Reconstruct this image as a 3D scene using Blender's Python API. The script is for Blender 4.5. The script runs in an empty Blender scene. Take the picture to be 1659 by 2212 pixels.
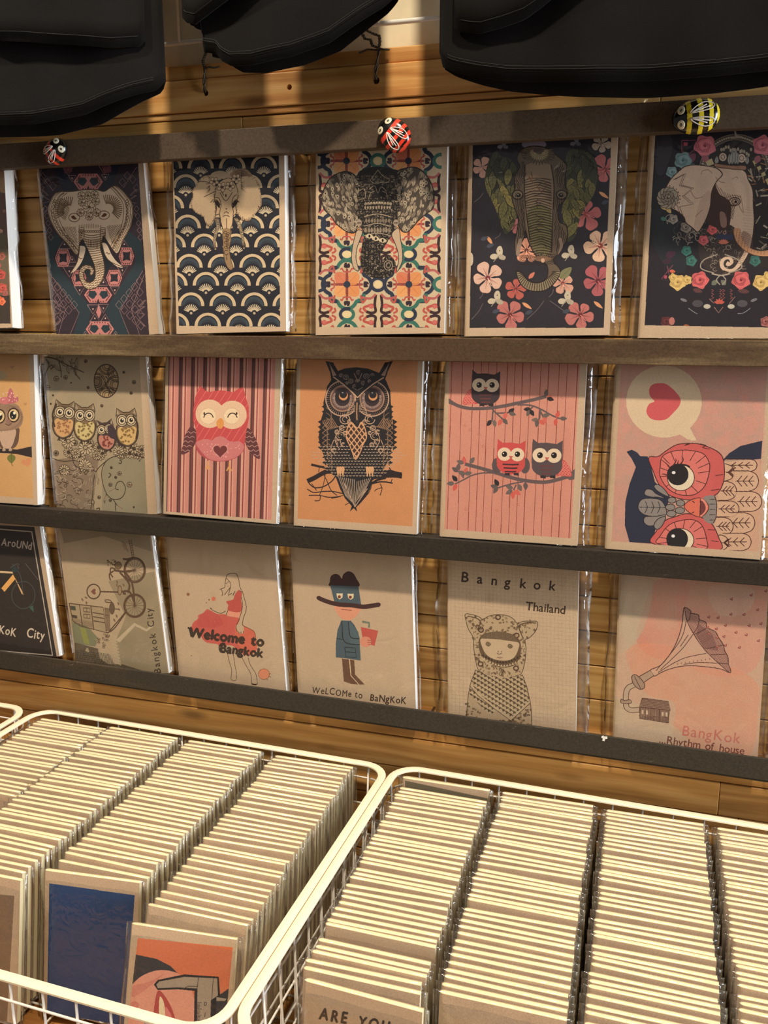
import bpy, bmesh, math, random
import numpy as np
from mathutils import Matrix, Vector

# ------------------------------------------------------------------ camera
W_PX, H_PX = 1659, 2212
FPX = 1897.74
YAW, PITCH, ROLL = 0.294741, -0.218556, -0.00218
CAM = (0.0, -0.941856, 0.020771)


def cam_axes():
    cy, sy = math.cos(YAW), math.sin(YAW)
    cp, sp = math.cos(PITCH), math.sin(PITCH)
    cr, sr = math.cos(ROLL), math.sin(ROLL)
    rz = np.array([[cy, -sy, 0], [sy, cy, 0], [0, 0, 1]])
    rx = np.array([[1, 0, 0], [0, cp, -sp], [0, sp, cp]])
    ry = np.array([[cr, 0, sr], [0, 1, 0], [-sr, 0, cr]])
    return rz @ rx @ ry          # columns: right, forward, up


AX = cam_axes()
sc = bpy.context.scene
COL = sc.collection
cd = bpy.data.cameras.new('camera')
cam = bpy.data.objects.new('camera', cd)
COL.objects.link(cam)
cd.sensor_fit = 'HORIZONTAL'
cd.sensor_width = 36.0
cd.lens = FPX / W_PX * 36.0
cd.clip_start = 0.02
M = Matrix.Identity(4)
for i in range(3):
    M[i][0] = AX[i, 0]
    M[i][1] = AX[i, 2]
    M[i][2] = -AX[i, 1]
    M[i][3] = CAM[i]
cam.matrix_world = M
sc.camera = cam

# ------------------------------------------------------------------ world, lamps, exposure
wd = bpy.data.worlds.new('world')
sc.world = wd
wd.use_nodes = True
wd.node_tree.nodes['Background'].inputs[0].default_value = (1.0, 0.93, 0.84, 1)
wd.node_tree.nodes['Background'].inputs[1].default_value = 0.17

LIGHT_COL = (1.0, 0.865, 0.70)


def aim(o, target):
    d = Vector(target) - o.location
    o.rotation_euler = d.to_track_quat('-Z', 'Y').to_euler()


def spot(name, loc, target, power, radius, angle, blend=0.8, col=LIGHT_COL):
    l = bpy.data.lights.new(name, 'SPOT')
    l.energy = power
    l.color = col
    l.shadow_soft_size = radius
    l.spot_size = math.radians(angle)
    l.spot_blend = blend
    o = bpy.data.objects.new(name, l)
    COL.objects.link(o)
    o.location = loc
    aim(o, target)
    return o


def area(name, loc, target, power, sx, sy, col):
    l = bpy.data.lights.new(name, 'AREA')
    l.shape = 'RECTANGLE'
    l.size, l.size_y = sx, sy
    l.energy = power
    l.color = col
    o = bpy.data.objects.new(name, l)
    COL.objects.link(o)
    o.location = loc
    aim(o, target)
    return o


spot('ceiling_spot_right', (0.12, -0.82, 1.40), (-0.02, -0.05, -0.28), 122, 0.04, 85)
spot('ceiling_spot_left', (-1.15, -0.82, 1.40), (-0.45, -0.20, -0.46), 132, 0.04, 56, 1.0)
area('window_daylight', (2.9, -0.85, 0.25), (-0.3, -0.1, -0.1), 125, 0.9, 1.6, (0.84, 0.91, 1.0))
area('overhead_fill', (-0.1, -1.5, 1.6), (-0.2, 0, -0.3), 6, 2.4, 0.8, (1.0, 0.86, 0.70))  # broad warm fill added overhead, separate from the two spots

vs = sc.view_settings
vs.view_transform = 'Standard'
vs.look = 'None'
vs.exposure = -0.10
vs.gamma = 1.0
vs.use_curve_mapping = False
sc.cycles.max_bounces = 10
sc.cycles.transparent_max_bounces = 24
sc.cycles.caustics_reflective = False
sc.cycles.caustics_refractive = False

# ------------------------------------------------------------------ helpers
def obj(name, me, mat=None, parent=None, loc=None, rot=None):
    o = bpy.data.objects.new(name, me)
    COL.objects.link(o)
    if mat is not None and hasattr(me, 'materials') and not me.materials:
        me.materials.append(mat)
    if parent is not None:
        o.parent = parent
    if loc is not None:
        o.location = loc
    if rot is not None:
        o.rotation_euler = rot
    return o


def tag(o, label=None, cat=None, group=None, kind=None):
    if label: o['label'] = label
    if cat: o['category'] = cat
    if group: o['group'] = group
    if kind: o['kind'] = kind
    return o


def empty(name, loc=(0, 0, 0), rot=(0, 0, 0)):
    o = bpy.data.objects.new(name, None)
    COL.objects.link(o)
    o.empty_display_size = 0.02
    o.location = loc
    o.rotation_euler = rot
    return o


def mesh_from(name, verts, faces, smooth=False):
    me = bpy.data.meshes.new(name)
    me.from_pydata([tuple(v) for v in verts], [], faces)
    me.update()
    if smooth:
        me.polygons.foreach_set('use_smooth', [True] * len(me.polygons))
    return me


def box_me(name, x0, x1, y0, y1, z0, z1, bevel=0.0, seg=2):
    bm = bmesh.new()
    bmesh.ops.create_cube(bm, size=1.0)
    for v in bm.verts:
        v.co = Vector((x0 + (v.co.x + .5) * (x1 - x0), y0 + (v.co.y + .5) * (y1 - y0), z0 + (v.co.z + .5) * (z1 - z0)))
    if bevel > 0:
        bmesh.ops.bevel(bm, geom=list(bm.edges), offset=bevel, segments=seg, affect='EDGES', profile=0.5)
    me = bpy.data.meshes.new(name)
    bm.to_mesh(me)
    bm.free()
    return me


def tube_me(name, paths, radius, closed=False, sides=8):
    """one mesh holding one or several tubes along 3-D paths"""
    V, F = [], []
    for path in paths:
        P = [Vector(p) for p in path]
        n = len(P)
        base = len(V)
        up = Vector((0, 0, 1))
        prev = None
        for i in range(n):
            if closed:
                t = P[(i + 1) % n] - P[i - 1]
            else:
                t = P[min(i + 1, n - 1)] - P[max(i - 1, 0)]
            t.normalize()
            if prev is None:
                a = up if abs(t.z) < .9 else Vector((1, 0, 0))
                u = t.cross(a).normalized()
            else:
                u = (prev - t * prev.dot(t)).normalized()
            prev = u
            w = t.cross(u)
            for k in range(sides):
                an = 2 * math.pi * k / sides
                V.append(P[i] + radius * (math.cos(an) * u + math.sin(an) * w))
        m = n if closed else n - 1
        for i in range(m):
            for k in range(sides):
                a = base + i * sides + k
                b = base + i * sides + (k + 1) % sides
                c = base + ((i + 1) % n) * sides + (k + 1) % sides
                d = base + ((i + 1) % n) * sides + k
                F.append((a, b, c, d))
        if not closed:
            F.append(tuple(base + k for k in range(sides))[::-1])
            F.append(tuple(base + (n - 1) * sides + k for k in range(sides)))
    return mesh_from(name, V, F, smooth=True)


class NT:
    """small node-tree builder"""
    def __init__(self, name):
        self.m = bpy.data.materials.new(name)
        self.m.use_nodes = True
        self.t = self.m.node_tree
        self.t.nodes.clear()
        self.out = self.t.nodes.new('ShaderNodeOutputMaterial')

    def n(self, typ, ins=None, **kw):
        nd = self.t.nodes.new(typ)
        for k, v in kw.items():
            setattr(nd, k, v)
        for k, v in (ins or {}).items():
            s = nd.inputs[k]
            if hasattr(v, 'links') or hasattr(v, 'is_output'):
                self.t.links.new(v, s)
            else:
                s.default_value = v
        return nd

    def ramp(self, fac, stops, interp='LINEAR'):
        r = self.n('ShaderNodeValToRGB', {0: fac})
        cr = r.color_ramp
        cr.interpolation = interp
        while len(cr.elements) < len(stops):
            cr.elements.new(0.5)
        for e, (p, c) in zip(cr.elements, stops):
            e.position = p
            e.color = (*c, 1) if len(c) == 3 else c
        return r.outputs[0]

    def surf(self, sh):
        self.t.links.new(sh, self.out.inputs[0])
        return self.m


def bsdf(nt, color, rough=0.6, normal=None, spec=0.4, metallic=0.0, **extra):
    ins = {'Base Color': color if not isinstance(color, tuple) else (*color[:3], 1), 'Roughness': rough,
           'Specular IOR Level': spec, 'Metallic': metallic}
    if normal is not None:
        ins['Normal'] = normal
    ins.update(extra)
    return nt.n('ShaderNodeBsdfPrincipled', ins).outputs[0]


def lin(c):
    return tuple((x / 255 / 12.92) if x <= 10.3 else ((x / 255 + .055) / 1.055) ** 2.4 for x in c)


def simple_mat(name, rgb, rough=0.6, spec=0.4, noise=0.0, scale=60.0, bump=0.0, metallic=0.0):
    nt = NT(name)
    tc = nt.n('ShaderNodeTexCoord').outputs['Object']
    nz = nt.n('ShaderNodeTexNoise', {'Vector': tc, 'Scale': scale, 'Detail': 6.0, 'Roughness': 0.6}).outputs[0]
    c = lin(rgb)
    col = nt.ramp(nz, [(0.3, tuple(x * (1 - noise) for x in c)), (0.7, tuple(min(1, x * (1 + noise)) for x in c))])
    nrm = None
    if bump > 0:
        nrm = nt.n('ShaderNodeBump', {'Height': nz, 'Strength': bump, 'Distance': 0.001}).outputs[0]
    return nt.surf(bsdf(nt, col, rough, nrm, spec, metallic))


def wood_mat(name, dark, mid, light, rough=0.5, grain=1.0, knots=True, tint=0.35, spec=0.35):
    """planks whose grain runs along X; every plank object gets its own tone and grain offset"""
    nt = NT(name)
    tc = nt.n('ShaderNodeTexCoord').outputs['Object']
    oi = nt.n('ShaderNodeObjectInfo')
    off = nt.n('ShaderNodeMath', {0: oi.outputs['Random'], 1: 37.0}, operation='MULTIPLY').outputs[0]
    comb = nt.n('ShaderNodeCombineXYZ', {0: off, 1: off, 2: off}).outputs[0]
    add = nt.n('ShaderNodeVectorMath', {0: tc, 1: comb}, operation='ADD').outputs[0]
    st = nt.n('ShaderNodeVectorMath', {0: add, 1: (1.6, 14.0, 14.0)}, operation='MULTIPLY').outputs[0]
    warp = nt.n('ShaderNodeTexNoise', {'Vector': st, 'Scale': 1.2, 'Detail': 3.0}).outputs['Color']
    ws = nt.n('ShaderNodeVectorMath', {0: warp, 1: (1.1, 1.1, 1.1)}, operation='MULTIPLY').outputs[0]
    v2 = nt.n('ShaderNodeVectorMath', {0: st, 1: ws}, operation='ADD').outputs[0]
    wav = nt.n('ShaderNodeTexWave', {'Vector': v2, 'Scale': 1.6 * grain, 'Distortion': 6.0, 'Detail': 4.0, 'Detail Scale': 1.3},
               wave_type='BANDS', bands_direction='Z').outputs[1]
    st2 = nt.n('ShaderNodeVectorMath', {0: add, 1: (9.0, 330.0, 330.0)}, operation='MULTIPLY').outputs[0]
    fine = nt.n('ShaderNodeTexNoise', {'Vector': st2, 'Scale': 1.0, 'Detail': 5.0, 'Roughness': 0.65}).outputs[0]
    big = nt.n('ShaderNodeTexNoise', {'Vector': st, 'Scale': 0.7, 'Detail': 4.0}).outputs[0]
    mix1 = nt.n('ShaderNodeMath', {0: wav, 1: 0.15}, operation='MULTIPLY').outputs[0]
    mix2 = nt.n('ShaderNodeMath', {0: big, 1: 0.55}, operation='MULTIPLY').outputs[0]
    mix3 = nt.n('ShaderNodeMath', {0: fine, 1: 0.34}, operation='MULTIPLY').outputs[0]
    s = nt.n('ShaderNodeMath', {0: mix1, 1: mix2}, operation='ADD').outputs[0]
    s = nt.n('ShaderNodeMath', {0: s, 1: mix3}, operation='ADD').outputs[0]
    col = nt.ramp(s, [(0.30, lin(dark)), (0.50, lin(mid)), (0.68, lin(light))])
    if knots:
        kv = nt.n('ShaderNodeVectorMath', {0: add, 1: (6.0, 20.0, 20.0)}, operation='MULTIPLY').outputs[0]
        vo = nt.n('ShaderNodeTexVoronoi', {'Vector': kv, 'Scale': 1.0, 'Randomness': 1.0}).outputs['Distance']
        kf = nt.ramp(vo, [(0.05, (1, 1, 1)), (0.16, (0, 0, 0))])
        kf = nt.n('ShaderNodeMath', {0: kf, 1: 0.75}, operation='MULTIPLY').outputs[0]
        kd = tuple(x * 0.55 for x in lin(dark))
        col = nt.n('ShaderNodeMix', {0: kf, 6: col, 7: (*kd, 1)}, data_type='RGBA').outputs[2]
    # plank tone
    rnd = nt.n('ShaderNodeMapRange', {0: oi.outputs['Random'], 3: 1.0 - tint, 4: 1.0 + tint * .35}).outputs[0]
    hs = nt.n('ShaderNodeHueSaturation', {'Value': rnd, 'Color': col, 'Saturation': 1.0}).outputs[0]
    bump = nt.n('ShaderNodeBump', {'Height': fine, 'Strength': 0.25, 'Distance': 0.0008}).outputs[0]
    return nt.surf(bsdf(nt, hs, rough, bump, spec))


def plastic_mat(name, tint=(0.97, 0.97, 0.96), rough=0.06, bump=0.5, scale=38.0, haze=0.008, base=0.038):
    """clear thin film: lets light straight through, mirrors a little of the room, wrinkled"""
    nt = NT(name)
    tc = nt.n('ShaderNodeTexCoord').outputs['Object']
    oi = nt.n('ShaderNodeObjectInfo').outputs['Random']
    off = nt.n('ShaderNodeMath', {0: oi, 1: 19.0}, operation='MULTIPLY').outputs[0]
    cb = nt.n('ShaderNodeCombineXYZ', {0: off, 1: off, 2: off}).outputs[0]
    v = nt.n('ShaderNodeVectorMath', {0: tc, 1: cb}, operation='ADD').outputs[0]
    nz = nt.n('ShaderNodeTexNoise', {'Vector': v, 'Scale': scale, 'Detail': 3.0, 'Distortion': 1.5}).outputs[0]
    bp = nt.n('ShaderNodeBump', {'Height': nz, 'Strength': bump, 'Distance': 0.004}).outputs[0]
    lw = nt.n('ShaderNodeLayerWeight', {'Blend': 0.5, 'Normal': bp}).outputs['Facing']
    p5 = nt.n('ShaderNodeMath', {0: lw, 1: 5.0}, operation='POWER').outputs[0]
    fr = nt.n('ShaderNodeMath', {0: p5, 1: 0.84, 2: base}, operation='MULTIPLY_ADD').outputs[0]
    tr = nt.n('ShaderNodeBsdfTransparent', {0: (*tint, 1)}).outputs[0]
    df = nt.n('ShaderNodeBsdfDiffuse', {0: (0.9, 0.9, 0.9, 1)}).outputs[0]
    gl = nt.n('ShaderNodeBsdfGlossy', {0: (1, 1, 1, 1), 'Roughness': rough, 'Normal': bp}).outputs[0]
    m0 = nt.n('ShaderNodeMixShader', {0: haze, 1: tr, 2: df}).outputs[0]
    return nt.surf(nt.n('ShaderNodeMixShader', {0: fr, 1: m0, 2: gl}).outputs[0])


# ------------------------------------------------------------------ materials
M_WOOD = wood_mat('pine_slat', (168, 116, 58), (206, 156, 88), (228, 184, 116), tint=.28)
M_BEAM = wood_mat('pine_beam', (156, 98, 46), (204, 144, 78), (226, 176, 108), grain=0.8, tint=0.18)
M_DARKPINE = wood_mat('darker_pine', (146, 100, 50), (186, 134, 70), (208, 160, 94), grain=0.8, tint=0.2)  # somewhat darker pine tone for the lowest slat rows
M_TABLE = wood_mat('table_pine', (128, 80, 36), (178, 122, 62), (205, 152, 86), tint=0.1)
M_CREAM = simple_mat('cream_coating', (246, 232, 200), 0.35, 0.5, 0.03, 20)
M_WIREWHITE = simple_mat('white_wire_coating', (226, 220, 208), 0.35, 0.5, 0.03, 20)
M_PLASTER = simple_mat('cream_paint', (232, 216, 180), 0.7, 0.3, 0.06, 30, 0.3)
M_PAGES = None
M_STEEL = simple_mat('tie_wire', (96, 88, 76), 0.35, 0.6, 0.3, 300, 0.3, 0.8)


def rail_mat(name, base, worn, scratch, worn_amt):
    nt = NT(name)
    tc = nt.n('ShaderNodeTexCoord').outputs['Object']
    st = nt.n('ShaderNodeVectorMath', {0: tc, 1: (1.0, 5.0, 5.0)}, operation='MULTIPLY').outputs[0]
    a = nt.n('ShaderNodeTexNoise', {'Vector': st, 'Scale': 4.0, 'Detail': 5.0, 'Roughness': 0.6}).outputs[0]
    st2 = nt.n('ShaderNodeVectorMath', {0: tc, 1: (14.0, 260.0, 260.0)}, operation='MULTIPLY').outputs[0]
    b = nt.n('ShaderNodeTexNoise', {'Vector': st2, 'Scale': 1.0, 'Detail': 6.0, 'Roughness': 0.7}).outputs[0]
    c = nt.n('ShaderNodeTexNoise', {'Vector': tc, 'Scale': 420.0, 'Detail': 4.0, 'Roughness': 0.75}).outputs[0]
    lo = 0.72 - worn_amt
    w = nt.ramp(a, [(lo, (0, 0, 0)), (lo + 0.18, (1, 1, 1))])
    bw = nt.ramp(b, [(0.35, (0.25, 0.25, 0.25)), (0.65, (1, 1, 1))])
    w = nt.n('ShaderNodeMath', {0: w, 1: bw}, operation='MULTIPLY').outputs[0]
    col = nt.n('ShaderNodeMix', {0: w, 6: (*lin(base), 1), 7: (*lin(worn), 1)}, data_type='RGBA').outputs[2]
    mot = nt.n('ShaderNodeMapRange', {0: c, 1: 0.3, 2: 0.7, 3: 0.72, 4: 1.3}).outputs[0]
    col = nt.n('ShaderNodeHueSaturation', {'Color': col, 'Value': mot}).outputs[0]
    # pale scratches
    dv = nt.n('ShaderNodeVectorMath', {0: tc, 1: (16.0, 16.0, 60.0)}, operation='MULTIPLY').outputs[0]
    vo = nt.n('ShaderNodeTexVoronoi', {'Vector': dv, 'Scale': 1.0}, feature='DISTANCE_TO_EDGE').outputs[0]
    sm = nt.ramp(vo, [(0.0, (1, 1, 1)), (0.006, (0, 0, 0))])
    gate = nt.n('ShaderNodeTexNoise', {'Vector': tc, 'Scale': 60.0, 'Detail': 3.0}).outputs[0]
    gate = nt.ramp(gate, [(0.66, (0, 0, 0)), (0.72, (1, 1, 1))])
    sm = nt.n('ShaderNodeMath', {0: sm, 1: gate}, operation='MULTIPLY').outputs[0]
    sm = nt.n('ShaderNodeMath', {0: sm, 1: 0.5}, operation='MULTIPLY').outputs[0]
    col = nt.n('ShaderNodeMix', {0: sm, 6: col, 7: (*lin(scratch), 1)}, data_type='RGBA').outputs[2]
    bump = nt.n('ShaderNodeBump', {'Height': b, 'Strength': 0.3, 'Distance': 0.0006}).outputs[0]
    return nt.surf(bsdf(nt, col, 0.6, bump, 0.22))


M_RAIL_TOP = rail_mat('taupe_painted_rail', (84, 70, 56), (94, 78, 60), (120, 106, 88), 0.1)
M_RAIL_WORN = rail_mat('weathered_grey_brown_rail', (72, 54, 38), (124, 106, 76), (186, 170, 136), 0.26)
M_RAIL_DARK = rail_mat('charcoal_painted_rail', (46, 40, 33), (66, 54, 42), (150, 138, 120), 0.15)
M_RAIL_LOW = rail_mat('scuffed_charcoal_rail', (56, 50, 42), (80, 66, 50), (190, 180, 165), 0.15)


def kraft_mat(name='kraft_card', rgb=(196, 164, 126)):
    nt = NT(name)
    tc = nt.n('ShaderNodeTexCoord').outputs['Object']
    nz = nt.n('ShaderNodeTexNoise', {'Vector': tc, 'Scale': 900.0, 'Detail': 3.0}).outputs[0]
    n2 = nt.n('ShaderNodeTexNoise', {'Vector': tc, 'Scale': 60.0, 'Detail': 4.0}).outputs[0]
    c = lin(rgb)
    col = nt.ramp(nz, [(0.3, tuple(x * .86 for x in c)), (0.7, tuple(x * 1.1 for x in c))])
    v = nt.n('ShaderNodeMapRange', {0: n2, 1: .3, 2: .7, 3: .94, 4: 1.06}).outputs[0]
    col = nt.n('ShaderNodeHueSaturation', {'Color': col, 'Value': v}).outputs[0]
    return nt.surf(bsdf(nt, col, 0.75, None, 0.25))


def pages_mat(name='cream_pages', rgb=(246, 238, 214)):
    """edge of a paper block: fine lines along the sheets (thickness runs along local Y)"""
    nt = NT(name)
    tc = nt.n('ShaderNodeTexCoord').outputs['Object']
    st = nt.n('ShaderNodeVectorMath', {0: tc, 1: (3.0, 2600.0, 3.0)}, operation='MULTIPLY').outputs[0]
    nz = nt.n('ShaderNodeTexNoise', {'Vector': st, 'Scale': 1.0, 'Detail': 2.0}).outputs[0]
    c = lin(rgb)
    col = nt.ramp(nz, [(0.35, tuple(x * .90 for x in c)), (0.6, c)])
    return nt.surf(bsdf(nt, col, 0.8, None, 0.2))


M_KRAFT = kraft_mat('kraft_card', (192, 165, 135))
M_PAGES = pages_mat('cream_pages', (255, 242, 194))
M_PAGES_WHITE = pages_mat('white_pages', (255, 253, 250))
M_SLEEVE = plastic_mat('clear_sleeve', bump=0.6, scale=24, rough=0.07)
M_SLEEVE_SMALL = plastic_mat('clear_small_sleeve', bump=0.30, scale=70, rough=0.14, base=0.06, haze=0.015)


def fabric_mat(name, rgb):
    nt = NT(name)
    tc = nt.n('ShaderNodeTexCoord').outputs['Object']
    w = nt.n('ShaderNodeTexNoise', {'Vector': tc, 'Scale': 1500.0, 'Detail': 2.0}).outputs[0]
    n2 = nt.n('ShaderNodeTexNoise', {'Vector': tc, 'Scale': 18.0, 'Detail': 4.0}).outputs[0]
    c = lin(rgb)
    col = nt.ramp(n2, [(0.3, tuple(x * .8 for x in c)), (0.7, tuple(x * 1.25 for x in c))])
    bp = nt.n('ShaderNodeBump', {'Height': w, 'Strength': 0.4, 'Distance': 0.0005}).outputs[0]
    return nt.surf(bsdf(nt, col, 0.9, bp, 0.1, **{'Sheen Weight': 0.03}))


M_SHIRT = fabric_mat('black_jersey', (17, 15, 14))
M_STITCH = simple_mat('black_thread', (11, 10, 10), 0.7)

# ------------------------------------------------------------------ wall of pine slats
rng = random.Random(5)
JZ = 0.0012
PITCH_Z = 0.0397
X0, X1 = -2.1, 1.2
wall = obj('wall_back', box_me('wall_back', X0, X1, 0.0135, 0.030, -0.72, 0.25), simple_mat('dark_backing', (40, 26, 14), 0.9))
tag(wall, 'dark backing board behind the pine slats', kind='structure')
rows = list(range(-6, 18))
for k in rows:
    zt = JZ - PITCH_Z * k
    zb = zt - PITCH_Z
    if k == -6:
        zt = 0.2345
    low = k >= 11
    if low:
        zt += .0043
        zb += .0043
    x = X0 + rng.uniform(-0.2, 0.0)
    while x < X1:
        L = rng.uniform(0.9, 1.6) if low else rng.uniform(0.28, 0.62)
        xa, xb = max(x, X0), min(x + L, X1)
        if xb - xa > 0.01:
            yj = rng.uniform(-0.0008, 0.0006) - (.0075 if low else 0)
            me = box_me('slat', xa + .0002, xb - .0002, yj, 0.0134, zb + .0007, zt - .0007, 0.0007, 1)
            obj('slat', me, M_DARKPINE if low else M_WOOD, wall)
        x += L

# upper beam boards, the middle one drilled for the tie wires
def board(name, z0, z1, yf, mat=M_BEAM):
    return obj(name, box_me(name, X0, X1, yf, 0.0134, z0, z1, 0.0012, 2), mat, wall)

board('lower_board', 0.2352, 0.2412, -0.0012)
board('top_strip', 0.2757, 0.2905, -0.0010)
HOLES = [(-0.7300, 0.2597, .0033), (-0.4901, 0.2599, .0030), (-0.3912, 0.2596, .0028), (-0.2942, 0.2592, .0034), (-0.09, 0.2592, .003)]
drilled = board('drilled_board', 0.2418, 0.2750, -0.0035)
bmc = bmesh.new()
for hx, hz, hr in HOLES:
    bmesh.ops.create_cone(bmc, cap_ends=True, segments=20, radius1=hr, radius2=hr, depth=0.03,
                          matrix=Matrix.Translation((hx, -0.008, hz)) @ Matrix.Rotation(math.pi / 2, 4, 'X'))
cme = bpy.data.meshes.new('cutter')
bmc.to_mesh(cme)
bmc.free()
cut = bpy.data.objects.new('cutter', cme)
COL.objects.link(cut)
bo = drilled.modifiers.new('holes', 'BOOLEAN')
bo.operation = 'DIFFERENCE'
bo.solver = 'EXACT'
bo.object = cut
bpy.context.view_layer.update()
dg = bpy.context.evaluated_depsgraph_get()
nm = bpy.data.meshes.new_from_object(drilled.evaluated_get(dg))
drilled.modifiers.clear()
drilled.data = nm
bpy.data.objects.remove(cut)

# plastered upper wall
upper = obj('wall_upper', box_me('wall_upper', X0, X1, 0.030, 0.06, 0.2, 1.3), M_PLASTER)
tag(upper, 'cream painted upper wall behind the wire grid', kind='structure')
top_cap = board('back_strip', 0.2412, 0.2900, 0.0)
top_cap.data.transform(Matrix.Translation((0, 0.0136, 0)))

# wire grid that carries the garments
grid = empty('wire_grid', (0, 0, 0))
tag(grid, 'white welded wire grid panel fixed above the pine boards', 'grid panel')
gy = 0.006
obj('edge_wire', tube_me('edge_wire', [[(X0, gy, .3155), (X1, gy, .3155)]], .0026), M_WIREWHITE, grid)
for j in range(1, 9):
    z = .3155 + j * .0764
    obj('horizontal_wire', tube_me('horizontal_wire', [[(X0, gy, z), (X1, gy, z)]], .0017), M_WIREWHITE, grid)
gw = tube_me('vertical_wire', [[(0, gy - .0035, .3155), (0, gy - .0035, .95)]], .0017)
n = int((X1 - X0) / .0764)
for j in range(n):
    xx = -0.5237 + .0764 * (j - 20)
    if X0 < xx < X1:
        obj('vertical_wire', gw, M_WIREWHITE, grid, loc=(xx, 0, 0))


def twist(path, r, turns, amp):
    """two strands twisted round a path"""
    out = []
    P = [Vector(p) for p in path]
    N = 60
    for ph in (0, math.pi):
        s = []
        for i in range(N):
            t = i / (N - 1) * (len(P) - 1)
            a = min(int(t), len(P) - 2)
            q = P[a].lerp(P[a + 1], t - a)
            an = ph + turns * 2 * math.pi * i / N
            s.append(q + Vector((math.cos(an) * amp, math.sin(an) * amp, math.sin(an) * amp * .4)))
        out.append(s)
    return out


def wire_tie(hx, hz, knot, label, loops):
    t = empty('wire_tie', (0, 0, 0))
    tag(t, label, 'wire tie', 'wire ties on the drilled board')
    leg = [(hx, .006, hz), (hx, -.0062, hz + .001), (hx + .001, -.0085, hz + .008), (knot[0], -.009, knot[2])]
    obj('tie_leg', tube_me('tie_leg', twist(leg, .0008, 1.5, .0009), .00095), M_STEEL, t)
    for lp in loops:
        obj('twisted_strand', tube_me('twisted_strand', twist(lp, .0007, 6, .0010), .00085), M_STEEL, t)
    return t


wire_tie(-0.2942, 0.2592, (-.2895, -.009, .287), 'rusty twisted wire tie through the hole between middle and right garments',
         [[(-.2905, -.009, .2865), (-.302, -.009, .288), (-.311, -.008, .2855)],
          [(-.2895, -.010, .287), (-.288, -.011, .2935), (-.2885, -.011, .299), (-.295, -.011, .3015), (-.301, -.011, .3045), (-.306, -.009, .311), (-.309, -.004, .317)],
          [(-.2895, -.010, .288), (-.296, -.012, .2905), (-.2975, -.012, .296), (-.3035, -.012, .297), (-.3085, -.010, .305), (-.3135, -.006, .3145)],
          [(-.2895, -.009, .288), (-.2845, -.009, .2865), (-.2795, -.008, .2862)]])
wire_tie(-0.4901, 0.2599, (-.4875, -.009, .283), 'thin grey wire tie through the hole beside the left garment',
         [[(-.4875, -.009, .283), (-.482, -.010, .2845), (-.476, -.010, .283), (-.470, -.009, .284)],
          [(-.4875, -.009, .283), (-.4895, -.009, .291), (-.486, -.006, .301), (-.4855, .002, .314)]])

# ------------------------------------------------------------------ shelf rails
def rail(name, z0, z1, mat, label, gap_x, ledges=(), back=.0065):
    r = empty(name, (0, -.0385, z0))
    tag(r, label, 'rail', 'horizontal shelf rails across the slatted wall')
    obj('rail_strip', box_me('rail_strip', X0, X1, -.0065, back, 0, z1 - z0, .0009, 2), mat, r)
    for xa, xb, lz in ledges:
        obj('ledge', box_me('ledge', xa, xb, back + .0001, .0155, lz - .0018 - z0, lz - z0, .0002, 1), mat, r)
    for bx in (-1.55, gap_x, .60):
        obj('standoff', box_me('standoff', bx - .0012, bx + .0012, .0173, .0383, .004, .010, .0003, 1), M_STEEL, r)
    return r


rail('shelf_rail', 0.1860, 0.2128, M_RAIL_TOP, 'taupe painted top rail with painted pebbles on it', -.374)
rail('shelf_rail', -0.0242, 0.0, M_RAIL_WORN, 'weathered brown-grey rail under the elephant notebooks', -.2249, ((X0, -.705, -.0003), (-.7045, -.5365, -.0133), (-.536, X1, -.0003)))
rail('shelf_rail', -0.2360, -0.2125, M_RAIL_DARK, 'dark charcoal rail under the owl notebooks', -.232, ((X0, -.722, -.2128), (-.7215, -.5570, -.2238), (-.5565, X1, -.2128)))
rail('shelf_rail', -0.4390, -0.4145, M_RAIL_LOW, 'scuffed charcoal bottom rail above the white baskets', -.223, ((X0, X1, -.4402),), -.0035)
low_rail = COL.objects['shelf_rail.003']
low_rail.matrix_world = Matrix.Translation((-.3, -.0385, -.4390)) @ Matrix.Rotation(.0075, 4, 'Y') @ Matrix.Translation((.3, 0, 0))

# ------------------------------------------------------------------ table
table = empty('display_table', (0, 0, -.66))
tag(table, 'pine display table standing under the white wire baskets', 'table')
xt = -1.9
pw = .118
y = -.66
while y < -.005:
    obj('tabletop_plank', box_me('tabletop_plank', -1.9, 1.0, y + .0008, min(y + pw, 0) - .0008, -.025, 0, .0015, 1), M_TABLE, table)
    y += pw
for lx, ly in ((-1.85, -.61), (.95, -.61), (-1.85, -.06), (.95, -.06)):
    obj('leg', box_me('leg', lx - .03, lx + .03, ly - .03, ly + .03, -.80, -.0251, .003, 1), M_TABLE, table)
floor = obj('floor', box_me('floor', -3.0, 3.0, -3.5, 0.06, -1.50, -1.46), simple_mat('grey_floor', (96, 84, 70), 0.5, 0.4, .1, 8))
tag(floor, 'dull grey-brown shop floor', kind='structure')

# ------------------------------------------------------------------ wire baskets
def rrect(w, d, r, n=9, z=0.0):
    pts = []
    for cx, cy, a0 in ((w / 2 - r, d / 2 - r, 0), (-w / 2 + r, d / 2 - r, 90), (-w / 2 + r, -d / 2 + r, 180), (w / 2 - r, -d / 2 + r, 270)):
        for i in range(n):
            a = math.radians(a0 + 90 * i / (n - 1))
            pts.append((cx + r * math.cos(a), cy + r * math.sin(a), z))
    return pts


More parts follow.
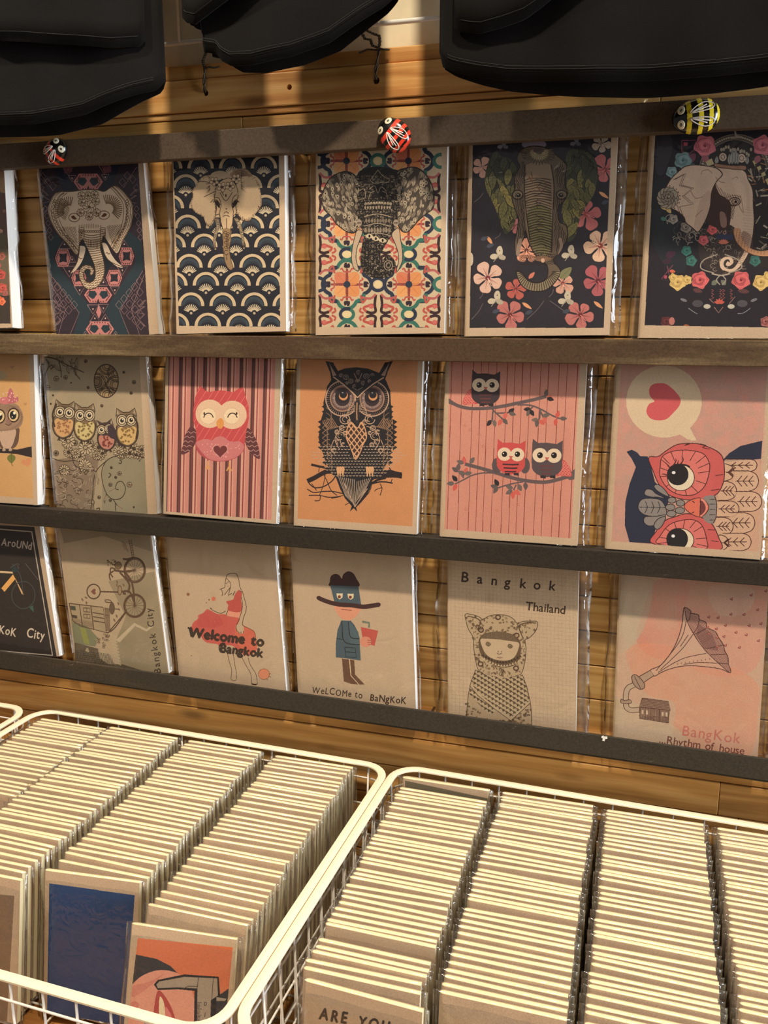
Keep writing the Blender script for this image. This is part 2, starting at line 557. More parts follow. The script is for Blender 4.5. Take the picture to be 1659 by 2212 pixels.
def basket(xl, xr, yb, yf, zr, yaw, label):
    w, d, h = xr - xl, yb - yf, 0.155
    b = empty('wire_basket', ((xl + xr) / 2, (yb + yf) / 2, zr - h), (0, 0, yaw))
    tag(b, label, 'basket', 'white wire baskets on the table')
    rw = .0092
    o_ = rrect(w, d, .034)
    i_ = rrect(w - 2 * rw, d - 2 * rw, .034 - rw)
    n = len(o_)
    # rim: flat coated strip with rounded edges
    prof = [(0, -.0022), (0, -.0006), (.0006, 0), (.0046, .0004), (rw - .0006, 0), (rw, -.0006), (rw, -.0022)]
    V, F = [], []
    for k, (dx, dz) in enumerate(prof):
        t = dx / rw
        for a, c in zip(o_, i_):
            V.append((a[0] * (1 - t) + c[0] * t, a[1] * (1 - t) + c[1] * t, h + dz))
    m = len(prof)
    for k in range(m):
        k2 = (k + 1) % m
        for j in range(n):
            F.append((k * n + j, k * n + (j + 1) % n, k2 * n + (j + 1) % n, k2 * n + j))
    obj('rim', mesh_from('rim', V, F, False), M_CREAM, b)
    tp = .004
    rad = .00115

    def side(z):
        return tp * (1 - z / h)
    # U-shaped wires running front to back and side to side
    nx = int((w - .06) / .030)
    for j in range(nx + 1):
        x = -w / 2 + .03 + j * (w - .06) / nx
        xb = x * (1 - tp / (w / 2))
        e = .0036
        path = [(x, d / 2 - e, h - .001), (xb, d / 2 - e - tp, .006), (xb, d / 2 - e - tp - .005, .0013),
                (xb, -d / 2 + e + tp + .005, .0013), (xb, -d / 2 + e + tp, .006), (x, -d / 2 + e, h - .001)]
        obj('wire', tube_me('wire', [path], rad, sides=6), M_WIREWHITE, b)
    ny = int((d - .06) / .030)
    for j in range(ny + 1):
        yy = -d / 2 + .03 + j * (d - .06) / ny
        yb_ = yy * (1 - tp / (d / 2))
        e = .0036
        path = [(w / 2 - e, yy, h - .001), (w / 2 - e - tp, yb_, .007), (w / 2 - e - tp - .005, yb_, .0034),
                (-w / 2 + e + tp + .005, yb_, .0034), (-w / 2 + e + tp, yb_, .007), (-w / 2 + e, yy, h - .001)]
        obj('wire', tube_me('wire', [path], rad, sides=6), M_WIREWHITE, b)
    for z in (.008, .060, .100, .134):
        s = side(z) + .0036 - .0022
        obj('wire', tube_me('wire', [rrect(w - 2 * s, d - 2 * s, .030, 7, z)], rad, closed=True, sides=6), M_WIREWHITE, b)
    return b


BZ = -0.500
YAWB = -.026


def basket_at(x, y, label, yaw=YAWB):
    # x, y: back right corner of the rim before rounding
    w, d = .5055, .429
    c, s_ = math.cos(yaw), math.sin(yaw)
    cx = x + (-w / 2) * c - (-d / 2) * s_
    cy = y + (-w / 2) * s_ + (-d / 2) * c
    return basket(cx - w / 2, cx + w / 2, cy + d / 2, cy - d / 2, BZ, yaw, label)


bx_, by_ = -.2660, -.0250
ux, uy = math.cos(YAWB) * .5065, math.sin(YAWB) * .5065
basket_at(bx_ - ux - .0060, by_ - uy - .0060, 'white wire basket at the far left, only its right corner in view', -.020)
basket_at(bx_, by_, 'white wire basket in the middle filled with four columns of small notebooks')
basket_at(bx_ + ux, by_ + uy + .0075, 'white wire basket on the right filled with kraft notebooks')

# chipped white paint on the low rail
chip = [(-.0285, 0), (-.0265, .0012), (-.0262, .0002), (-.0225, .0006), (-.0222, -.0022), (-.0245, -.0026), (-.0250, -.0052), (-.0275, -.0050), (-.0268, -.0024), (-.0284, -.0018)]
V = [(x + .3, -.0066, .0240 + z) for x, z in chip] + [(x + .3, -.0069, .0240 + z) for x, z in chip]
nC = len(chip)
F = [tuple(range(nC, 2 * nC))] + [(i, (i + 1) % nC, nC + (i + 1) % nC, nC + i) for i in range(nC)]
me_ = mesh_from('paint_chip', V, F)
me_.transform(Matrix.Translation((-.3, 0, 0)))
obj('paint_chip', me_, simple_mat('white_paint_chip', (225, 222, 214), .7), low_rail)

# ------------------------------------------------------------------ flat printed artwork (drawn into the cover's UV square)
def srgb2lin(a):
    a = np.asarray(a, float) / 255.0
    return np.where(a <= 0.04045, a / 12.92, ((a + .055) / 1.055) ** 2.4)


def lin2srgb(a):
    a = np.clip(a, 0, 1)
    return np.where(a <= 0.0031308, a * 12.92, 1.055 * a ** (1 / 2.4) - .055)


KRAFT_RGB = (194, 165, 133)
_glyphs = {}


def glyph(ch):
    if ch not in _glyphs:
        cu = bpy.data.curves.new('glyph', 'FONT')
        cu.body = ch
        cu.size = 1.0
        cu.resolution_u = 3
        o = bpy.data.objects.new('glyph', cu)
        COL.objects.link(o)
        dgx = bpy.context.evaluated_depsgraph_get()
        me = bpy.data.meshes.new_from_object(o.evaluated_get(dgx))
        me.calc_loop_triangles()
        co = np.array([v.co[:2] for v in me.vertices]) if len(me.vertices) else np.zeros((0, 2))
        tr = [co[list(t.vertices)] for t in me.loop_triangles]
        bpy.data.objects.remove(o)
        bpy.data.curves.remove(cu)
        bpy.data.meshes.remove(me)
        wdt = max([t[:, 0].max() for t in tr], default=.3)
        _glyphs[ch] = (tr, wdt)
    return _glyphs[ch]


def spline(P, n=6, closed=False):
    P = [np.array(p, float) for p in P]
    m = len(P)
    if m < 3: return np.array(P)
    out = []
    rngi = range(m) if closed else range(m - 1)
    for i in rngi:
        if closed:
            a, b, c, d = P[i - 1], P[i], P[(i + 1) % m], P[(i + 2) % m]
        else:
            b, c = P[i], P[i + 1]
            a = P[i - 1] if i > 0 else b
            d = P[i + 2] if i + 2 < m else c
        for j in range(n):
            t = j / n
            out.append(.5 * (2 * b + (c - a) * t + (2 * a - 5 * b + 4 * c - d) * t * t + (3 * b - a - 3 * c + d) * t ** 3))
    if not closed: out.append(P[-1])
    return np.array(out)


class Art:
    def __init__(s, H, w, h, ox, oy, sc_, kraft_seen, seed=1, ppm=4.0):
        s.H, s.ox, s.oy, s.s = H, ox, oy, sc_
        s.W, s.Hh = int(w * 1000 * ppm), int(h * 1000 * ppm)
        s.px = np.ones((s.Hh, s.W, 3)) * np.array(kraft_seen, float)
        s.kraft = kraft_seen
        s.R = random.Random(seed)
        s.NR = np.random.RandomState(seed)
        s.clip = None
        s.lw = 1.0
        # local scale: canvas pixels per zoom pixel
        c = s.T([(800, 1000), (900, 1000), (800, 1100)])
        s.k = (np.linalg.norm(c[1] - c[0]) + np.linalg.norm(c[2] - c[0])) / 200

    def T(s, pts):
        p = np.asarray(pts, float).reshape(-1, 2)
        q = np.c_[s.ox + p[:, 0] / s.s, s.oy + p[:, 1] / s.s, np.ones(len(p))] @ s.H.T
        q = q[:, :2] / q[:, 2:3]
        return np.c_[q[:, 0] * s.W, (1 - q[:, 1]) * s.Hh]

    def rast(s, contours):
        """non-zero winding mask of several canvas-space contours; returns (mask, y0, x0)"""
        allp = np.concatenate(contours)
        x0 = max(int(np.floor(allp[:, 0].min())) - 1, 0); x1 = min(int(np.ceil(allp[:, 0].max())) + 2, s.W)
        y0 = max(int(np.floor(allp[:, 1].min())) - 1, 0); y1 = min(int(np.ceil(allp[:, 1].max())) + 2, s.Hh)
        if x1 <= x0 or y1 <= y0: return None, 0, 0
        w, h = x1 - x0, y1 - y0
        acc = np.zeros((h, w + 1), np.int32)
        for c in contours:
            a = c
            b = np.roll(c, -1, axis=0)
            for (ax, ay), (bx, by) in zip(a, b):
                if ay == by: continue
                d = 1
                if ay > by: ax, ay, bx, by, d = bx, by, ax, ay, -1
                ys = np.arange(max(int(np.ceil(ay - .5)), y0), min(int(np.ceil(by - .5)), y1))
                if len(ys) == 0: continue
                xs = ax + (ys + .5 - ay) * (bx - ax) / (by - ay)
                xi = np.clip(np.ceil(xs - .5).astype(int) - x0, 0, w)
                acc[ys - y0, xi] += d
        m = np.cumsum(acc, axis=1)[:, :w] != 0
        return m, y0, x0

    def paint(s, m, y0, x0, col, a=1.0, tex=0.0, tscale=30):
        if m is None: return
        h, w = m.shape
        al = m.astype(float) * a
        if s.clip is not None: al = al * s.clip[y0:y0 + h, x0:x0 + w]
        if tex > 0: al = al * (1 - tex * s.field(tscale)[y0:y0 + h, x0:x0 + w])
        reg = s.px[y0:y0 + h, x0:x0 + w]
        reg += (np.array(col, float) - reg) * al[..., None]

    def field(s, scale, seed=None):
        key = (scale, seed)
        if not hasattr(s, '_f'): s._f = {}
        if key not in s._f:
            r = np.random.RandomState(seed or 7)
            tot = 0
            amp = 1.0
            sm = 0
            for o in range(3):
                sc2 = max(scale / 2 ** o, 2)
                gh, gw = int(s.Hh / sc2) + 3, int(s.W / sc2) + 3
                g = r.rand(gh, gw)
                yy = np.arange(s.Hh) / sc2; xx = np.arange(s.W) / sc2
                yi, xi = yy.astype(int), xx.astype(int)
                fy, fx = (yy - yi)[:, None], (xx - xi)[None]
                fy, fx = fy * fy * (3 - 2 * fy), fx * fx * (3 - 2 * fx)
                v = (g[yi][:, xi] * (1 - fy) * (1 - fx) + g[yi + 1][:, xi] * fy * (1 - fx) + g[yi][:, xi + 1] * (1 - fy) * fx + g[yi + 1][:, xi + 1] * fy * fx)
                tot = tot + v * amp
                sm += amp
                amp *= .5
            s._f[key] = tot / sm
        return s._f[key]

    def fill(s, pts, col, a=1.0, sm=False, tex=0.0, tscale=30):
        if sm: pts = spline(pts, 6, True)
        m, y0, x0 = s.rast([s.T(pts)])
        s.paint(m, y0, x0, col, a, tex, tscale)

    def mask(s, pts, sm=False):
        if sm: pts = spline(pts, 6, True)
        m, y0, x0 = s.rast([s.T(pts)])
        full = np.zeros((s.Hh, s.W))
        if m is not None: full[y0:y0 + m.shape[0], x0:x0 + m.shape[1]] = m
        return full

    def lines(s, paths, w, col, a=1.0, closed=False, sm=True, taper=False):
        cs = []
        for P in paths:
            if sm and len(P) > 2: P = spline(P, 5, closed)
            q = s.T(P)
            if closed: q = np.vstack([q, q[:1]])
            hw = max(w * s.k * s.lw, .9) / 2
            n = len(q)
            if n < 2: continue
            d = np.gradient(q, axis=0)
            L = np.linalg.norm(d, axis=1, keepdims=True)
            L[L == 0] = 1
            nr = np.c_[-d[:, 1], d[:, 0]] / L
            ww = np.full((n, 1), hw)
            if taper:
                t = np.linspace(0, 1, n)[:, None]
                ww = hw * (1 - t * .85)
            l, r = q + nr * ww, q - nr * ww
            for i in range(n - 1):
                c = np.array([l[i], l[i + 1], r[i + 1], r[i]])
                ar = np.sum(c[:, 0] * np.roll(c[:, 1], -1) - c[:, 1] * np.roll(c[:, 0], -1))
                cs.append(c if ar > 0 else c[::-1])
        if cs:
            m, y0, x0 = s.rast(cs)
            s.paint(m, y0, x0, col, a)

    def line(s, P, w, col, a=1.0, closed=False, sm=True, taper=False):
        s.lines([P], w, col, a, closed, sm, taper)

    def epts(s, cx, cy, rx, ry=None, rot=0, n=28, a0=0, a1=360):
        ry = rx if ry is None else ry
        t = np.radians(np.linspace(a0, a1, n, endpoint=(a1 - a0 < 360)))
        c, d = math.cos(math.radians(rot)), math.sin(math.radians(rot))
        x, y = rx * np.cos(t), ry * np.sin(t)
        return np.c_[cx + x * c - y * d, cy + x * d + y * c]

    def ell(s, cx, cy, rx, ry=None, col=(0, 0, 0), rot=0, a=1.0, tex=0):
        s.fill(s.epts(cx, cy, rx, ry, rot), col, a, tex=tex)

    def ring(s, cx, cy, rx, ry, w, col, rot=0, a0=0, a1=360, a=1.0):
        s.line(s.epts(cx, cy, rx, ry, rot, 30, a0, a1), w, col, a, closed=(a1 - a0 >= 360), sm=False)

    def hatch(s, pts, ang, gap, w, col, a=1.0, wave=0, sm=False):
        old = s.clip
        m = s.mask(pts, sm)
        s.clip = m if old is None else old * m
        P = np.array(pts)
        c = P.mean(0)
        Rr = np.abs(P - c).max() * 1.6
        dx, dy = math.cos(math.radians(ang)), math.sin(math.radians(ang))
        L = []
        k = -Rr
        while k < Rr:
            base = c + np.array([-dy, dx]) * k
            L.append([base + np.array([dx, dy]) * t + np.array([-dy, dx]) * wave * math.sin(t / 11.0) for t in np.linspace(-Rr, Rr, 2 if not wave else 26)])
            k += gap * s.R.uniform(.8, 1.2)
        s.lines(L, w, col, a, sm=False)
        s.clip = old

    def inside(s, pts, n, sm=False, margin=0):
        """n random zoom-space points inside a polygon"""
        P = np.array(pts, float)
        out = []
        tries = 0
        lo, hi = P.min(0), P.max(0)
        while len(out) < n and tries < n * 30:
            tries += 1
            q = np.array([s.R.uniform(lo[0], hi[0]), s.R.uniform(lo[1], hi[1])])
            ins = False
            j = len(P) - 1
            for i in range(len(P)):
                if (P[i][1] > q[1]) != (P[j][1] > q[1]) and q[0] < (P[j][0] - P[i][0]) * (q[1] - P[i][1]) / (P[j][1] - P[i][1]) + P[i][0]:
                    ins = not ins
                j = i
            if ins: out.append(q)
        return out

    def flower(s, cx, cy, r, n, col, cen, rot=0, out=None, ow=2, pw=.42):
        for i in range(n):
            t = rot + 360 / n * i
            x, y = cx + r * .55 * math.cos(math.radians(t)), cy + r * .55 * math.sin(math.radians(t))
            s.ell(x, y, r * .5, r * pw, col, t)
            if out: s.ring(x, y, r * .5, r * pw, ow, out, t)
        s.ell(cx, cy, r * .22, r * .22, cen)

    def leaf(s, x0, y0, x1, y1, wd, col, vein=None, a=1.0):
        a0, b0 = np.array([x0, y0], float), np.array([x1, y1], float)
        d = b0 - a0
        n = np.array([-d[1], d[0]]) / (np.linalg.norm(d) + 1e-6) * wd
        s.fill([a0, a0 + d * .3 + n, a0 + d * .65 + n * .9, b0, a0 + d * .65 - n * .9, a0 + d * .3 - n], col, a, sm=True)
        if vein: s.line([a0, b0], 2, vein, sm=False)

    def rose(s, cx, cy, r, col, dark):
        s.fill([(cx + r * (1 + .12 * math.sin(5 * t + cx)) * math.cos(t), cy + r * (1 + .12 * math.sin(5 * t + cx)) * math.sin(t)) for t in np.linspace(0, 6.1, 16)], col, sm=True)
        lt = tuple(min(255, c * 1.2 + 10) for c in col)
        for k in range(9):
            rr = r * (.88 - k * .09)
            t0 = k * 137
            s.ring(cx, cy, rr, rr * .9, r * .09, dark if k % 2 else lt, 0, t0, t0 + 150, .55)
        s.ell(cx, cy, r * .14, r * .14, dark)

    def hibiscus(s, cx, cy, r, col, cen, rot=0):
        for i in range(5):
            t = math.radians(rot + 72 * i)
            ux, uy = math.cos(t), math.sin(t)
            vx, vy = -uy, ux
            P = [(0, 0), (.35, .18), (.7, .40), (.98, .26), (1.02, 0), (.94, -.28), (.68, -.38), (.35, -.18)]
            j = s.R.uniform(.85, 1.1)
            s.fill([(cx + r * j * (a * ux + b * vx), cy + r * j * (a * uy + b * vy)) for a, b in P], col, sm=True)
            s.line([(cx, cy), (cx + r * .75 * ux, cy + r * .75 * uy)], r * .10, cen, .5, sm=False, taper=True)
            s.line([(cx, cy), (cx + r * .6 * (ux + .25 * vx), cy + r * .6 * (uy + .25 * vy))], r * .05, cen, .5, sm=False, taper=True)
        s.ell(cx, cy, r * .16, r * .16, cen)
        t = math.radians(rot + 36)
        s.line([(cx, cy), (cx + r * .6 * math.cos(t), cy + r * .6 * math.sin(t))], r * .06, tuple(min(255, c * 1.15) for c in col), sm=False)

    def text(s, st, x, y, size, ang, col, spacing=1.0, jit=0.0, bold=0, a=1.0, adv=None, sx=1.0, shear=0.0):
        """characters one by one along a straight baseline given in zoom pixels; y runs down"""
        c, d = math.cos(math.radians(ang)), math.sin(math.radians(ang))
        pos = 0.0
        for ch in st:
            if ch == ' ':
                pos += size * .45 * spacing
                continue
            tr, wd = glyph(ch)
            k = size * (1 + s.R.uniform(-jit, jit))
            oy_ = s.R.uniform(-jit, jit) * size * .6
            ja = s.R.uniform(-jit, jit) * .35
            cs = []
            offs = [(0, 0)] if not bold else [(0, 0), (bold, 0), (-bold, 0), (0, bold), (0, -bold)]
            for t in tr:
                q = t * k
                q = np.c_[q[:, 0] * sx + q[:, 1] * shear, q[:, 1]]
                q = np.c_[q[:, 0] * math.cos(ja) - q[:, 1] * math.sin(ja), q[:, 0] * math.sin(ja) + q[:, 1] * math.cos(ja)]
                lx, ly = pos + q[:, 0], -q[:, 1] + oy_
                for bx, by in offs:
                    X = x + (lx + bx) * c - (ly + by) * d
                    Y = y + (lx + bx) * d + (ly + by) * c
                    p = s.T(np.c_[X, Y])
                    ar = np.sum(p[:, 0] * np.roll(p[:, 1], -1) - p[:, 1] * np.roll(p[:, 0], -1))
                    cs.append(p if ar > 0 else p[::-1])
            if cs:
                m, y0, x0 = s.rast(cs)
                s.paint(m, y0, x0, col, a)
            pos += (adv if adv else (wd * sx + .07) * k * spacing)

    def image(s, name):
        g = srgb2lin(KRAFT_RGB) / srgb2lin(s.kraft)
        L_ = s.px.mean(axis=2, keepdims=True)
        s.px = L_ + (s.px - L_) * .93
        lum = np.clip(s.px.mean(axis=2, keepdims=True) / 120.0, 0, 1)
        g = g * (1 - (1 - lum) * np.array([.34, .38, .46]))
        n = 1 + (s.field(3, 3)[..., None] - .5) * .06
        rgb = lin2srgb(srgb2lin(np.clip(s.px, 0, 255)) * g * n)
        img = bpy.data.images.new('print_' + name, s.W, s.Hh)
        buf = np.ones((s.Hh, s.W, 4), np.float32)
        buf[..., :3] = rgb[::-1]
        img.pixels.foreach_set(buf.ravel())
        img.update()
        img.pack()
        return img


def mirx(P, cx, slope=0.0):
    """mirror about the line x = cx + slope*y"""
    return [(2 * (cx + slope * y) - x, y) for x, y in P]


def heart(cx, cy, r, rot=0):
    out = []
    for t in np.linspace(0, 2 * math.pi, 26, endpoint=False):
        x = 16 * math.sin(t) ** 3 / 17
        y = -(13 * math.cos(t) - 5 * math.cos(2 * t) - 2 * math.cos(3 * t) - math.cos(4 * t)) / 17
        c, d = math.cos(math.radians(rot)), math.sin(math.radians(rot))
        out.append((cx + r * (x * c - y * d), cy + r * (x * d + y * c)))
    return out


def art_elephant_diamonds(A):
    A.lw = 1.45
    dark, teal, navy, ln, pink = (50, 37, 42), (38, 52, 54), (34, 36, 48), (140, 108, 92), (172, 106, 90)
    cream, ink = (196, 170, 128), (92, 66, 36)
    A.fill([(385, 60), (1448, 40), (1580, 2080), (562, 2080)], dark)
    cx0, slp = 905, .075
    bandL = [(470, 1020), (590, 890), (650, 985), (575, 1110), (570, 1190), (955, 1680), (950, 1760), (880, 2080), (745, 2080), (835, 1740), (500, 1275)]
    A.fill(bandL, teal)
    A.fill([(1490, 980), (1350, 870), (1300, 960), (1425, 1100), (1430, 1205), (1110, 1700), (1130, 1760), (1240, 2080), (1400, 2080), (1262, 1720), (1512, 1265)], teal)
    A.fill([(560, 150), (655, 150), (800, 410), (770, 470), (660, 440)], navy)
    A.fill([(1190, 130), (1300, 130), (1180, 380), (1100, 470), (1060, 430)], navy)
    A.fill([(880, 1000), (1100, 1000), (1200, 1200), (1010, 1480), (830, 1230)], (34, 42, 44))
    # line lozenges and zigzags on both sides
    L = []
    def loz(x, y, r):
        L.append([(x - r, y), (x, y - r * 1.25), (x + r, y), (x, y + r * 1.25), (x - r, y)])
    for x, y in [(450, 300), (500, 360), (560, 400), (430, 420), (1340, 290), (1400, 330), (1290, 360), (1440, 420)]: loz(x, y, 34)
    for k in range(5):
        for j in range(k + 1):
            loz(560 + j * 58 - 10, 1400 + k * 118 - j * 55, 36)
            loz(1470 - j * 58 + k * 4, 1400 + k * 118 - j * 55, 36)
    for k in range(5):
        loz(480 + k * 14, 640 + k * 75, 26)
        loz(1440 + k * 10, 640 + k * 75, 26)
    for (x, y, sg) in ((440, 560, 1), (1440, 560, -1), (570, 1730, 1), (1530, 1730, -1)):
        z = [(x - 10 * sg, y - 130), (x + 60 * sg, y - 60), (x, y - 60), (x + 90 * sg, y), (x, y + 20), (x + 60 * sg, y + 80), (x - 5 * sg, y + 150)]
        L.append(z)
        L.append([(a + 14 * sg, b) for a, b in z])
    L += [[(390, 230), (560, 450)], [(1440, 200), (1300, 420)], [(500, 1290), (835, 1735), (700, 2060)], [(1505, 1290), (1262, 1715), (1400, 2060)],
          [(480, 1330), (690, 1700), (590, 2060)], [(1520, 1330), (1385, 1700), (1500, 2060)]]
    A.lines(L, 4, ln, .8, sm=False)
    # triangles beside the trunk
    for x, y, r, f in [(680, 1010, 60, 1), (660, 1150, 50, 1), (730, 1300, 70, -1), (1290, 1290, 60, -1), (1310, 1010, 50, 1), (1090, 1410, 45, 1), (840, 1500, 60, -1), (1210, 1500, 50, -1),
                       (980, 1700, 60, -1), (1000, 1790, 55, 1), (1090, 1690, 55, -1), (1110, 1790, 50, 1), (900, 1960, 40, 1), (1220, 1960, 40, 1), (760, 1170, 40, 1), (720, 230, 70, -1), (1100, 230, 60, -1), (760, 320, 40, -1), (1110, 310, 40, -1)]:
        A.line([(x - r, y + r * .8 * f), (x + r, y + r * .8 * f), (x, y - r * .8 * f)], 5, ln, .9, closed=True, sm=False)
        A.fill([(x - 9, y + 10 * f), (x + 9, y + 10 * f), (x, y - 10 * f)], (196, 160, 130))
    # pink hexagon badges
    def hexa(x, y, w, h, hole=1, wide=False):
        P = [(x - w, y), (x - w * .62, y - h), (x + w * .62, y - h), (x + w, y), (x + w * .62, y + h), (x - w * .62, y + h)]
        A.fill(P, pink)
        if wide:
            for sg in (-1, 1):
                A.fill([(x + sg * w * .08, y - h * .1), (x + sg * w * .22, y - h * .52), (x + sg * w * .62, y - h * .52), (x + sg * w * .72, y + h * .1), (x + sg * w * .42, y + h * .5), (x + sg * w * .3, y + h * .45)], teal)
            A.fill([(x - w * .12, y + h * 1.02), (x, y + h * .45), (x + w * .12, y + h * 1.02)], dark)
        else:
            A.fill([(x - w * .5, y - h * .5), (x + w * .1, y - h * .45), (x + w * .5, y - h * .55), (x + w * .42, y), (x + w * .5, y + h * .5), (x, y + h * .4), (x - w * .5, y + h * .55), (x - w * .38, y)], (42, 38, 42))
        for i in range(6):
            a, b = np.array(P[i]), np.array(P[(i + 1) % 6])
            c = np.array([x, y])
            for t in np.linspace(.15, .85, 4 if not wide else 5):
                q = a + (b - a) * t
                q = q + (c - q) * .16
                A.ell(q[0], q[1], 5.5, 8, (88, 46, 40))
    hexa(665, 1158, 84, 92); hexa(1333, 1140, 82, 92); hexa(832, 1368, 80, 84); hexa(1203, 1368, 84, 84)
    hexa(930, 355, 155, 86, wide=True); hexa(1035, 1548, 148, 82, wide=True); hexa(1053, 1908, 150, 82, wide=True)
    A.fill([(1040, 1650), (1070, 1730), (1042, 1800), (1012, 1730)], pink)
    for x in (705, 1120): A.fill([(x - 50, 195), (x + 50, 190), (x + 55, 250), (x - 20, 270)], (120, 66, 66), .8)
    # elephant head
    head = [(610, 462), (720, 458), (795, 452), (870, 440), (940, 438), (1030, 440), (1100, 455), (1170, 410), (1225, 395), (1280, 430), (1340, 500), (1385, 560), (1405, 640), (1400, 730), (1380, 820), (1340, 900),
            (1290, 990), (1260, 1080), (1225, 1110), (1180, 1060), (1140, 1000), (1090, 930), (1075, 1000), (1060, 1060), (1085, 1150), (1100, 1230), (1098, 1330), (1060, 1420), (1010, 1470), (950, 1488), (890, 1465), (850, 1400), (832, 1330), (850, 1265),
            (900, 1232), (960, 1245), (992, 1285), (975, 1335), (948, 1335), (950, 1290), (920, 1275), (890, 1300), (880, 1350), (905, 1400), (950, 1415), (990, 1390), (1005, 1330), (995, 1240), (960, 1150), (920, 1060), (890, 1000), (870, 960),
            (840, 1010), (825, 1110), (795, 1120), (745, 1060), (690, 990), (630, 930), (575, 850), (535, 770), (510, 690), (508, 620), (530, 560), (560, 500)]
    A.fill(head, cream, sm=True)
    old = A.clip
    A.clip = A.mask(head, True)
    A.hatch([(570, 560), (640, 520), (720, 560), (730, 660), (690, 760), (600, 700)], 40, 16, 5, ink, .8)
    for cx, cy, rr, a0, a1 in ((730, 660, 150, 150, 290), (1140, 640, 150, -110, 50)):
        for t in range(a0, a1, 9):
            r_ = math.radians(t)
            A.line([(cx + 55 * math.cos(r_), cy + 55 * math.sin(r_)), (cx + rr * math.cos(r_), cy + rr * math.sin(r_))], 7, ink, .8, sm=False)
    for k, off in enumerate((12, 30, 62, 74, 100)):
        for c_ in ([(610, 462), (560, 500), (530, 560), (508, 620), (510, 690), (535, 770), (575, 850), (630, 930), (690, 990), (745, 1060), (795, 1120)],):
            A.line([(x + off, y + off * .1) for x, y in c_], 4, ink)
        A.line([(x - off, y) for x, y in [(1225, 395), (1280, 430), (1340, 500), (1385, 560), (1405, 640), (1400, 730), (1380, 820), (1340, 900), (1290, 990), (1240, 1090)]], 4, ink)
    for i in range(16):
        t = i / 15
        for P in ([(560, 560), (535, 700), (600, 850), (700, 960), (780, 1070)], [(1360, 560), (1370, 700), (1330, 840), (1270, 960), (1215, 1060)]):
            q = spline(P, 4)[int(t * 15)]
            A.ring(q[0] + (20 if P[0][0] < 900 else -22), q[1], 13, 15, 4, ink)
    A.hatch([(640, 830), (800, 830), (820, 1000), (760, 1000)], 65, 13, 4, ink, .85)
    A.hatch([(1120, 820), (1290, 800), (1260, 980), (1180, 1020)], -55, 13, 4, ink, .85)
    for cx, cy in ((940, 620), (865, 570), (1010, 560), (850, 680), (1020, 680), (930, 500), (860, 500), (995, 490), (940, 720)):
        A.flower(cx, cy, 40 if (cx, cy) != (940, 620) else 66, 8, cream, ink, 10, ink, 4)
    for i in range(10):
        A.leaf(835 + i * 25, 850 - abs(i - 4.5) * 3, 840 + i * 24.5, 790 + abs(i - 4.5) * 4, 11, (180, 150, 110), ink)
        A.ring(838 + i * 24, 878, 10, 12, 4, ink)
    for y in range(900, 1480, 24):
        A.line([(840, y - 10), (960, y + 22), (1110, y - 6)], 4.5, ink)
    A.hatch([(890, 960), (1080, 960), (1060, 1060), (920, 1040)], 88, 15, 5, ink, .9)
    A.hatch([(830, 1240), (1110, 1180), (1100, 1480), (830, 1480)], 30, 15, 4, ink, .7)
    A.hatch([(830, 1240), (1110, 1180), (1100, 1480), (830, 1480)], -40, 22, 3, (200, 180, 140), .6)
    for sx in (1, -1):
        for k in range(9):
            x = 860 if sx > 0 else 1085
            A.ring(x, 850 + k * 22, 30, 12, 4, ink)
    A.clip = old
    for cx, cy, ss in ((782, 732, 1), (1095, 706, -1)):
        A.fill([(cx - 34 * ss, cy - 12), (cx - 5 * ss, cy - 24), (cx + 30 * ss, cy + 14), (cx + 5 * ss, cy + 22), (cx - 25 * ss, cy + 8)], (96, 48, 20))
        A.ring(cx, cy, 58, 44, 5, ink)
    A.line(head, 6, (70, 48, 26), closed=True)
    A.fill([(838, 1040), (868, 1030), (900, 1050), (888, 1130), (850, 1220), (795, 1290), (740, 1320), (765, 1280), (805, 1220), (830, 1130)], (206, 180, 138), sm=True)
    A.fill([(1075, 1010), (1110, 1002), (1140, 1040), (1170, 1110), (1225, 1190), (1298, 1255), (1240, 1250), (1170, 1200), (1110, 1130)], (206, 180, 138), sm=True)
    A.lines([[(820, 1160), (835, 1150), (850, 1168), (870, 1158)], [(1115, 1110), (1130, 1100), (1142, 1116), (1160, 1106)], [(838, 1040), (830, 1130), (805, 1220), (740, 1320)], [(1075, 1010), (1110, 1130), (1170, 1200), (1298, 1255)]], 5, ink)


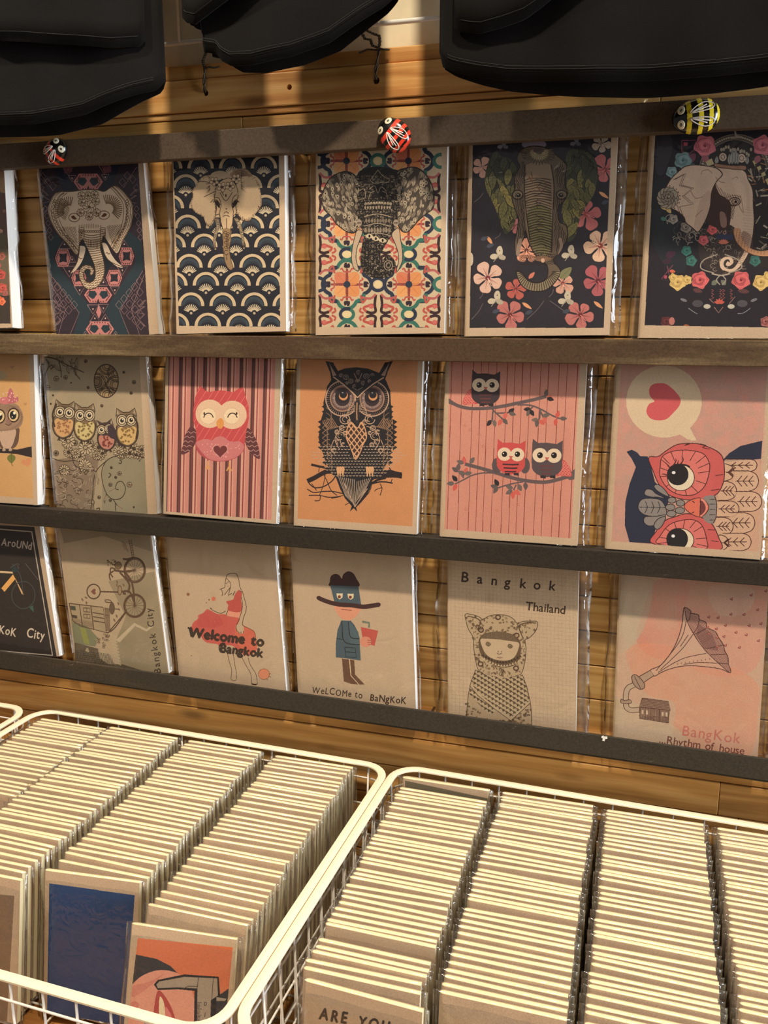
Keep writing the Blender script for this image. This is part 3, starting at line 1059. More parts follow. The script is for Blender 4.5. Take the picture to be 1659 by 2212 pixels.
def art_elephant_scallops(A):
    A.lw = 1.2
    navy, blue, cream = (37, 35, 42), (58, 70, 74), (190, 160, 116)
    A.fill([(165, 20), (1280, -40), (1294, 1884), (228, 1872)], navy)
    old = A.clip
    A.clip = A.mask([(165, 20), (1280, -40), (1294, 1884), (228, 1872)])
    rows_ = [(-40, 120), (300, 305), (170, 1), (500, 300), (720, 310), (900, 1), (1120, 2), (1300, 3), (1510, 4), (1720, 5)]
    ys = [60, 265, 480, 690, 890, 1105, 1295, 1510, 1725]
    for ri, y0 in enumerate(ys):
        off = 325 if ri % 2 == 1 else 158
        for c in range(-1, 5):
            cx = off + c * 333 + 12 + (y0 - 1100) * .045
            if ri % 2 == 0: cx += 0
            cy = y0 + 150
            r = 140
            A.fill(A.epts(cx, cy, r + 24, r + 22, 0, 24, 180, 360).tolist() + [(cx + 164, cy + 40), (cx - 164, cy + 40)], navy)
            P = A.epts(cx, cy, r, r, 0, 20, 178, 362).tolist() + A.epts(cx, cy, r - 34, r - 30, 0, 20, 362, 178)[::1].tolist()
            A.fill(P, cream)
            A.fill(A.epts(cx, cy + 10, r - 36, r - 34, 0, 20, 180, 360).tolist(), (52, 56, 62), .9)
            A.ring(cx, cy + 10, r - 50, r - 48, 22, blue, 0, 190, 350, .75)
            A.fill(A.epts(cx, cy + 60, 96, 100, 0, 20, 180, 360).tolist(), navy)
            fx, fy = cx, cy + 75
            for t in range(-66, 67, 14):
                a = math.radians(-90 + t)
                r0, r1 = 28, 92 - abs(t) * .14
                A.line([(fx + r0 * math.cos(a), fy + r0 * math.sin(a)), (fx + r1 * math.cos(a), fy + r1 * math.sin(a))], 9, (190, 165, 124), sm=False)
            A.ell(fx, fy + 4, 14, 14, (170, 145, 110))
    A.clip = old
    fur, ink = (190, 156, 112), (66, 42, 26)
    earL = [(430, 350), (480, 300), (560, 285), (600, 330), (610, 420), (600, 520), (615, 640), (600, 760), (560, 820), (510, 790), (480, 720), (420, 690), (370, 640), (350, 580), (375, 500), (365, 450), (400, 400)]
    earR = [(880, 290), (950, 285), (1020, 310), (1060, 370), (1085, 450), (1100, 540), (1095, 610), (1060, 660), (1000, 730), (960, 765), (900, 750), (850, 700), (830, 620), (850, 500), (830, 400), (850, 330)]
    A.fill(earL, fur, sm=True); A.fill(earR, fur, sm=True)
    for E in (earL, earR):
        q = spline(E, 6, True)
        c = q.mean(0)
        L = []
        for i, p in enumerate(q):
            for _ in range(2):
                t = A.R.uniform(.90, 1.0)
                b = c + (p - c) * t + np.array([A.R.uniform(-6, 6), A.R.uniform(-6, 6)])
                e = c + (p - c) * (t + A.R.uniform(.05, .13)) + np.array([0, A.R.uniform(0, 14)])
                L.append([b, e])
        A.lines(L, 3.5, ink, .9, sm=False, taper=True)
    A.fill([(760, 280), (820, 230), (880, 215), (950, 230), (1000, 295), (900, 290), (850, 300), (790, 320)], (150, 116, 80), sm=True)
    A.hatch([(800, 250), (880, 215), (990, 290), (860, 300)], 20, 9, 3, ink, .7)
    A.fill([(560, 290), (600, 250), (680, 240), (750, 270), (780, 320), (700, 320), (620, 340)], (178, 148, 106), sm=True)
    face = [(610, 470), (640, 380), (700, 330), (770, 320), (830, 400), (850, 500), (825, 600), (832, 680), (800, 720), (790, 800), (770, 860), (775, 960), (760, 1050), (768, 1140), (790, 1230), (798, 1262), (770, 1285), (735, 1250), (708, 1180), (695, 1080), (690, 960), (690, 860), (670, 780), (655, 700), (618, 700), (625, 620), (605, 560)]
    A.fill(face, (186, 152, 108), sm=True)
    A.fill([(690, 860), (775, 860), (770, 960), (760, 1080), (768, 1140), (796, 1262), (770, 1285), (735, 1250), (705, 1160), (692, 1040)], (140, 108, 70), sm=True)
    A.line(face, 5, ink, closed=True)
    # decorated tusks beside the trunk
    for P in ([(625, 740), (640, 820), (615, 900), (600, 990), (612, 1060)], [(830, 740), (870, 820), (890, 900), (905, 990), (912, 1050)]):
        q = spline(P, 8)
        for i in range(0, len(q), 1):
            A.ring(q[i][0], q[i][1], 22 - i * .4, 7, 4, ink)
            A.ring(q[i][0], q[i][1] + 4, 20 - i * .4, 6, 2.5, (200, 176, 130))
    # forehead flowers
    for cx, cy, r in ((598, 350, 48), (680, 410, 52), (765, 400, 50), (832, 320, 50)):
        A.flower(cx, cy, r, 5, (196, 164, 122), ink, A.R.uniform(0, 70), ink, 4, .36)
        for i in range(10):
            t = i * .628
            A.line([(cx, cy), (cx + r * .42 * math.cos(t), cy + r * .42 * math.sin(t))], 3.5, ink, sm=False)
    for cx, cy, sg in ((555, 360, -1), (880, 340, 1)):
        L = []
        for i in range(30):
            t = A.R.uniform(-1.3, 1.3)
            L.append([(cx, cy + t * 60), (cx + sg * A.R.uniform(15, 50), cy + t * 95)])
        A.lines(L, 3.5, ink, .9, sm=False, taper=True)
    A.lines([[(660, 470), (722, 555), (790, 465)], [(672, 450), (700, 500)], [(610, 520), (650, 530), (672, 600), (660, 660), (655, 720)], [(838, 490), (800, 520), (785, 600), (800, 660), (798, 720)], [(700, 690), (725, 670), (752, 690)],
             [(690, 720), (725, 708), (760, 722)], [(728, 740), (730, 850)], [(620, 640), (612, 720)], [(490, 515), (560, 480), (610, 455)], [(560, 575), (590, 540)], [(430, 350), (480, 350), (545, 362)], [(1060, 610), (1095, 640)], [(860, 750), (940, 770), (1000, 770)]], 5.5, ink)
    A.ell(722, 500, 8, 16, ink); A.ell(727, 640, 6, 8, ink)
    for ex, sg in ((632, 1), (818, -1)):
        A.fill([(ex - 30 * sg, 565), (ex + 5 * sg, 555), (ex + 26 * sg, 600), (ex + 22 * sg, 632), (ex - 5 * sg, 605)], (46, 30, 24), sm=True)
        A.line([(ex - 45 * sg, 572), (ex - 10 * sg, 545), (ex + 35 * sg, 600)], 7, ink)
    for k in range(7):
        y = 890 + k * 26
        A.ring(725 + (12 if k % 2 else -8), y, 17 - k, 12, 4, ink); A.ring(742 - (8 if k % 2 else -4), y + 8, 14 - k, 10, 4, ink)
    A.ring(725, 1100, 22, 24, 5, ink, 0, 20, 330); A.line([(728, 1120), (732, 1180)], 5, ink)


def art_elephant_tiles(A):
    A.lw = 1.2
    cream, green, blue, red, org, dk = (188, 160, 118), (52, 104, 84), (44, 50, 66), (176, 74, 58), (206, 122, 62), (58, 34, 34)
    box = [(200, 100), (1372, 60), (1362, 1868), (210, 1862)]
    A.fill(box, cream)
    A.clip = A.mask(box)

    def tile(cx, cy, s=1.0):
        # lobed outline: circles at N E S W joined by squared steps
        seg = []
        for rot in (0, 90, 180, 270):
            r = math.radians(rot)
            c, d = math.cos(r), math.sin(r)
            P = [(-165, -165), (-165, -120), (-120, -120)]
            lob = [(x, y) for x, y in A.epts(0, -130, 92, 100, 0, 12, 200, 340)]
            PP = [(-160, -88), (-160, -160 + 10), (-112, -150)] + lob + [(112, -150), (160, -150), (160, -88)]
            seg.append([(cx + s * (x * c - y * d), cy + s * (x * d + y * c)) for x, y in PP])
        cols = [green, blue, green, blue]
        for P, c_ in zip(seg, cols):
            A.line(P, 30 * s, c_, sm=False)
        for k in range(8):
            t = math.radians(22.5 + 45 * k)
        for k, c_ in zip(range(4), (org, (214, 140, 74), (198, 98, 62), org)):
            t = math.radians(45 + 90 * k)
            ux, uy = math.cos(t), math.sin(t)
            A.fill([(cx, cy), (cx + 60 * ux - 62 * uy, cy + 60 * uy + 62 * ux), (cx + 128 * ux - 40 * uy, cy + 128 * uy + 40 * ux), (cx + 150 * ux, cy + 150 * uy), (cx + 128 * ux + 40 * uy, cy + 128 * uy - 40 * ux), (cx + 60 * ux + 62 * uy, cy + 60 * uy - 62 * ux)], c_, tex=.25, sm=True)
            A.line([(cx, cy), (cx + 130 * ux, cy + 130 * uy)], 4, (180, 90, 50), .6, sm=False)
            t = math.radians(90 * k)
            ux, uy = math.cos(t), math.sin(t)
            A.fill([(cx + 20 * ux - 14 * uy, cy + 20 * uy + 14 * ux), (cx + 150 * ux - 10 * uy, cy + 150 * uy + 10 * ux), (cx + 150 * ux + 10 * uy, cy + 150 * uy - 10 * ux), (cx + 20 * ux + 14 * uy, cy + 20 * uy - 14 * ux)], (140, 62, 50))
            for sg in (-1, 1):
                A.line([(cx + 118 * ux, cy + 118 * uy), (cx + 122 * ux - 30 * sg * uy, cy + 122 * uy + 30 * sg * ux), (cx + 150 * ux - 46 * sg * uy, cy + 150 * uy + 46 * sg * ux), (cx + 140 * ux - 62 * sg * uy, cy + 140 * uy + 62 * sg * ux)], 12, red)
            A.fill([(cx + 160 * ux - 26 * uy, cy + 160 * uy + 26 * ux), (cx + 200 * ux - 22 * uy, cy + 200 * uy + 22 * ux), (cx + 190 * ux, cy + 190 * uy), (cx + 205 * ux, cy + 205 * uy), (cx + 200 * ux + 22 * uy, cy + 200 * uy - 22 * ux), (cx + 160 * ux + 26 * uy, cy + 160 * uy - 26 * ux)], (52, 36, 44), sm=True)
        A.ell(cx, cy, 32, 32, (44, 52, 66))
    for cy in (295, 890, 1460, 2040):
        for cx in (478, 1062):
            tile(cx + (1460 - cy) * -.004, cy)
        for cx in (770,):
            A.ring(cx, cy, 62, 58, 26, green if cy % 2 else blue)
            A.ell(cx, cy, 36, 34, (206, 178, 122))
        A.ring(205, cy, 70, 62, 26, blue); A.ring(1362, cy, 62, 60, 26, green)
    for cy in (600, 1176, 1742):
        for cx in (478, 1062):
            A.ring(cx, cy, 62, 52, 26, green if cx < 700 else blue, 0, -60, 130); A.ring(cx, cy, 62, 52, 26, blue if cx < 700 else green, 0, 130, 300)
            A.ell(cx, cy, 40, 34, (206, 178, 122))
        for cx, sg in ((250, 1), (720, -1), (830, 1), (1320, -1)):
            for v in (-1, 1):
                for (w_, c_, o) in ((22, dk, 0), (20, red, 1)):
                    if o == 0:
                        A.line([(cx - 30 * sg, cy + v * 185), (cx - 20 * sg, cy + v * 90), (cx - 28 * sg, cy + v * 30), (cx + 10 * sg, cy + v * 12), (cx + 60 * sg, cy + v * 25)], w_, c_)
                    else:
                        A.line([(cx + 60 * sg, cy + v * 25), (cx + 85 * sg, cy + v * 60), (cx + 40 * sg, cy + v * 80), (cx + 5 * sg, cy + v * 90), (cx - 4 * sg, cy + v * 60)], w_, c_)
                        A.line([(cx + 85 * sg, cy + v * 10), (cx + 120 * sg, cy + v * 30), (cx + 108 * sg, cy + v * 60)], w_ * .8, c_)
                        A.ell(cx + 15 * sg, cy + v * 72, 22, 20, (186, 92, 76))
                A.line([(cx - 30 * sg, cy + v * 190), (cx + 20 * sg, cy + v * 150), (cx + 100 * sg, cy + v * 160)], 18, (168, 84, 76))
                A.line([(cx + 60 * sg, cy + v * 150), (cx + 95 * sg, cy + v * 110), (cx + 112 * sg, cy + v * 180)], 16, red)
    A.clip = None
    # head
    ink, mid, lt = (34, 28, 24), (74, 62, 50), (150, 128, 98)
    earL = [(560, 440), (480, 395), (400, 410), (320, 460), (265, 550), (240, 650), (262, 750), (330, 820), (380, 890), (440, 940), (500, 972), (560, 965), (580, 880), (590, 700), (600, 560)]
    earR = [(950, 400), (1050, 360), (1130, 358), (1200, 400), (1260, 480), (1290, 560), (1300, 640), (1290, 740), (1220, 800), (1150, 860), (1090, 930), (1040, 968), (990, 950), (950, 860), (960, 700), (930, 540)]
    head = [(480, 400), (560, 440), (600, 390), (700, 355), (790, 350), (900, 370), (980, 400), (1010, 520), (1000, 640), (975, 740), (960, 860), (930, 940), (900, 1000), (860, 1060), (820, 1130), (790, 1210), (800, 1260), (830, 1210), (880, 1195), (930, 1240), (935, 1300), (900, 1370), (830, 1400), (740, 1400), (660, 1370), (615, 1310), (605, 1210), (620, 1090), (640, 1000), (620, 940), (580, 880), (560, 780), (540, 640), (560, 520)]
    for P in (earL, earR):
        A.fill(P, mid, sm=True)
    A.fill(head, ink, sm=True)
    for P, ang in ((earL, 70), (earR, 110)):
        old = A.clip
        A.clip = A.mask(P, True)
        for q in A.inside(P, 120):
            a_ = math.radians(ang + A.R.uniform(-25, 25))
            l = A.R.uniform(18, 40)
            A.leaf(q[0] - l * math.cos(a_), q[1] - l * math.sin(a_), q[0] + l * math.cos(a_), q[1] + l * math.sin(a_), A.R.uniform(7, 13), A.R.choice([lt, (166, 144, 110), (128, 108, 82)]), ink)
        for q in A.inside(P, 22):
            A.ell(q[0], q[1], 15, 19, (160, 138, 106)); A.ell(q[0], q[1], 6, 7, ink)
        A.clip = old
        A.line(P, 7, ink, closed=True)
    old = A.clip
    A.clip = A.mask(head, True)
    for y in range(440, 1390, 26):
        for x in range(540, 1010, 26):
            q = (x + A.R.uniform(-8, 8), y + A.R.uniform(-8, 8))
            if abs(q[0] - 790) < 60 and 520 < q[1] < 640: continue
            c_ = A.R.choice([lt, (116, 98, 74), (96, 80, 62)])
            A.ring(q[0], q[1], A.R.uniform(6, 11), A.R.uniform(5, 9), 4, c_, 0, A.R.uniform(0, 180), A.R.uniform(200, 400))
    for k in range(10):
        A.ell(655 + k * 26, 700 - 8 * math.sin(k / 9 * 3.14), 11, 14, (170, 148, 112)); A.ell(655 + k * 26, 702, 4, 6, ink)
        A.ell(650 + k * 26, 735, 8, 15, (150, 128, 96))
    for y in (810, 900, 990):
        A.line([(640, y + 10), (765, y - 15), (890, y + 12)], 6, lt)
    for k in range(9):
        A.leaf(655 + k * 28, 975, 655 + k * 28, 920, 10, lt, ink); A.leaf(660 + k * 27, 880, 660 + k * 27, 835, 10, (130, 110, 84), ink)
    for x, y in ((690, 1005), (750, 1028), (815, 1045)):
        A.fill([(x - 38, y), (x, y - 24), (x + 38, y + 6), (x, y + 22)], (186, 162, 122), sm=True); A.ell(x, y, 10, 14, ink)
    A.lines([[(770, 380), (720, 450), (700, 480), (750, 510), (790, 500), (850, 500), (880, 470), (820, 440), (770, 380)], [(690, 560), (740, 530), (770, 600), (800, 540), (850, 580)], [(680, 660), (700, 600), (740, 580)], [(860, 660), (850, 600), (810, 580)], [(580, 580), (640, 560), (650, 640), (590, 660)], [(900, 560), (960, 570), (980, 660), (930, 680)]], 5, (146, 126, 94))
    A.ring(868, 1280, 40, 46, 6, lt); A.ring(868, 1280, 20, 24, 5, lt)
    A.clip = old
    for P in ([(575, 950), (625, 960), (600, 1040), (570, 1130), (565, 1230), (590, 1330), (545, 1310), (522, 1230), (528, 1120), (550, 1020)], [(900, 985), (965, 930), (985, 1040), (1002, 1150), (1000, 1240), (960, 1330), (945, 1320), (965, 1240), (960, 1160), (930, 1070)]):
        A.fill(P, (176, 146, 110), sm=True); A.line(P, 5, ink, closed=True)
    for x, y in ((592, 880), (940, 880)):
        A.ell(x, y, 26, 32, (146, 124, 96)); A.ell(x - 9, y, 6, 8, ink); A.ell(x + 9, y, 6, 8, ink); A.ell(x, y + 45, 20, 10, (120, 100, 78))


def butterfly(A, x, y, s, col, rot=0):
    c, d = math.cos(rot), math.sin(rot)
    tr = lambda P: [(x + s * (a * c - b * d), y + s * (a * d + b * c)) for a, b in P]
    A.fill(tr([(0, 0), (-.3, -.5), (-.1, -1.1), (.3, -1.2), (.55, -.7), (.5, 0)]), col, sm=True)
    A.fill(tr([(0, 0), (-.7, -.15), (-1.1, .25), (-.8, .6), (-.2, .5)]), col, sm=True)
    A.fill(tr([(0, 0), (.5, -.1), (1.0, .2), (.8, .6), (.2, .5)]), tuple(c_ * .88 for c_ in col), sm=True)
    A.line(tr([(0, .1), (-.6, .95)]), s * .1, tuple(c_ * .8 for c_ in col), sm=False)
    A.ell(*tr([(.15, -.6)])[0], s * .07, s * .07, (60, 50, 44))


def art_elephant_hibiscus(A):
    bg = (42, 38, 42)
    box = [(245, 100), (1428, 60), (1360, 1770), (215, 1770)]
    A.fill(box, bg)
    A.clip = A.mask(box)
    A.fill(box, (58, 48, 56), .5, tex=1.0, tscale=60)
    pk, ro, ye, wh = (196, 142, 112), (176, 92, 84), (200, 160, 112), (172, 148, 118)
    for x0, y0, x1, y1 in ((250, 700, 330, 620), (330, 1560, 230, 1700), (850, 1540, 700, 1700), (900, 1540, 1100, 1700), (480, 960, 430, 1010), (330, 1450, 300, 1520), (930, 1440, 890, 1510)):
        A.line([(x0, y0), ((x0 + x1) / 2 + 12, (y0 + y1) / 2), (x1, y1)], 6, (104, 90, 84), .9)
    A.hibiscus(370, 1345, 128, (204, 158, 128), (120, 50, 50), 30)
    A.hibiscus(1330, 1070, 135, (206, 160, 122), (140, 56, 46), 170)
    A.hibiscus(1370, 420, 120, ro, (130, 60, 50), 100)
    A.hibiscus(320, 400, 88, pk, (150, 110, 90), 80)
    A.hibiscus(1210, 800, 130, ro, (150, 66, 58), -10)
    A.hibiscus(1310, 1370, 130, (164, 80, 78), (100, 40, 44), 20)
    A.hibiscus(560, 1660, 120, (176, 98, 84), (110, 46, 44), 12)
    A.hibiscus(1160, 1660, 120, (176, 98, 84), (110, 46, 44), 12)
    A.hibiscus(1010, 1390, 95, (196, 140, 110), (130, 60, 52), 40)
    A.hibiscus(700, 1110, 105, (206, 134, 98), (90, 50, 40), 50)
    A.hibiscus(600, 900, 60, (176, 100, 90), (110, 50, 48), 10)
    A.hibiscus(610, 1440, 84, (174, 82, 66), (110, 46, 44), 60)
    A.hibiscus(1340, 200, 80, wh, (120, 90, 80), 10)
    for x0, y0, x1, y1 in ((1320, 610, 1400, 665), (665, 1555, 745, 1610), (1275, 1545, 1350, 1605), (365, 990, 410, 1060)):
        A.leaf(x0, y0, x1, y1, 14, (206, 136, 84))
    for x, y in ((340, 1020), (390, 1080), (720, 1650), (440, 1640), (1040, 1640), (1370, 710)):
        A.leaf(x - 30, y, x + 34, y - 24, 16, (66, 68, 76))
    for x, y in ((460, 1150), (1070, 1140), (440, 1530), (1040, 1530)):
        butterfly(A, x, y, 64, (184, 164, 130), .05)
    butterfly(A, 500, 215, 44, (120, 112, 112)); butterfly(A, 1120, 190, 44, (110, 104, 106))
    A.ell(230, 1185, 16, 55, (180, 160, 130)); A.ell(765, 205, 105, 45, (120, 104, 106))
    # ears made of leaves
    skin, dk, lt, ol = (98, 80, 60), (40, 29, 24), (142, 118, 88), (112, 102, 56)
    earL = [(440, 260), (380, 340), (350, 460), (350, 560), (380, 640), (430, 740), (470, 850), (520, 970), (590, 900), (620, 780), (600, 640), (590, 520), (620, 420), (560, 330), (480, 300)]
    earR = [(1060, 260), (1180, 250), (1270, 310), (1310, 420), (1300, 540), (1270, 640), (1220, 720), (1170, 800), (1140, 900), (1110, 1000), (1050, 1030), (1020, 900), (1000, 780), (1030, 640), (1040, 500), (1030, 380)]
    A.fill(earL, (64, 62, 42), sm=True); A.fill(earR, (64, 64, 46), sm=True)
    A.fill([(430, 340), (520, 330), (600, 420), (590, 620), (540, 660), (420, 600), (370, 470)], (50, 46, 38), sm=True)
    for P, rg in ((earL, 46), (earR, 54)):
        old = A.clip
        A.clip = A.mask(P, True) if old is None else old * A.mask(P, True)
        for q in A.inside(P, rg):
            a_ = A.R.uniform(.8, 2.4)
            l = A.R.uniform(42, 82)
            dark_ = q[1] < 480
            c_ = A.R.choice([(72, 72, 48), (60, 60, 46)] if dark_ else [ol, (136, 118, 60), (96, 90, 54)])
            x0, y0, x1, y1 = q[0] - l * math.cos(a_), q[1] - l * math.sin(a_), q[0] + l * math.cos(a_), q[1] + l * math.sin(a_)
            A.leaf(x0, y0, x1, y1, l * .50, (38, 36, 26))
            A.leaf(x0, y0, x1, y1, l * .42, c_, (54, 48, 30))
            for t in (.3, .5, .7):
                mx, my = x0 + (x1 - x0) * t, y0 + (y1 - y0) * t
                nx_, ny_ = -(y1 - y0) / (2 * l), (x1 - x0) / (2 * l)
                for sg in (-1, 1):
                    A.line([(mx, my), (mx + sg * nx_ * l * .36 + (x1 - x0) * .1, my + sg * ny_ * l * .36 + (y1 - y0) * .1)], 2.5, (58, 52, 32), .8, sm=False)
        A.clip = old
    head = [(660, 250), (760, 220), (880, 240), (960, 300), (1040, 380), (1030, 470), (1030, 560), (1050, 620), (1020, 690), (970, 740), (980, 860), (1040, 900), (1050, 1000), (1010, 1080), (960, 1150), (930, 1200), (990, 1280), (960, 1360), (880, 1440), (790, 1460), (700, 1440), (640, 1380), (615, 1290), (660, 1300), (720, 1370), (800, 1385), (870, 1350), (880, 1250), (830, 1200), (770, 1140), (720, 1040), (690, 940), (680, 1000), (640, 1080), (610, 1140), (600, 1040), (620, 940), (630, 840), (590, 720), (575, 640), (600, 590), (600, 480), (640, 400), (620, 320)]
    A.fill(head, skin, sm=True)
    old = A.clip
    A.clip = (1 if old is None else old) * A.mask(head, True)
    A.fill([(700, 380), (900, 380), (930, 560), (920, 800), (890, 1140), (790, 1130), (720, 1000), (690, 800), (690, 540)], (132, 106, 78), .9, sm=True)
    A.fill([(720, 760), (900, 760), (890, 1150), (800, 1140), (730, 1020)], (100, 92, 52), .85, sm=True)
    A.fill([(620, 1290), (720, 1370), (850, 1370), (980, 1280), (960, 1380), (800, 1480), (650, 1400)], (138, 118, 84), .8, sm=True)
    for y in range(500, 1180, 22):
        j = A.R.uniform(-6, 6)
        w0 = 118 - (y - 500) * .045
        cxx = 805 + (y - 700) * .06
        A.line([(cxx - w0, y + j + 12), (cxx - w0 * .5, y - 4), (cxx, y - 12 + j), (cxx + w0 * .5, y - 2), (cxx + w0, y + 14 - j)], A.R.uniform(5, 9), dk, .85)
        A.line([(cxx - w0 * .8, y + 18), (cxx, y + 4), (cxx + w0 * .8, y + 18)], 4, (168, 142, 100), .35)
        if A.R.random() < .5: A.line([(cxx + A.R.uniform(-50, 50), y - 10), (cxx + A.R.uniform(-50, 50), y + 14)], 5, dk, .8, sm=False)
    L = []
    for i in range(26):
        t = math.pi * (i / 25)
        cxx, cyy = 800, 1290
        L.append([(cxx - 120 * math.cos(t), cyy + 60 * math.sin(t)), (cxx - 185 * math.cos(t), cyy + 165 * math.sin(t))])
    A.lines(L, 6, dk, .85, sm=False)
    for P, ang in (([(600, 400), (680, 340), (700, 460), (640, 600), (590, 560)], 70), ([(940, 400), (1000, 360), (1040, 460), (1030, 600), (960, 560)], 100), ([(600, 640), (690, 640), (690, 960), (620, 1060), (620, 800)], 85), ([(930, 650), (1040, 640), (980, 860), (1050, 1000), (960, 1150), (930, 900)], 95), ([(640, 260), (960, 260), (930, 340), (680, 340)], 10)):
        A.hatch(P, ang, 15, 7, dk, .8, wave=5)
        A.hatch(P, ang, 34, 5, lt, .4, wave=6)
    A.clip = old
    A.line(head, 8, dk, closed=True)
    A.line([(690, 380), (680, 560), (700, 800), (730, 1020)], 8, dk); A.line([(910, 380), (935, 560), (925, 800), (915, 1120)], 8, dk)
    for ring_, (n, r0, r1, c_) in enumerate(((17, 30, 110, (92, 78, 56)), (13, 20, 75, (146, 124, 84)))):
        for k in range(n):
            t = math.radians(-15 + 210 * k / (n - 1))
            A.leaf(810 + r0 * math.cos(t), 275 + r0 * .5 * math.sin(t), 810 + r1 * 1.15 * math.cos(t), 275 + r1 * math.sin(t), 11, c_, dk)
    A.ell(805, 258, 48, 22, (84, 72, 62))
    for ex, sg in ((625, 1), (1000, -1)):
        A.ring(ex, 635, 46, 40, 8, dk); A.ell(ex + 8 * sg, 640, 20, 16, (30, 22, 18)); A.ring(ex, 635, 32, 26, 4, lt); A.ell(ex + 4 * sg, 633, 4, 4, (190, 180, 160))
    for P in ([(740, 440), (750, 500), (720, 480), (760, 540)], [(850, 510), (870, 560), (840, 600)], [(790, 560), (830, 620)]):
        A.line(P, 9, (108, 70, 48))
    for P in ([(640, 1010), (620, 1070), (610, 1140), (635, 1160), (650, 1090), (665, 1020)], [(1000, 1010), (1010, 1080), (965, 1150), (985, 1080), (975, 1010)]):
        A.fill(P, (134, 108, 86), sm=True)
    A.hatch([(640, 1150), (950, 1140), (960, 1230), (640, 1240)], 25, 12, 5, (40, 30, 26), .9, wave=6)
    for k in range(9):
        t = math.radians(200 + k * 17)
        A.leaf(840, 1200, 840 + 95 * math.cos(t), 1200 + 55 * math.sin(t), 9, (128, 92, 64), dk)
    A.ell(840, 1195, 16, 20, (186, 140, 104))
    A.leaf(985, 1350, 1085, 1255, 34, (118, 112, 72), (74, 74, 50)); A.leaf(720, 1350, 770, 1295, 16, (190, 104, 76))
    A.clip = None


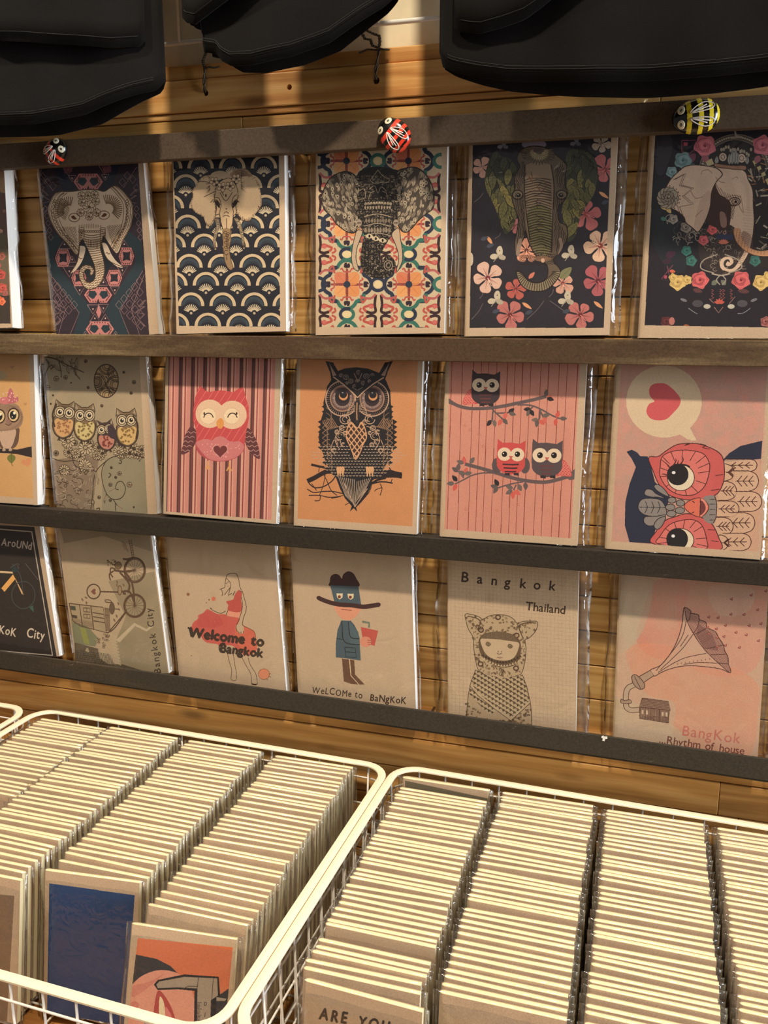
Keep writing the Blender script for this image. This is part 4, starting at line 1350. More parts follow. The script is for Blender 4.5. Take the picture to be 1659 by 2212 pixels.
def art_elephant_crown(A):
    box = [(310, 160), (1700, 110), (1790, 2014), (207, 1985)]
    bg = (40, 34, 40)
    A.fill(box, bg)
    A.clip = A.mask(box)
    A.fill([(290, 760), (420, 800), (480, 1150), (560, 1500), (400, 1500), (260, 1200)], (40, 50, 52), .7, sm=True, tex=.5)
    A.fill([(310, 350), (420, 350), (440, 500), (360, 700), (300, 640)], (74, 66, 70), .6, sm=True, tex=.5)
    ink = (60, 40, 30)
    # arch and lattice
    A.ring(985, 680, 290, 300, 52, (120, 104, 84), 0, 190, 350)
    A.ring(985, 680, 290, 300, 40, (86, 72, 60), 0, 190, 350)
    for k in range(40):
        t = math.radians(190 + k * 4)
        A.ell(985 + 290 * math.cos(t), 680 + 300 * math.sin(t), 9, 7, (168, 148, 118))
    A.fill(A.epts(985, 690, 255, 265, 0, 30, 180, 360).tolist() + [(1260, 1500), (800, 1400), (740, 700)], (46, 38, 36))
    A.line([(970, 300), (985, 380), (940, 385), (1040, 380), (985, 370)], 14, (146, 130, 106))
    for i in range(40):
        q = (A.R.uniform(1090, 1280), A.R.uniform(560, 1350))
        t = A.R.uniform(0, 3.1)
        l = A.R.uniform(18, 46)
        A.line([(q[0] - l * math.cos(t), q[1] - l * math.sin(t)), (q[0] + l * math.cos(t), q[1] + l * math.sin(t))], A.R.uniform(5, 14), A.R.choice([(150, 132, 104), (108, 94, 78), (70, 58, 52), (176, 110, 60), (168, 150, 118)]), sm=False)
    for i in range(14):
        A.ell(860 + i * 20 + A.R.uniform(-5, 5), 470 + abs(i - 6) * 6 + A.R.uniform(-30, 30), 10, 16, (150, 132, 104))
    for i in range(8):
        A.fill([(1110 + i * 18, 560 + i * 26), (1140 + i * 18, 545 + i * 26), (1160 + i * 18, 590 + i * 26), (1130 + i * 18, 605 + i * 26)], (176, 154, 96) if i % 2 else (60, 48, 44))
    # roses and foliage of the right half
    for x, y, r, c_ in ((1480, 620, 70, (104, 126, 116)), (1560, 720, 48, (116, 136, 124)), (1420, 1360, 42, (52, 104, 88)), (1390, 1440, 46, (54, 100, 86)), (1480, 1620, 66, (196, 158, 84)), (1390, 1600, 50, (192, 84, 78)), (1600, 1950, 44, (96, 44, 42))):
        A.rose(x, y, r, c_, tuple(v * .6 for v in c_))
    A.rose(1215, 450, 84, (186, 96, 96), (120, 44, 56)); A.rose(722, 455, 90, (190, 98, 98), (124, 46, 58))
    A.leaf(640, 520, 560, 620, 30, (110, 60, 70)); A.leaf(700, 540, 760, 600, 26, (150, 84, 84)); A.leaf(1190, 540, 1150, 600, 26, (150, 84, 84))
    A.line([(525, 410), (640, 405), (640, 480), (580, 530), (525, 500)], 6, (150, 70, 84), closed=True, sm=False)
    A.fill([(540, 425), (575, 425), (575, 455), (540, 455)], (170, 70, 80))
    A.rose(535, 580, 72, (104, 126, 116), (60, 84, 80)); A.rose(440, 680, 48, (116, 136, 124), (62, 86, 82)); A.leaf(600, 610, 650, 640, 16, (80, 104, 90))
    A.fill([(730, 590), (780, 560), (800, 610), (740, 630)], (176, 154, 104))
    # dark machinery under the ear
    for i in range(46):
        q = (A.R.uniform(430, 720), A.R.uniform(1040, 1300))
        if q[1] < 1000 + (q[0] - 430) * .3: continue
        A.ring(q[0], q[1], A.R.uniform(14, 44), A.R.uniform(12, 36), 6, A.R.choice([(120, 104, 86), (74, 64, 56), (150, 134, 110)]), 0, A.R.uniform(0, 200), A.R.uniform(220, 400))
    A.rose(452, 1080, 40, (140, 124, 104), (50, 42, 38)); A.rose(560, 1150, 46, (128, 112, 94), (44, 36, 34))
    A.leaf(345, 950, 400, 1000, 22, (204, 164, 92)); A.leaf(400, 975, 430, 1030, 20, (196, 156, 90))
    A.leaf(345, 1070, 395, 1085, 16, (70, 110, 90))
    # patterned base
    A.fill([(690, 1180), (980, 1150), (1060, 1500), (900, 1560), (700, 1470)], (58, 46, 42), sm=True)
    for i in range(60):
        q = A.inside([(690, 1180), (980, 1150), (1060, 1500), (900, 1560), (700, 1470)], 1)[0]
        A.ring(q[0], q[1], A.R.uniform(8, 24), A.R.uniform(8, 20), 4, A.R.choice([(150, 132, 106), (98, 84, 70)]), 0, A.R.uniform(0, 200), A.R.uniform(220, 400))
    A.rose(785, 1170, 42, (190, 80, 72), (120, 40, 44)); A.rose(710, 1260, 42, (188, 84, 78), (120, 40, 44))
    A.fill([(820, 1210), (960, 1210), (960, 1260), (820, 1250)], (52, 56, 78))
    A.lines([[(830, 1170), (850, 1205), (870, 1175)], [(875, 1195), (890, 1180), (905, 1197), (890, 1212), (875, 1195)]], 6, (180, 120, 104), sm=False)
    for k in range(7):
        t = math.radians(200 + k * 23)
        A.leaf(880, 1290, 880 + 50 * math.cos(t), 1290 + 42 * math.sin(t), 8, (196, 104, 76))
    # elephant
    cr = (196, 160, 126)
    ear = [(560, 628), (660, 618), (760, 630), (830, 650), (870, 700), (820, 760), (780, 850), (770, 960), (740, 1060), (700, 1140), (660, 1190), (610, 1150), (560, 1110), (540, 1060), (480, 1010), (410, 975), (375, 900), (385, 820), (430, 740), (490, 680)]
    body = [(680, 625), (800, 630), (900, 645), (1000, 640), (1070, 680), (1090, 740), (1130, 830), (1135, 960), (1142, 1100), (1130, 1230), (1100, 1360), (1050, 1450), (1000, 1510), (940, 1535), (880, 1520), (850, 1480), (855, 1430), (900, 1400), (950, 1410), (965, 1450), (930, 1480), (900, 1470), (915, 1440), (935, 1450), (925, 1425), (895, 1430), (880, 1465), (905, 1500), (960, 1500), (1010, 1440), (1060, 1340), (1040, 1250), (1000, 1180), (940, 1130), (900, 1140), (860, 1160), (800, 1120), (760, 1080), (740, 900), (700, 760)]
    A.fill(body, cr, sm=True)
    A.fill([(735, 700), (800, 760), (840, 860), (900, 900), (945, 960), (930, 1140), (890, 1170), (810, 1150), (740, 1100), (770, 960), (760, 820)], (66, 42, 34), sm=True)
    A.hatch([(780, 740), (900, 860), (1040, 880), (960, 1000), (820, 920)], 62, 17, 5, (80, 52, 40), .7)
    A.fill([(850, 1020), (900, 1040), (905, 1140), (860, 1140)], (150, 112, 92), .8, sm=True)
    A.hatch([(1000, 1180), (1120, 1200), (1040, 1480), (960, 1440), (1040, 1330)], 20, 15, 4, (110, 78, 58), .8)
    A.fill([(1050, 1180), (1130, 1250), (1110, 1350), (1060, 1360), (1020, 1290)], (116, 78, 60), .6, sm=True, tex=.5)
    A.fill([(640, 1000), (700, 960), (700, 1090), (640, 1150), (600, 1120)], (158, 122, 96), .5, sm=True, tex=.4)
    A.fill(ear, cr, sm=True)
    A.fill([(690, 900), (770, 840), (770, 960), (720, 1090), (660, 1180), (630, 1120)], (160, 124, 98), .45, sm=True, tex=.5)
    A.line(ear, 8, ink, closed=True)
    A.line(body[1:15], 8, ink)
    A.hatch([(1040, 1000), (1135, 960), (1135, 1230), (1050, 1240)], 8, 22, 3, (150, 116, 92), .6)
    A.lines([[(690, 700), (700, 670), (750, 660), (785, 690)], [(810, 720), (850, 760), (890, 770)], [(900, 900), (960, 880), (1020, 890), (1040, 950), (1050, 1030)], [(950, 740), (990, 720), (1005, 735)], [(600, 840), (640, 900), (700, 890)], [(640, 1060), (700, 1000)], [(1010, 960), (1040, 1020)]], 4, (120, 84, 62))
    A.ring(975, 930, 48, 34, 8, (70, 44, 34)); A.ring(980, 932, 28, 22, 7, (90, 60, 46)); A.ell(985, 932, 12, 12, (40, 26, 22))
    A.hatch([(880, 950), (980, 970), (960, 1080), (900, 1060)], 70, 11, 5, (66, 42, 34), .8)
    star = [(470, 740), (560, 690), (520, 790), (625, 815), (545, 880), (625, 950), (505, 975), (550, 1090)]
    A.lines([[(x, y) for x, y in star], [(x - 16, y + 4) for x, y in star]], 5, ink, sm=False)
    for r0, n, c_ in ((90, 12, (150, 132, 104)), (58, 9, (132, 114, 90)), (30, 7, (150, 132, 104))):
        A.flower(405, 900, r0, n, c_, ink, 0, ink, 4)
    for k in range(10): A.ell(405 + 105 * math.cos(-1.4 + k * .3), 900 + 105 * math.sin(-1.4 + k * .3), 5, 5, ink)
    # tusk
    A.fill([(965, 1165), (1020, 1160), (1030, 1230), (1080, 1310), (1180, 1350), (1300, 1345), (1300, 1395), (1180, 1395), (1080, 1360), (1000, 1290), (970, 1220)], (186, 130, 86), sm=True)
    A.hatch([(965, 1165), (1020, 1160), (1080, 1310), (1300, 1345), (1300, 1395), (1080, 1360), (1000, 1290)], 100, 30, 3, (110, 66, 40), .8)
    A.line([(965, 1165), (970, 1220), (1000, 1290), (1080, 1360), (1180, 1395), (1300, 1395)], 5, (90, 52, 34))
    # crown
    A.fill([(820, 605), (950, 625), (1060, 625), (1060, 660), (940, 650), (815, 632)], (150, 104, 74), sm=True)
    for x, y, r in ((875, 550, 32), (1035, 560, 34)): A.ell(x, y, r, r * 1.1, (184, 156, 124)); A.ring(x, y, r * .5, r * .6, 4, ink)
    for x, h_ in ((930, 90), (955, 125), (980, 140), (1000, 100), (820, 70), (1080, 70)): A.leaf(x, 612, x + 4, 612 - h_, 15, (142, 134, 116), ink)
    A.line([(815, 605), (950, 622), (1060, 622)], 5, ink); A.line([(815, 634), (940, 652), (1060, 662)], 5, ink)
    # lower garland
    A.rose(565, 1350, 42, (52, 104, 88), (30, 66, 58)); A.rose(605, 1435, 46, (54, 100, 86), (32, 66, 58)); A.rose(1150, 1435, 46, (54, 96, 84), (32, 66, 58))
    A.line([(450, 1470), (350, 1590), (430, 1612), (400, 1480)], 6, (140, 66, 76), sm=False); A.fill([(375, 1560), (400, 1560), (395, 1590), (372, 1585)], (170, 66, 76))
    A.leaf(420, 1520, 470, 1530, 14, (196, 90, 60))
    for x, y, r in ((490, 1620, 66), (570, 1600, 40), (450, 1580, 36), (1200, 1620, 66), (1270, 1570, 50)): A.rose(x, y, r, (196, 158, 84), (140, 104, 50))
    A.rose(680, 1600, 72, (192, 84, 78), (116, 36, 44)); A.rose(1030, 1600, 76, (192, 84, 78), (116, 36, 44))
    A.leaf(620, 1680, 700, 1700, 18, (96, 56, 54)); A.leaf(1100, 1700, 1000, 1690, 18, (96, 56, 54)); A.leaf(780, 1640, 830, 1600, 20, (104, 106, 84)); A.leaf(900, 1640, 860, 1600, 20, (104, 106, 84))
    for sg in (-1, 1):
        A.lines([[(860 + sg * 30, 1380), (860 + sg * 150, 1430), (860 + sg * 170, 1500), (860 + sg * 60, 1540)], [(860 + sg * 10, 1560), (860 + sg * 40, 1600), (860 + sg * 8, 1640)]], 10, (146, 130, 106))
    A.line([(780, 1545), (860, 1560), (935, 1545)], 12, (160, 142, 114))
    for y in (1690, 1720, 1750):
        for x in (790, 860, 885, 950): A.line([(x - 12, y - 10), (x + 8, y), (x - 12, y + 12)], 6, (150, 74, 64), sm=False)
    for k in range(5):
        t = math.radians(200 + 35 * k)
        A.leaf(845, 1800, 845 + 48 * math.cos(t), 1800 + 46 * math.sin(t), 10, (186, 80, 60))
    A.line([(800, 1830), (838, 1880), (876, 1830)], 5, (170, 120, 100), sm=False); A.line([(760, 1760), (800, 1800)], 4, (170, 120, 100)); A.line([(930, 1800), (980, 1740)], 4, (170, 120, 100))
    A.ell(660, 1800, 46, 30, (84, 76, 78), tex=.3); A.ell(1040, 1800, 46, 30, (84, 76, 78), tex=.3); A.ell(740, 1825, 30, 20, (176, 164, 136)); A.ell(945, 1825, 30, 20, (176, 164, 136))
    A.line([(580, 1840), (640, 1880), (660, 1885)], 6, (130, 124, 120)); A.line([(1110, 1840), (1050, 1880), (1000, 1885)], 6, (130, 124, 120))
    A.ell(540, 1770, 30, 12, (110, 104, 104), 20); A.ell(1140, 1770, 30, 12, (110, 104, 104), -20)
    A.rose(390, 1955, 44, (96, 44, 42), (56, 26, 28)); A.ell(440, 1950, 24, 34, (170, 100, 84)); A.rose(1240, 1955, 44, (150, 84, 74), (70, 30, 30)); A.leaf(540, 1985, 590, 1990, 10, (150, 80, 50))
    A.leaf(390, 1400, 470, 1360, 30, (72, 40, 56)); A.leaf(360, 1450, 440, 1430, 22, (60, 38, 50))
    A.clip = None


def art_red_forest(A):
    # only its right-hand strip shows beyond the photo's edge
    A.fill([(-1150, 100), (62, 100), (128, 1985), (-1050, 1985)], (110, 84, 62))
    A.clip = A.mask([(-1150, 100), (62, 100), (128, 1985), (-1050, 1985)])
    A.fill([(-1200, 100), (70, 100), (70, 430), (20, 420), (-30, 380), (-1200, 420)], (176, 130, 84), tex=.4)
    A.fill([(-1200, 440), (80, 430), (90, 900), (-1200, 900)], (104, 72, 60), tex=.5)
    A.fill([(-1200, 900), (100, 900), (110, 1400), (-1200, 1400)], (100, 88, 62), tex=.6)
    A.fill([(-1200, 1650), (120, 1650), (130, 2000), (-1200, 2000)], (66, 54, 44))
    for x, y, r, c in ((20, 1180, 46, (160, 88, 66)), (10, 1400, 60, (176, 70, 56)), (30, 1560, 56, (186, 76, 60)), (-60, 1300, 70, (166, 80, 66)), (-40, 1700, 60, (214, 92, 50)), (20, 1720, 46, (226, 104, 60)), (60, 1620, 36, (160, 84, 70)), (-120, 1600, 80, (170, 66, 54)), (10, 880, 24, (190, 140, 110)), (50, 640, 20, (150, 100, 80))):
        A.rose(x, y, r, c, tuple(v * .6 for v in c))
    A.clip = None


def owl_small(A, cx, cy, s, body, belly, ink, tilt=0, spots=None, wing=None):
    c, d = math.cos(tilt), math.sin(tilt)
    t = lambda P: [(cx + s * (x * c - y * d), cy + s * (x * d + y * c)) for x, y in P]
    A.fill(t([(-.9, -.2), (-.55, -.9), (0, -1.1), (.55, -.9), (.92, -.2), (1.0, .6), (.7, 1.4), (0, 1.75), (-.7, 1.4), (-1.0, .6)]), body, sm=True)
    A.fill(t([(-.75, .05), (0, -.1), (.78, .05), (.85, .7), (.55, 1.35), (0, 1.62), (-.55, 1.35), (-.85, .7)]), belly, sm=True)
    if spots:
        for q in range(26):
            x, y = A.R.uniform(-.6, .65), A.R.uniform(.1, 1.35)
            p = t([(x, y)])[0]
            A.flower(p[0], p[1], s * .11, 4, spots, ink)
    A.fill(t([(-.95, -1.0), (-.6, -1.2), (-.85, -1.75), (-.3, -1.35), (.3, -1.35), (.8, -1.7), (.62, -1.2), (.95, -.95), (.9, -.3), (.3, .08), (-.3, .08), (-.9, -.3)]), body, sm=False)
    A.hatch(t([(-.9, -1.2), (.9, -1.2), (.9, -.3), (-.9, -.3)]), 70, s * .09, s * .04, ink, .7)
    for sg in (-1, 1):
        for r_, c_ in ((.50, (176, 156, 116)), (.38, (126, 106, 72)), (.30, (190, 168, 124)), (.17, (44, 34, 24))):
            p = t([(sg * .42, -.62)])[0]
            A.ell(p[0], p[1], s * r_, s * r_ * 1.1, c_)
        A.ring(p[0], p[1], s * .5, s * .54, s * .05, ink)
        A.ring(p[0], p[1], s * .34, s * .36, s * .04, ink)
        A.ell(p[0] + s * .05, p[1] - s * .08, s * .05, s * .05, (220, 210, 180))
    A.fill(t([(-.1, -.45), (.1, -.45), (0, -.15)]), ink)
    A.line(t([(-.95, -1.0), (-.85, -1.75), (-.3, -1.35), (.3, -1.35), (.8, -1.7), (.95, -.95)]), s * .06, ink, sm=False)
    A.line(t([(-.9, -.2), (-1.0, .6), (-.7, 1.4), (0, 1.75), (.7, 1.4), (1.0, .6), (.92, -.2)]), s * .08, ink)
    for sg in (-.3, .3):
        for k in (-.12, 0, .12):
            A.line(t([(sg, 1.6), (sg + k, 2.0)]), s * .06, ink, sm=False)


def art_owls_four(A):
    A.lw = 1.35
    base, ink = (156, 132, 94), (66, 50, 32)
    box = [(440, 150), (1422, 150), (1520, 1990), (556, 1960)]
    A.fill(box, base)
    A.clip = A.mask(box)
    A.fill([(430, 150), (900, 150), (640, 560), (430, 800)], (118, 112, 88), .5, tex=.6, tscale=120)
    A.fill(box, (124, 116, 84), .55, tex=1.0, tscale=170)
    A.fill([(1080, 1290), (1230, 1240), (1480, 1270), (1530, 2000), (1040, 2000), (1050, 1440)], (116, 110, 80), .75, sm=False, tex=.4, tscale=100)
    A.fill([(540, 1300), (900, 1240), (1010, 1300), (960, 1700), (980, 1990), (560, 1990)], (110, 88, 66), .8, tex=.3)
    # moon
    A.ell(1088, 488, 124, 170, (150, 122, 78))
    old = A.clip
    A.clip = old * A.mask(A.epts(1088, 488, 124, 170))
    A.hatch([(960, 440), (1050, 440), (1050, 570), (960, 570)], 20, 10, 4, ink, .8)
    for cx, cy in ((990, 500), (1100, 330), (1180, 530), (1100, 640), (1190, 400)):
        for r in (90, 76, 52, 34): A.ring(cx, cy, r, r * 1.05, 5, ink)
        for k in range(16):
            A.line([(cx + 76 * math.cos(k * .39), cy + 78 * math.sin(k * .39)), (cx + 90 * math.cos(k * .39), cy + 94 * math.sin(k * .39))], 4, ink, sm=False)
    A.line([(1080, 440), (1110, 480), (1080, 530), (1120, 580), (1110, 640)], 8, ink)
    A.clip = old
    A.ring(1088, 488, 124, 170, 8, ink)
    # branches top left
    for k in range(16):
        x0, y0 = A.R.uniform(450, 800), A.R.uniform(230, 330)
        a = A.R.uniform(.2, 1.7)
        l = A.R.uniform(60, 120)
        A.leaf(x0, y0, x0 + l * math.cos(a), y0 + l * math.sin(a), l * .2, (132, 114, 80), ink)
        A.line(spline([(x0, y0), (x0 + l * .5 * math.cos(a) - l * .2 * math.sin(a), y0 + l * .5 * math.sin(a) + l * .2 * math.cos(a)), (x0 + l * math.cos(a), y0 + l * math.sin(a))], 5), 4, ink)
    A.lines([[(445, 240), (560, 260), (700, 330), (860, 400)], [(600, 280), (620, 360), (630, 450)], [(470, 260), (500, 330), (470, 400), (460, 460)], [(760, 350), (780, 420), (820, 470)], [(520, 370), (545, 345), (530, 325), (505, 340)]], 7, ink)
    for x, y, r in ((878, 285, 16), (577, 465, 26), (672, 450, 20), (1268, 398, 12), (1372, 500, 18), (903, 555, 12), (1343, 612, 14), (1043, 742, 14), (485, 555, 24), (543, 635, 8), (520, 722, 8), (728, 507, 6), (1225, 1435, 20), (1325, 1550, 26), (1130, 1550, 18), (1015, 1680, 16), (1140, 1375, 12), (1185, 1475, 12), (1130, 1710, 14), (1370, 1780, 8), (1430, 1305, 5)):
        A.flower(x, y, r, 7, base, ink, 0, ink, 4)
    # flower bank
    for i in range(26):
        q = (A.R.uniform(510, 1470), 0)
        y = 1140 + A.R.uniform(-30, 130)
        r = A.R.uniform(26, 60)
        A.flower(q[0], y, r, A.R.choice([8, 10, 12]), (160, 138, 100), ink, A.R.uniform(0, 40), ink, 4, .22)
        A.ring(q[0], y, r * .3, r * .3, 5, ink)
    for x, y, r in ((870, 1355, 66), (875, 1170, 74), (700, 1105, 70), (660, 1400, 56), (990, 1250, 46), (1215, 1215, 56), (775, 1230, 50)):
        A.flower(x, y, r, 12, (168, 146, 106), ink, 5, ink, 4, .2); A.ell(x, y, r * .25, r * .25, (150, 128, 90)); A.ring(x, y, r * .28, r * .28, 5, ink)
    for i in range(80):
        q = (A.R.uniform(545, 960), A.R.uniform(1330, 1960))
        r = A.R.uniform(14, 44)
        a0 = A.R.uniform(0, 360)
        A.ring(q[0], q[1], r, r * .8, 5, A.R.choice([ink, ink, (158, 138, 104)]), 0, a0, a0 + A.R.uniform(120, 260), .85)
    for i in range(20):
        q = (A.R.uniform(560, 950), A.R.uniform(1350, 1940))
        a = A.R.uniform(0, 6.28)
        A.leaf(q[0], q[1], q[0] + 60 * math.cos(a), q[1] + 60 * math.sin(a), 16, (134, 114, 84), ink)
    A.lines([[(1480, 1275), (1350, 1240), (1230, 1245), (1110, 1290), (1050, 1380), (1045, 1500), (1090, 1640), (1160, 1700), (1250, 1680), (1285, 1590), (1250, 1520), (1200, 1530), (1185, 1590), (1215, 1600)], [(1110, 1290), (1000, 1390), (960, 1500), (950, 1640), (930, 1800)], [(1090, 1640), (1070, 1740)], [(1160, 1700), (1200, 1760), (1250, 1785)], [(1180, 1730), (1185, 1820)], [(540, 1280), (640, 1310), (770, 1300)], [(735, 1230), (760, 1340), (830, 1390)]], 6, ink)
    for x, y, a in ((1120, 1620, -.5), (980, 1420, 1.3), (945, 1420, 2.6), (1010, 1480, 1.7), (1085, 1660, 2.0), (1200, 1760, .6)):
        A.leaf(x, y, x + 70 * math.cos(a), y + 70 * math.sin(a), 15, (136, 118, 84), ink)
    A.lines([[(985, 1800), (1020, 1790), (1010, 1830), (990, 1815)], [(1225, 1300), (1245, 1310), (1235, 1335), (1215, 1325)], [(1115, 1430), (1135, 1450), (1110, 1480)]], 7, ink)
    # owls
    owl_small(A, 655, 880, 112, (112, 90, 62), (184, 138, 82), ink, .08, (150, 100, 56))
    owl_small(A, 868, 910, 112, (118, 94, 62), (182, 160, 96), ink, 0, (120, 96, 50))
    owl_small(A, 1085, 1040, 92, (72, 54, 48), (166, 108, 82), ink, -.12, (120, 50, 40))
    A.fill([(1100, 960), (1150, 940), (1190, 1000), (1225, 1060), (1270, 1150), (1230, 1150), (1180, 1090), (1120, 1060)], (66, 50, 50), sm=True)
    owl_small(A, 1300, 960, 112, (120, 96, 64), (184, 148, 84), ink, -.05, (130, 96, 46))
    A.line([(1360, 840), (1410, 940), (1395, 1080)], 14, ink); A.line([(580, 720), (540, 830), (560, 960)], 14, ink)
    A.clip = None


def art_owl_bow(A):
    base, ink = (196, 148, 88), (66, 42, 30)
    # zoom 4.74 frame of the region starting at (0, 720)
    box = [(-430, 150), (295, 150), (340, 1690), (-380, 1640)]
    A.fill(box, base)
    A.clip = A.mask(box)
    A.fill(box, (184, 128, 66), .6, tex=1.0, tscale=160)
    A.ell(10, 430, 60, 46, (160, 142, 104), a=.7)
    for x, y, r in ((125, 345, 22), (258, 725, 20), (-120, 600, 22)): A.fill(heart(x, y, r), (168, 118, 74), .8)
    A.fill(heart(275, 1320, 55, -20), (196, 118, 76), .7)
    A.fill([(-430, 1150), (0, 1180), (180, 1190), (335, 1155), (340, 1275), (170, 1235), (0, 1225), (-430, 1240)], (54, 42, 38))
    # body and head
    A.fill([(-20, 970), (180, 960), (195, 1050), (180, 1130), (130, 1180), (20, 1180), (-25, 1100)], (104, 76, 56), sm=True)
    A.fill([(5, 990), (155, 985), (150, 1080), (110, 1170), (40, 1170), (0, 1090)], (186, 150, 116), sm=True)
    A.fill([(-220, 900), (-190, 780), (-90, 720), (40, 712), (160, 722), (220, 790), (236, 860), (220, 940), (150, 985), (20, 1000), (-120, 985), (-200, 950)], (150, 116, 84), sm=True)
    L = []
    for k in range(90):
        a = k * .07
        L.append([(10 + 205 * math.cos(a), 860 + 128 * math.sin(a)), (10 + 232 * math.cos(a), 860 + 148 * math.sin(a) + 4)])
    A.lines(L, 4, ink, .8, sm=False, taper=True)
    A.hatch([(-200, 740), (200, 740), (200, 800), (-200, 800)], 85, 14, 3, ink, .5)
    for cx, cy in ((-5, 850), (138, 838)):
        A.ell(cx, cy, 62, 76, (70, 46, 32)); A.ell(cx, cy, 50, 62, (208, 176, 116)); A.ell(cx - 4, cy, 34, 44, (40, 38, 36)); A.ell(cx + 10, cy - 22, 14, 16, (226, 210, 170)); A.ell(cx - 12, cy + 18, 6, 7, (214, 196, 160))
    A.fill([(60, 900), (85, 878), (112, 905), (90, 940)], (140, 100, 78), sm=True); A.line([(55, 925), (90, 942), (120, 920)], 6, ink)
    pk = (176, 92, 88)
    A.fill([(70, 710), (85, 600), (108, 562), (135, 600), (150, 660), (185, 650), (182, 700), (120, 718)], pk, sm=True); A.ell(45, 690, 50, 38, (190, 104, 96)); A.ell(-60, 680, 60, 44, pk)
    for k in range(24): A.ell(A.R.uniform(0, 175), A.R.uniform(600, 710), 6, 6, (216, 160, 146))
    for x in (40, 105): A.lines([[(x, 1160), (x - 12, 1205)], [(x, 1160), (x + 2, 1208)], [(x, 1160), (x + 16, 1202)]], 12, (176, 146, 112))
    A.leaf(115, 1235, 118, 1330, 40, (112, 112, 46), (60, 60, 24)); A.line([(118, 1325), (122, 1345), (135, 1358)], 5, (70, 60, 30))
    A.clip = None


def art_owl_pink(A):
    base = (186, 118, 96)
    box = [(218, 100), (1345, 110), (1300, 1868), (190, 1780)]
    A.fill(box, base)
    A.clip = A.mask(box)
    dk, br, lt = (74, 50, 44), (128, 46, 42), (200, 146, 116)
    for k in range(9):
        x = 218 + 128 * k + 8
        def st(x0, x1, c):
            s0, s1 = -.013 - .0 * k, -.013
            bl = lambda x_: x_ - 30 - (x_ - 218) * .022
            A.fill([(x0, 60), (x1, 60), (bl(x1), 1900), (bl(x0), 1900)], c)
        st(x + 20, x + 34, lt); st(x - 5, x + 5, br) if k else st(210, 228, dk)
        st(x + 40, x + 50, br)
        st(x + 54, x + 62, lt)
        st(x + 104, x + 142, dk)
        st(x + 146, x + 154, lt)
    A.fill(box, (190, 120, 96), .12)
    body, bl, wing = (186, 66, 62), (186, 104, 94), (98, 52, 50)
    for ox_, sg, P in ((0, 1, [(455, 885), (500, 920), (510, 1000), (490, 1080), (430, 1150), (350, 1178), (365, 1080), (385, 990), (420, 920)]), (0, -1, [(1045, 900), (1100, 950), (1145, 1040), (1170, 1130), (1175, 1225), (1120, 1200), (1060, 1130), (1020, 1040), (1018, 960)])):
        A.fill(P, wing, sm=True)
        old = A.clip
        A.clip = old * A.mask(P, True)
        y = 930
        cx = 445 if sg > 0 else 1070
        for k in range(6):
            yy = 930 + k * 48
            xx = cx - sg * k * 15
            A.lines([[(xx - 70, yy + 10), (xx - 45, yy + 24), (xx - 20, yy + 8), (xx + 6, yy + 26), (xx + 34, yy + 10), (xx + 60, yy + 24)]], 5, (190, 140, 120))
        A.clip = old
    for x, y in ((630, 1300), (855, 1315)):
        for dx in (-28, 0, 26): A.line([(x, y - 55), (x, y - 10), (x + dx, y + 38)], 15, (198, 136, 74), sm=False)
    A.ell(760, 1080, 262, 175, (170, 70, 70))
    bd = [(545, 450), (600, 505), (640, 520), (760, 502), (900, 522), (940, 495), (1000, 462), (1025, 560), (1060, 680), (1062, 800), (1035, 930), (1020, 1060), (960, 1150), (860, 1200), (750, 1210), (640, 1190), (560, 1120), (510, 1050), (505, 930), (475, 820), (478, 700), (500, 560)]
    A.fill(bd, body)
    A.hatch(bd, -58, 62, 5, (212, 108, 92), .9)
    A.fill([(505, 1060), (560, 1025), (620, 1015), (670, 1030), (720, 995), (790, 992), (850, 1035), (900, 1045), (960, 1040), (1010, 1090), (985, 1160), (900, 1220), (770, 1248), (640, 1225), (560, 1150)], bl, sm=True)
    for k in range(34):
        q = A.inside([(560, 1050), (1000, 1080), (940, 1180), (770, 1235), (600, 1190)], 1)[0]
        A.ell(q[0], q[1], 6, 6, (206, 140, 124))
    A.fill(heart(760, 1140, 88), (200, 130, 112)); A.fill(heart(760, 1140, 78), (112, 50, 46))
    A.ell(650, 750, 150, 150, (206, 166, 124)); A.ell(888, 762, 152, 150, (206, 166, 124))
    for cx in (632, 880): A.ell(cx, 775, 84, 84, (216, 184, 138)); A.ring(cx, 775, 84, 84, 3, (180, 150, 108))
    for cx, sg in ((636, -1), (888, 1)):
        A.ring(cx, 802, 50, 58, 10, (50, 32, 26), 0, 190, 350)
        for k, (dx, dy) in enumerate(((-40, -52), (-52, -34), (-24, -62))): A.line([(cx + sg * 36, 765), (cx - sg * dx * -1 * -1 if False else cx + sg * (36 - dx * .35), 765 + dy * .55)], 7, (50, 32, 26), sm=False)
    A.fill([(765, 795), (800, 845), (775, 905), (735, 895), (720, 840)], (204, 132, 60), sm=True)
    A.clip = None


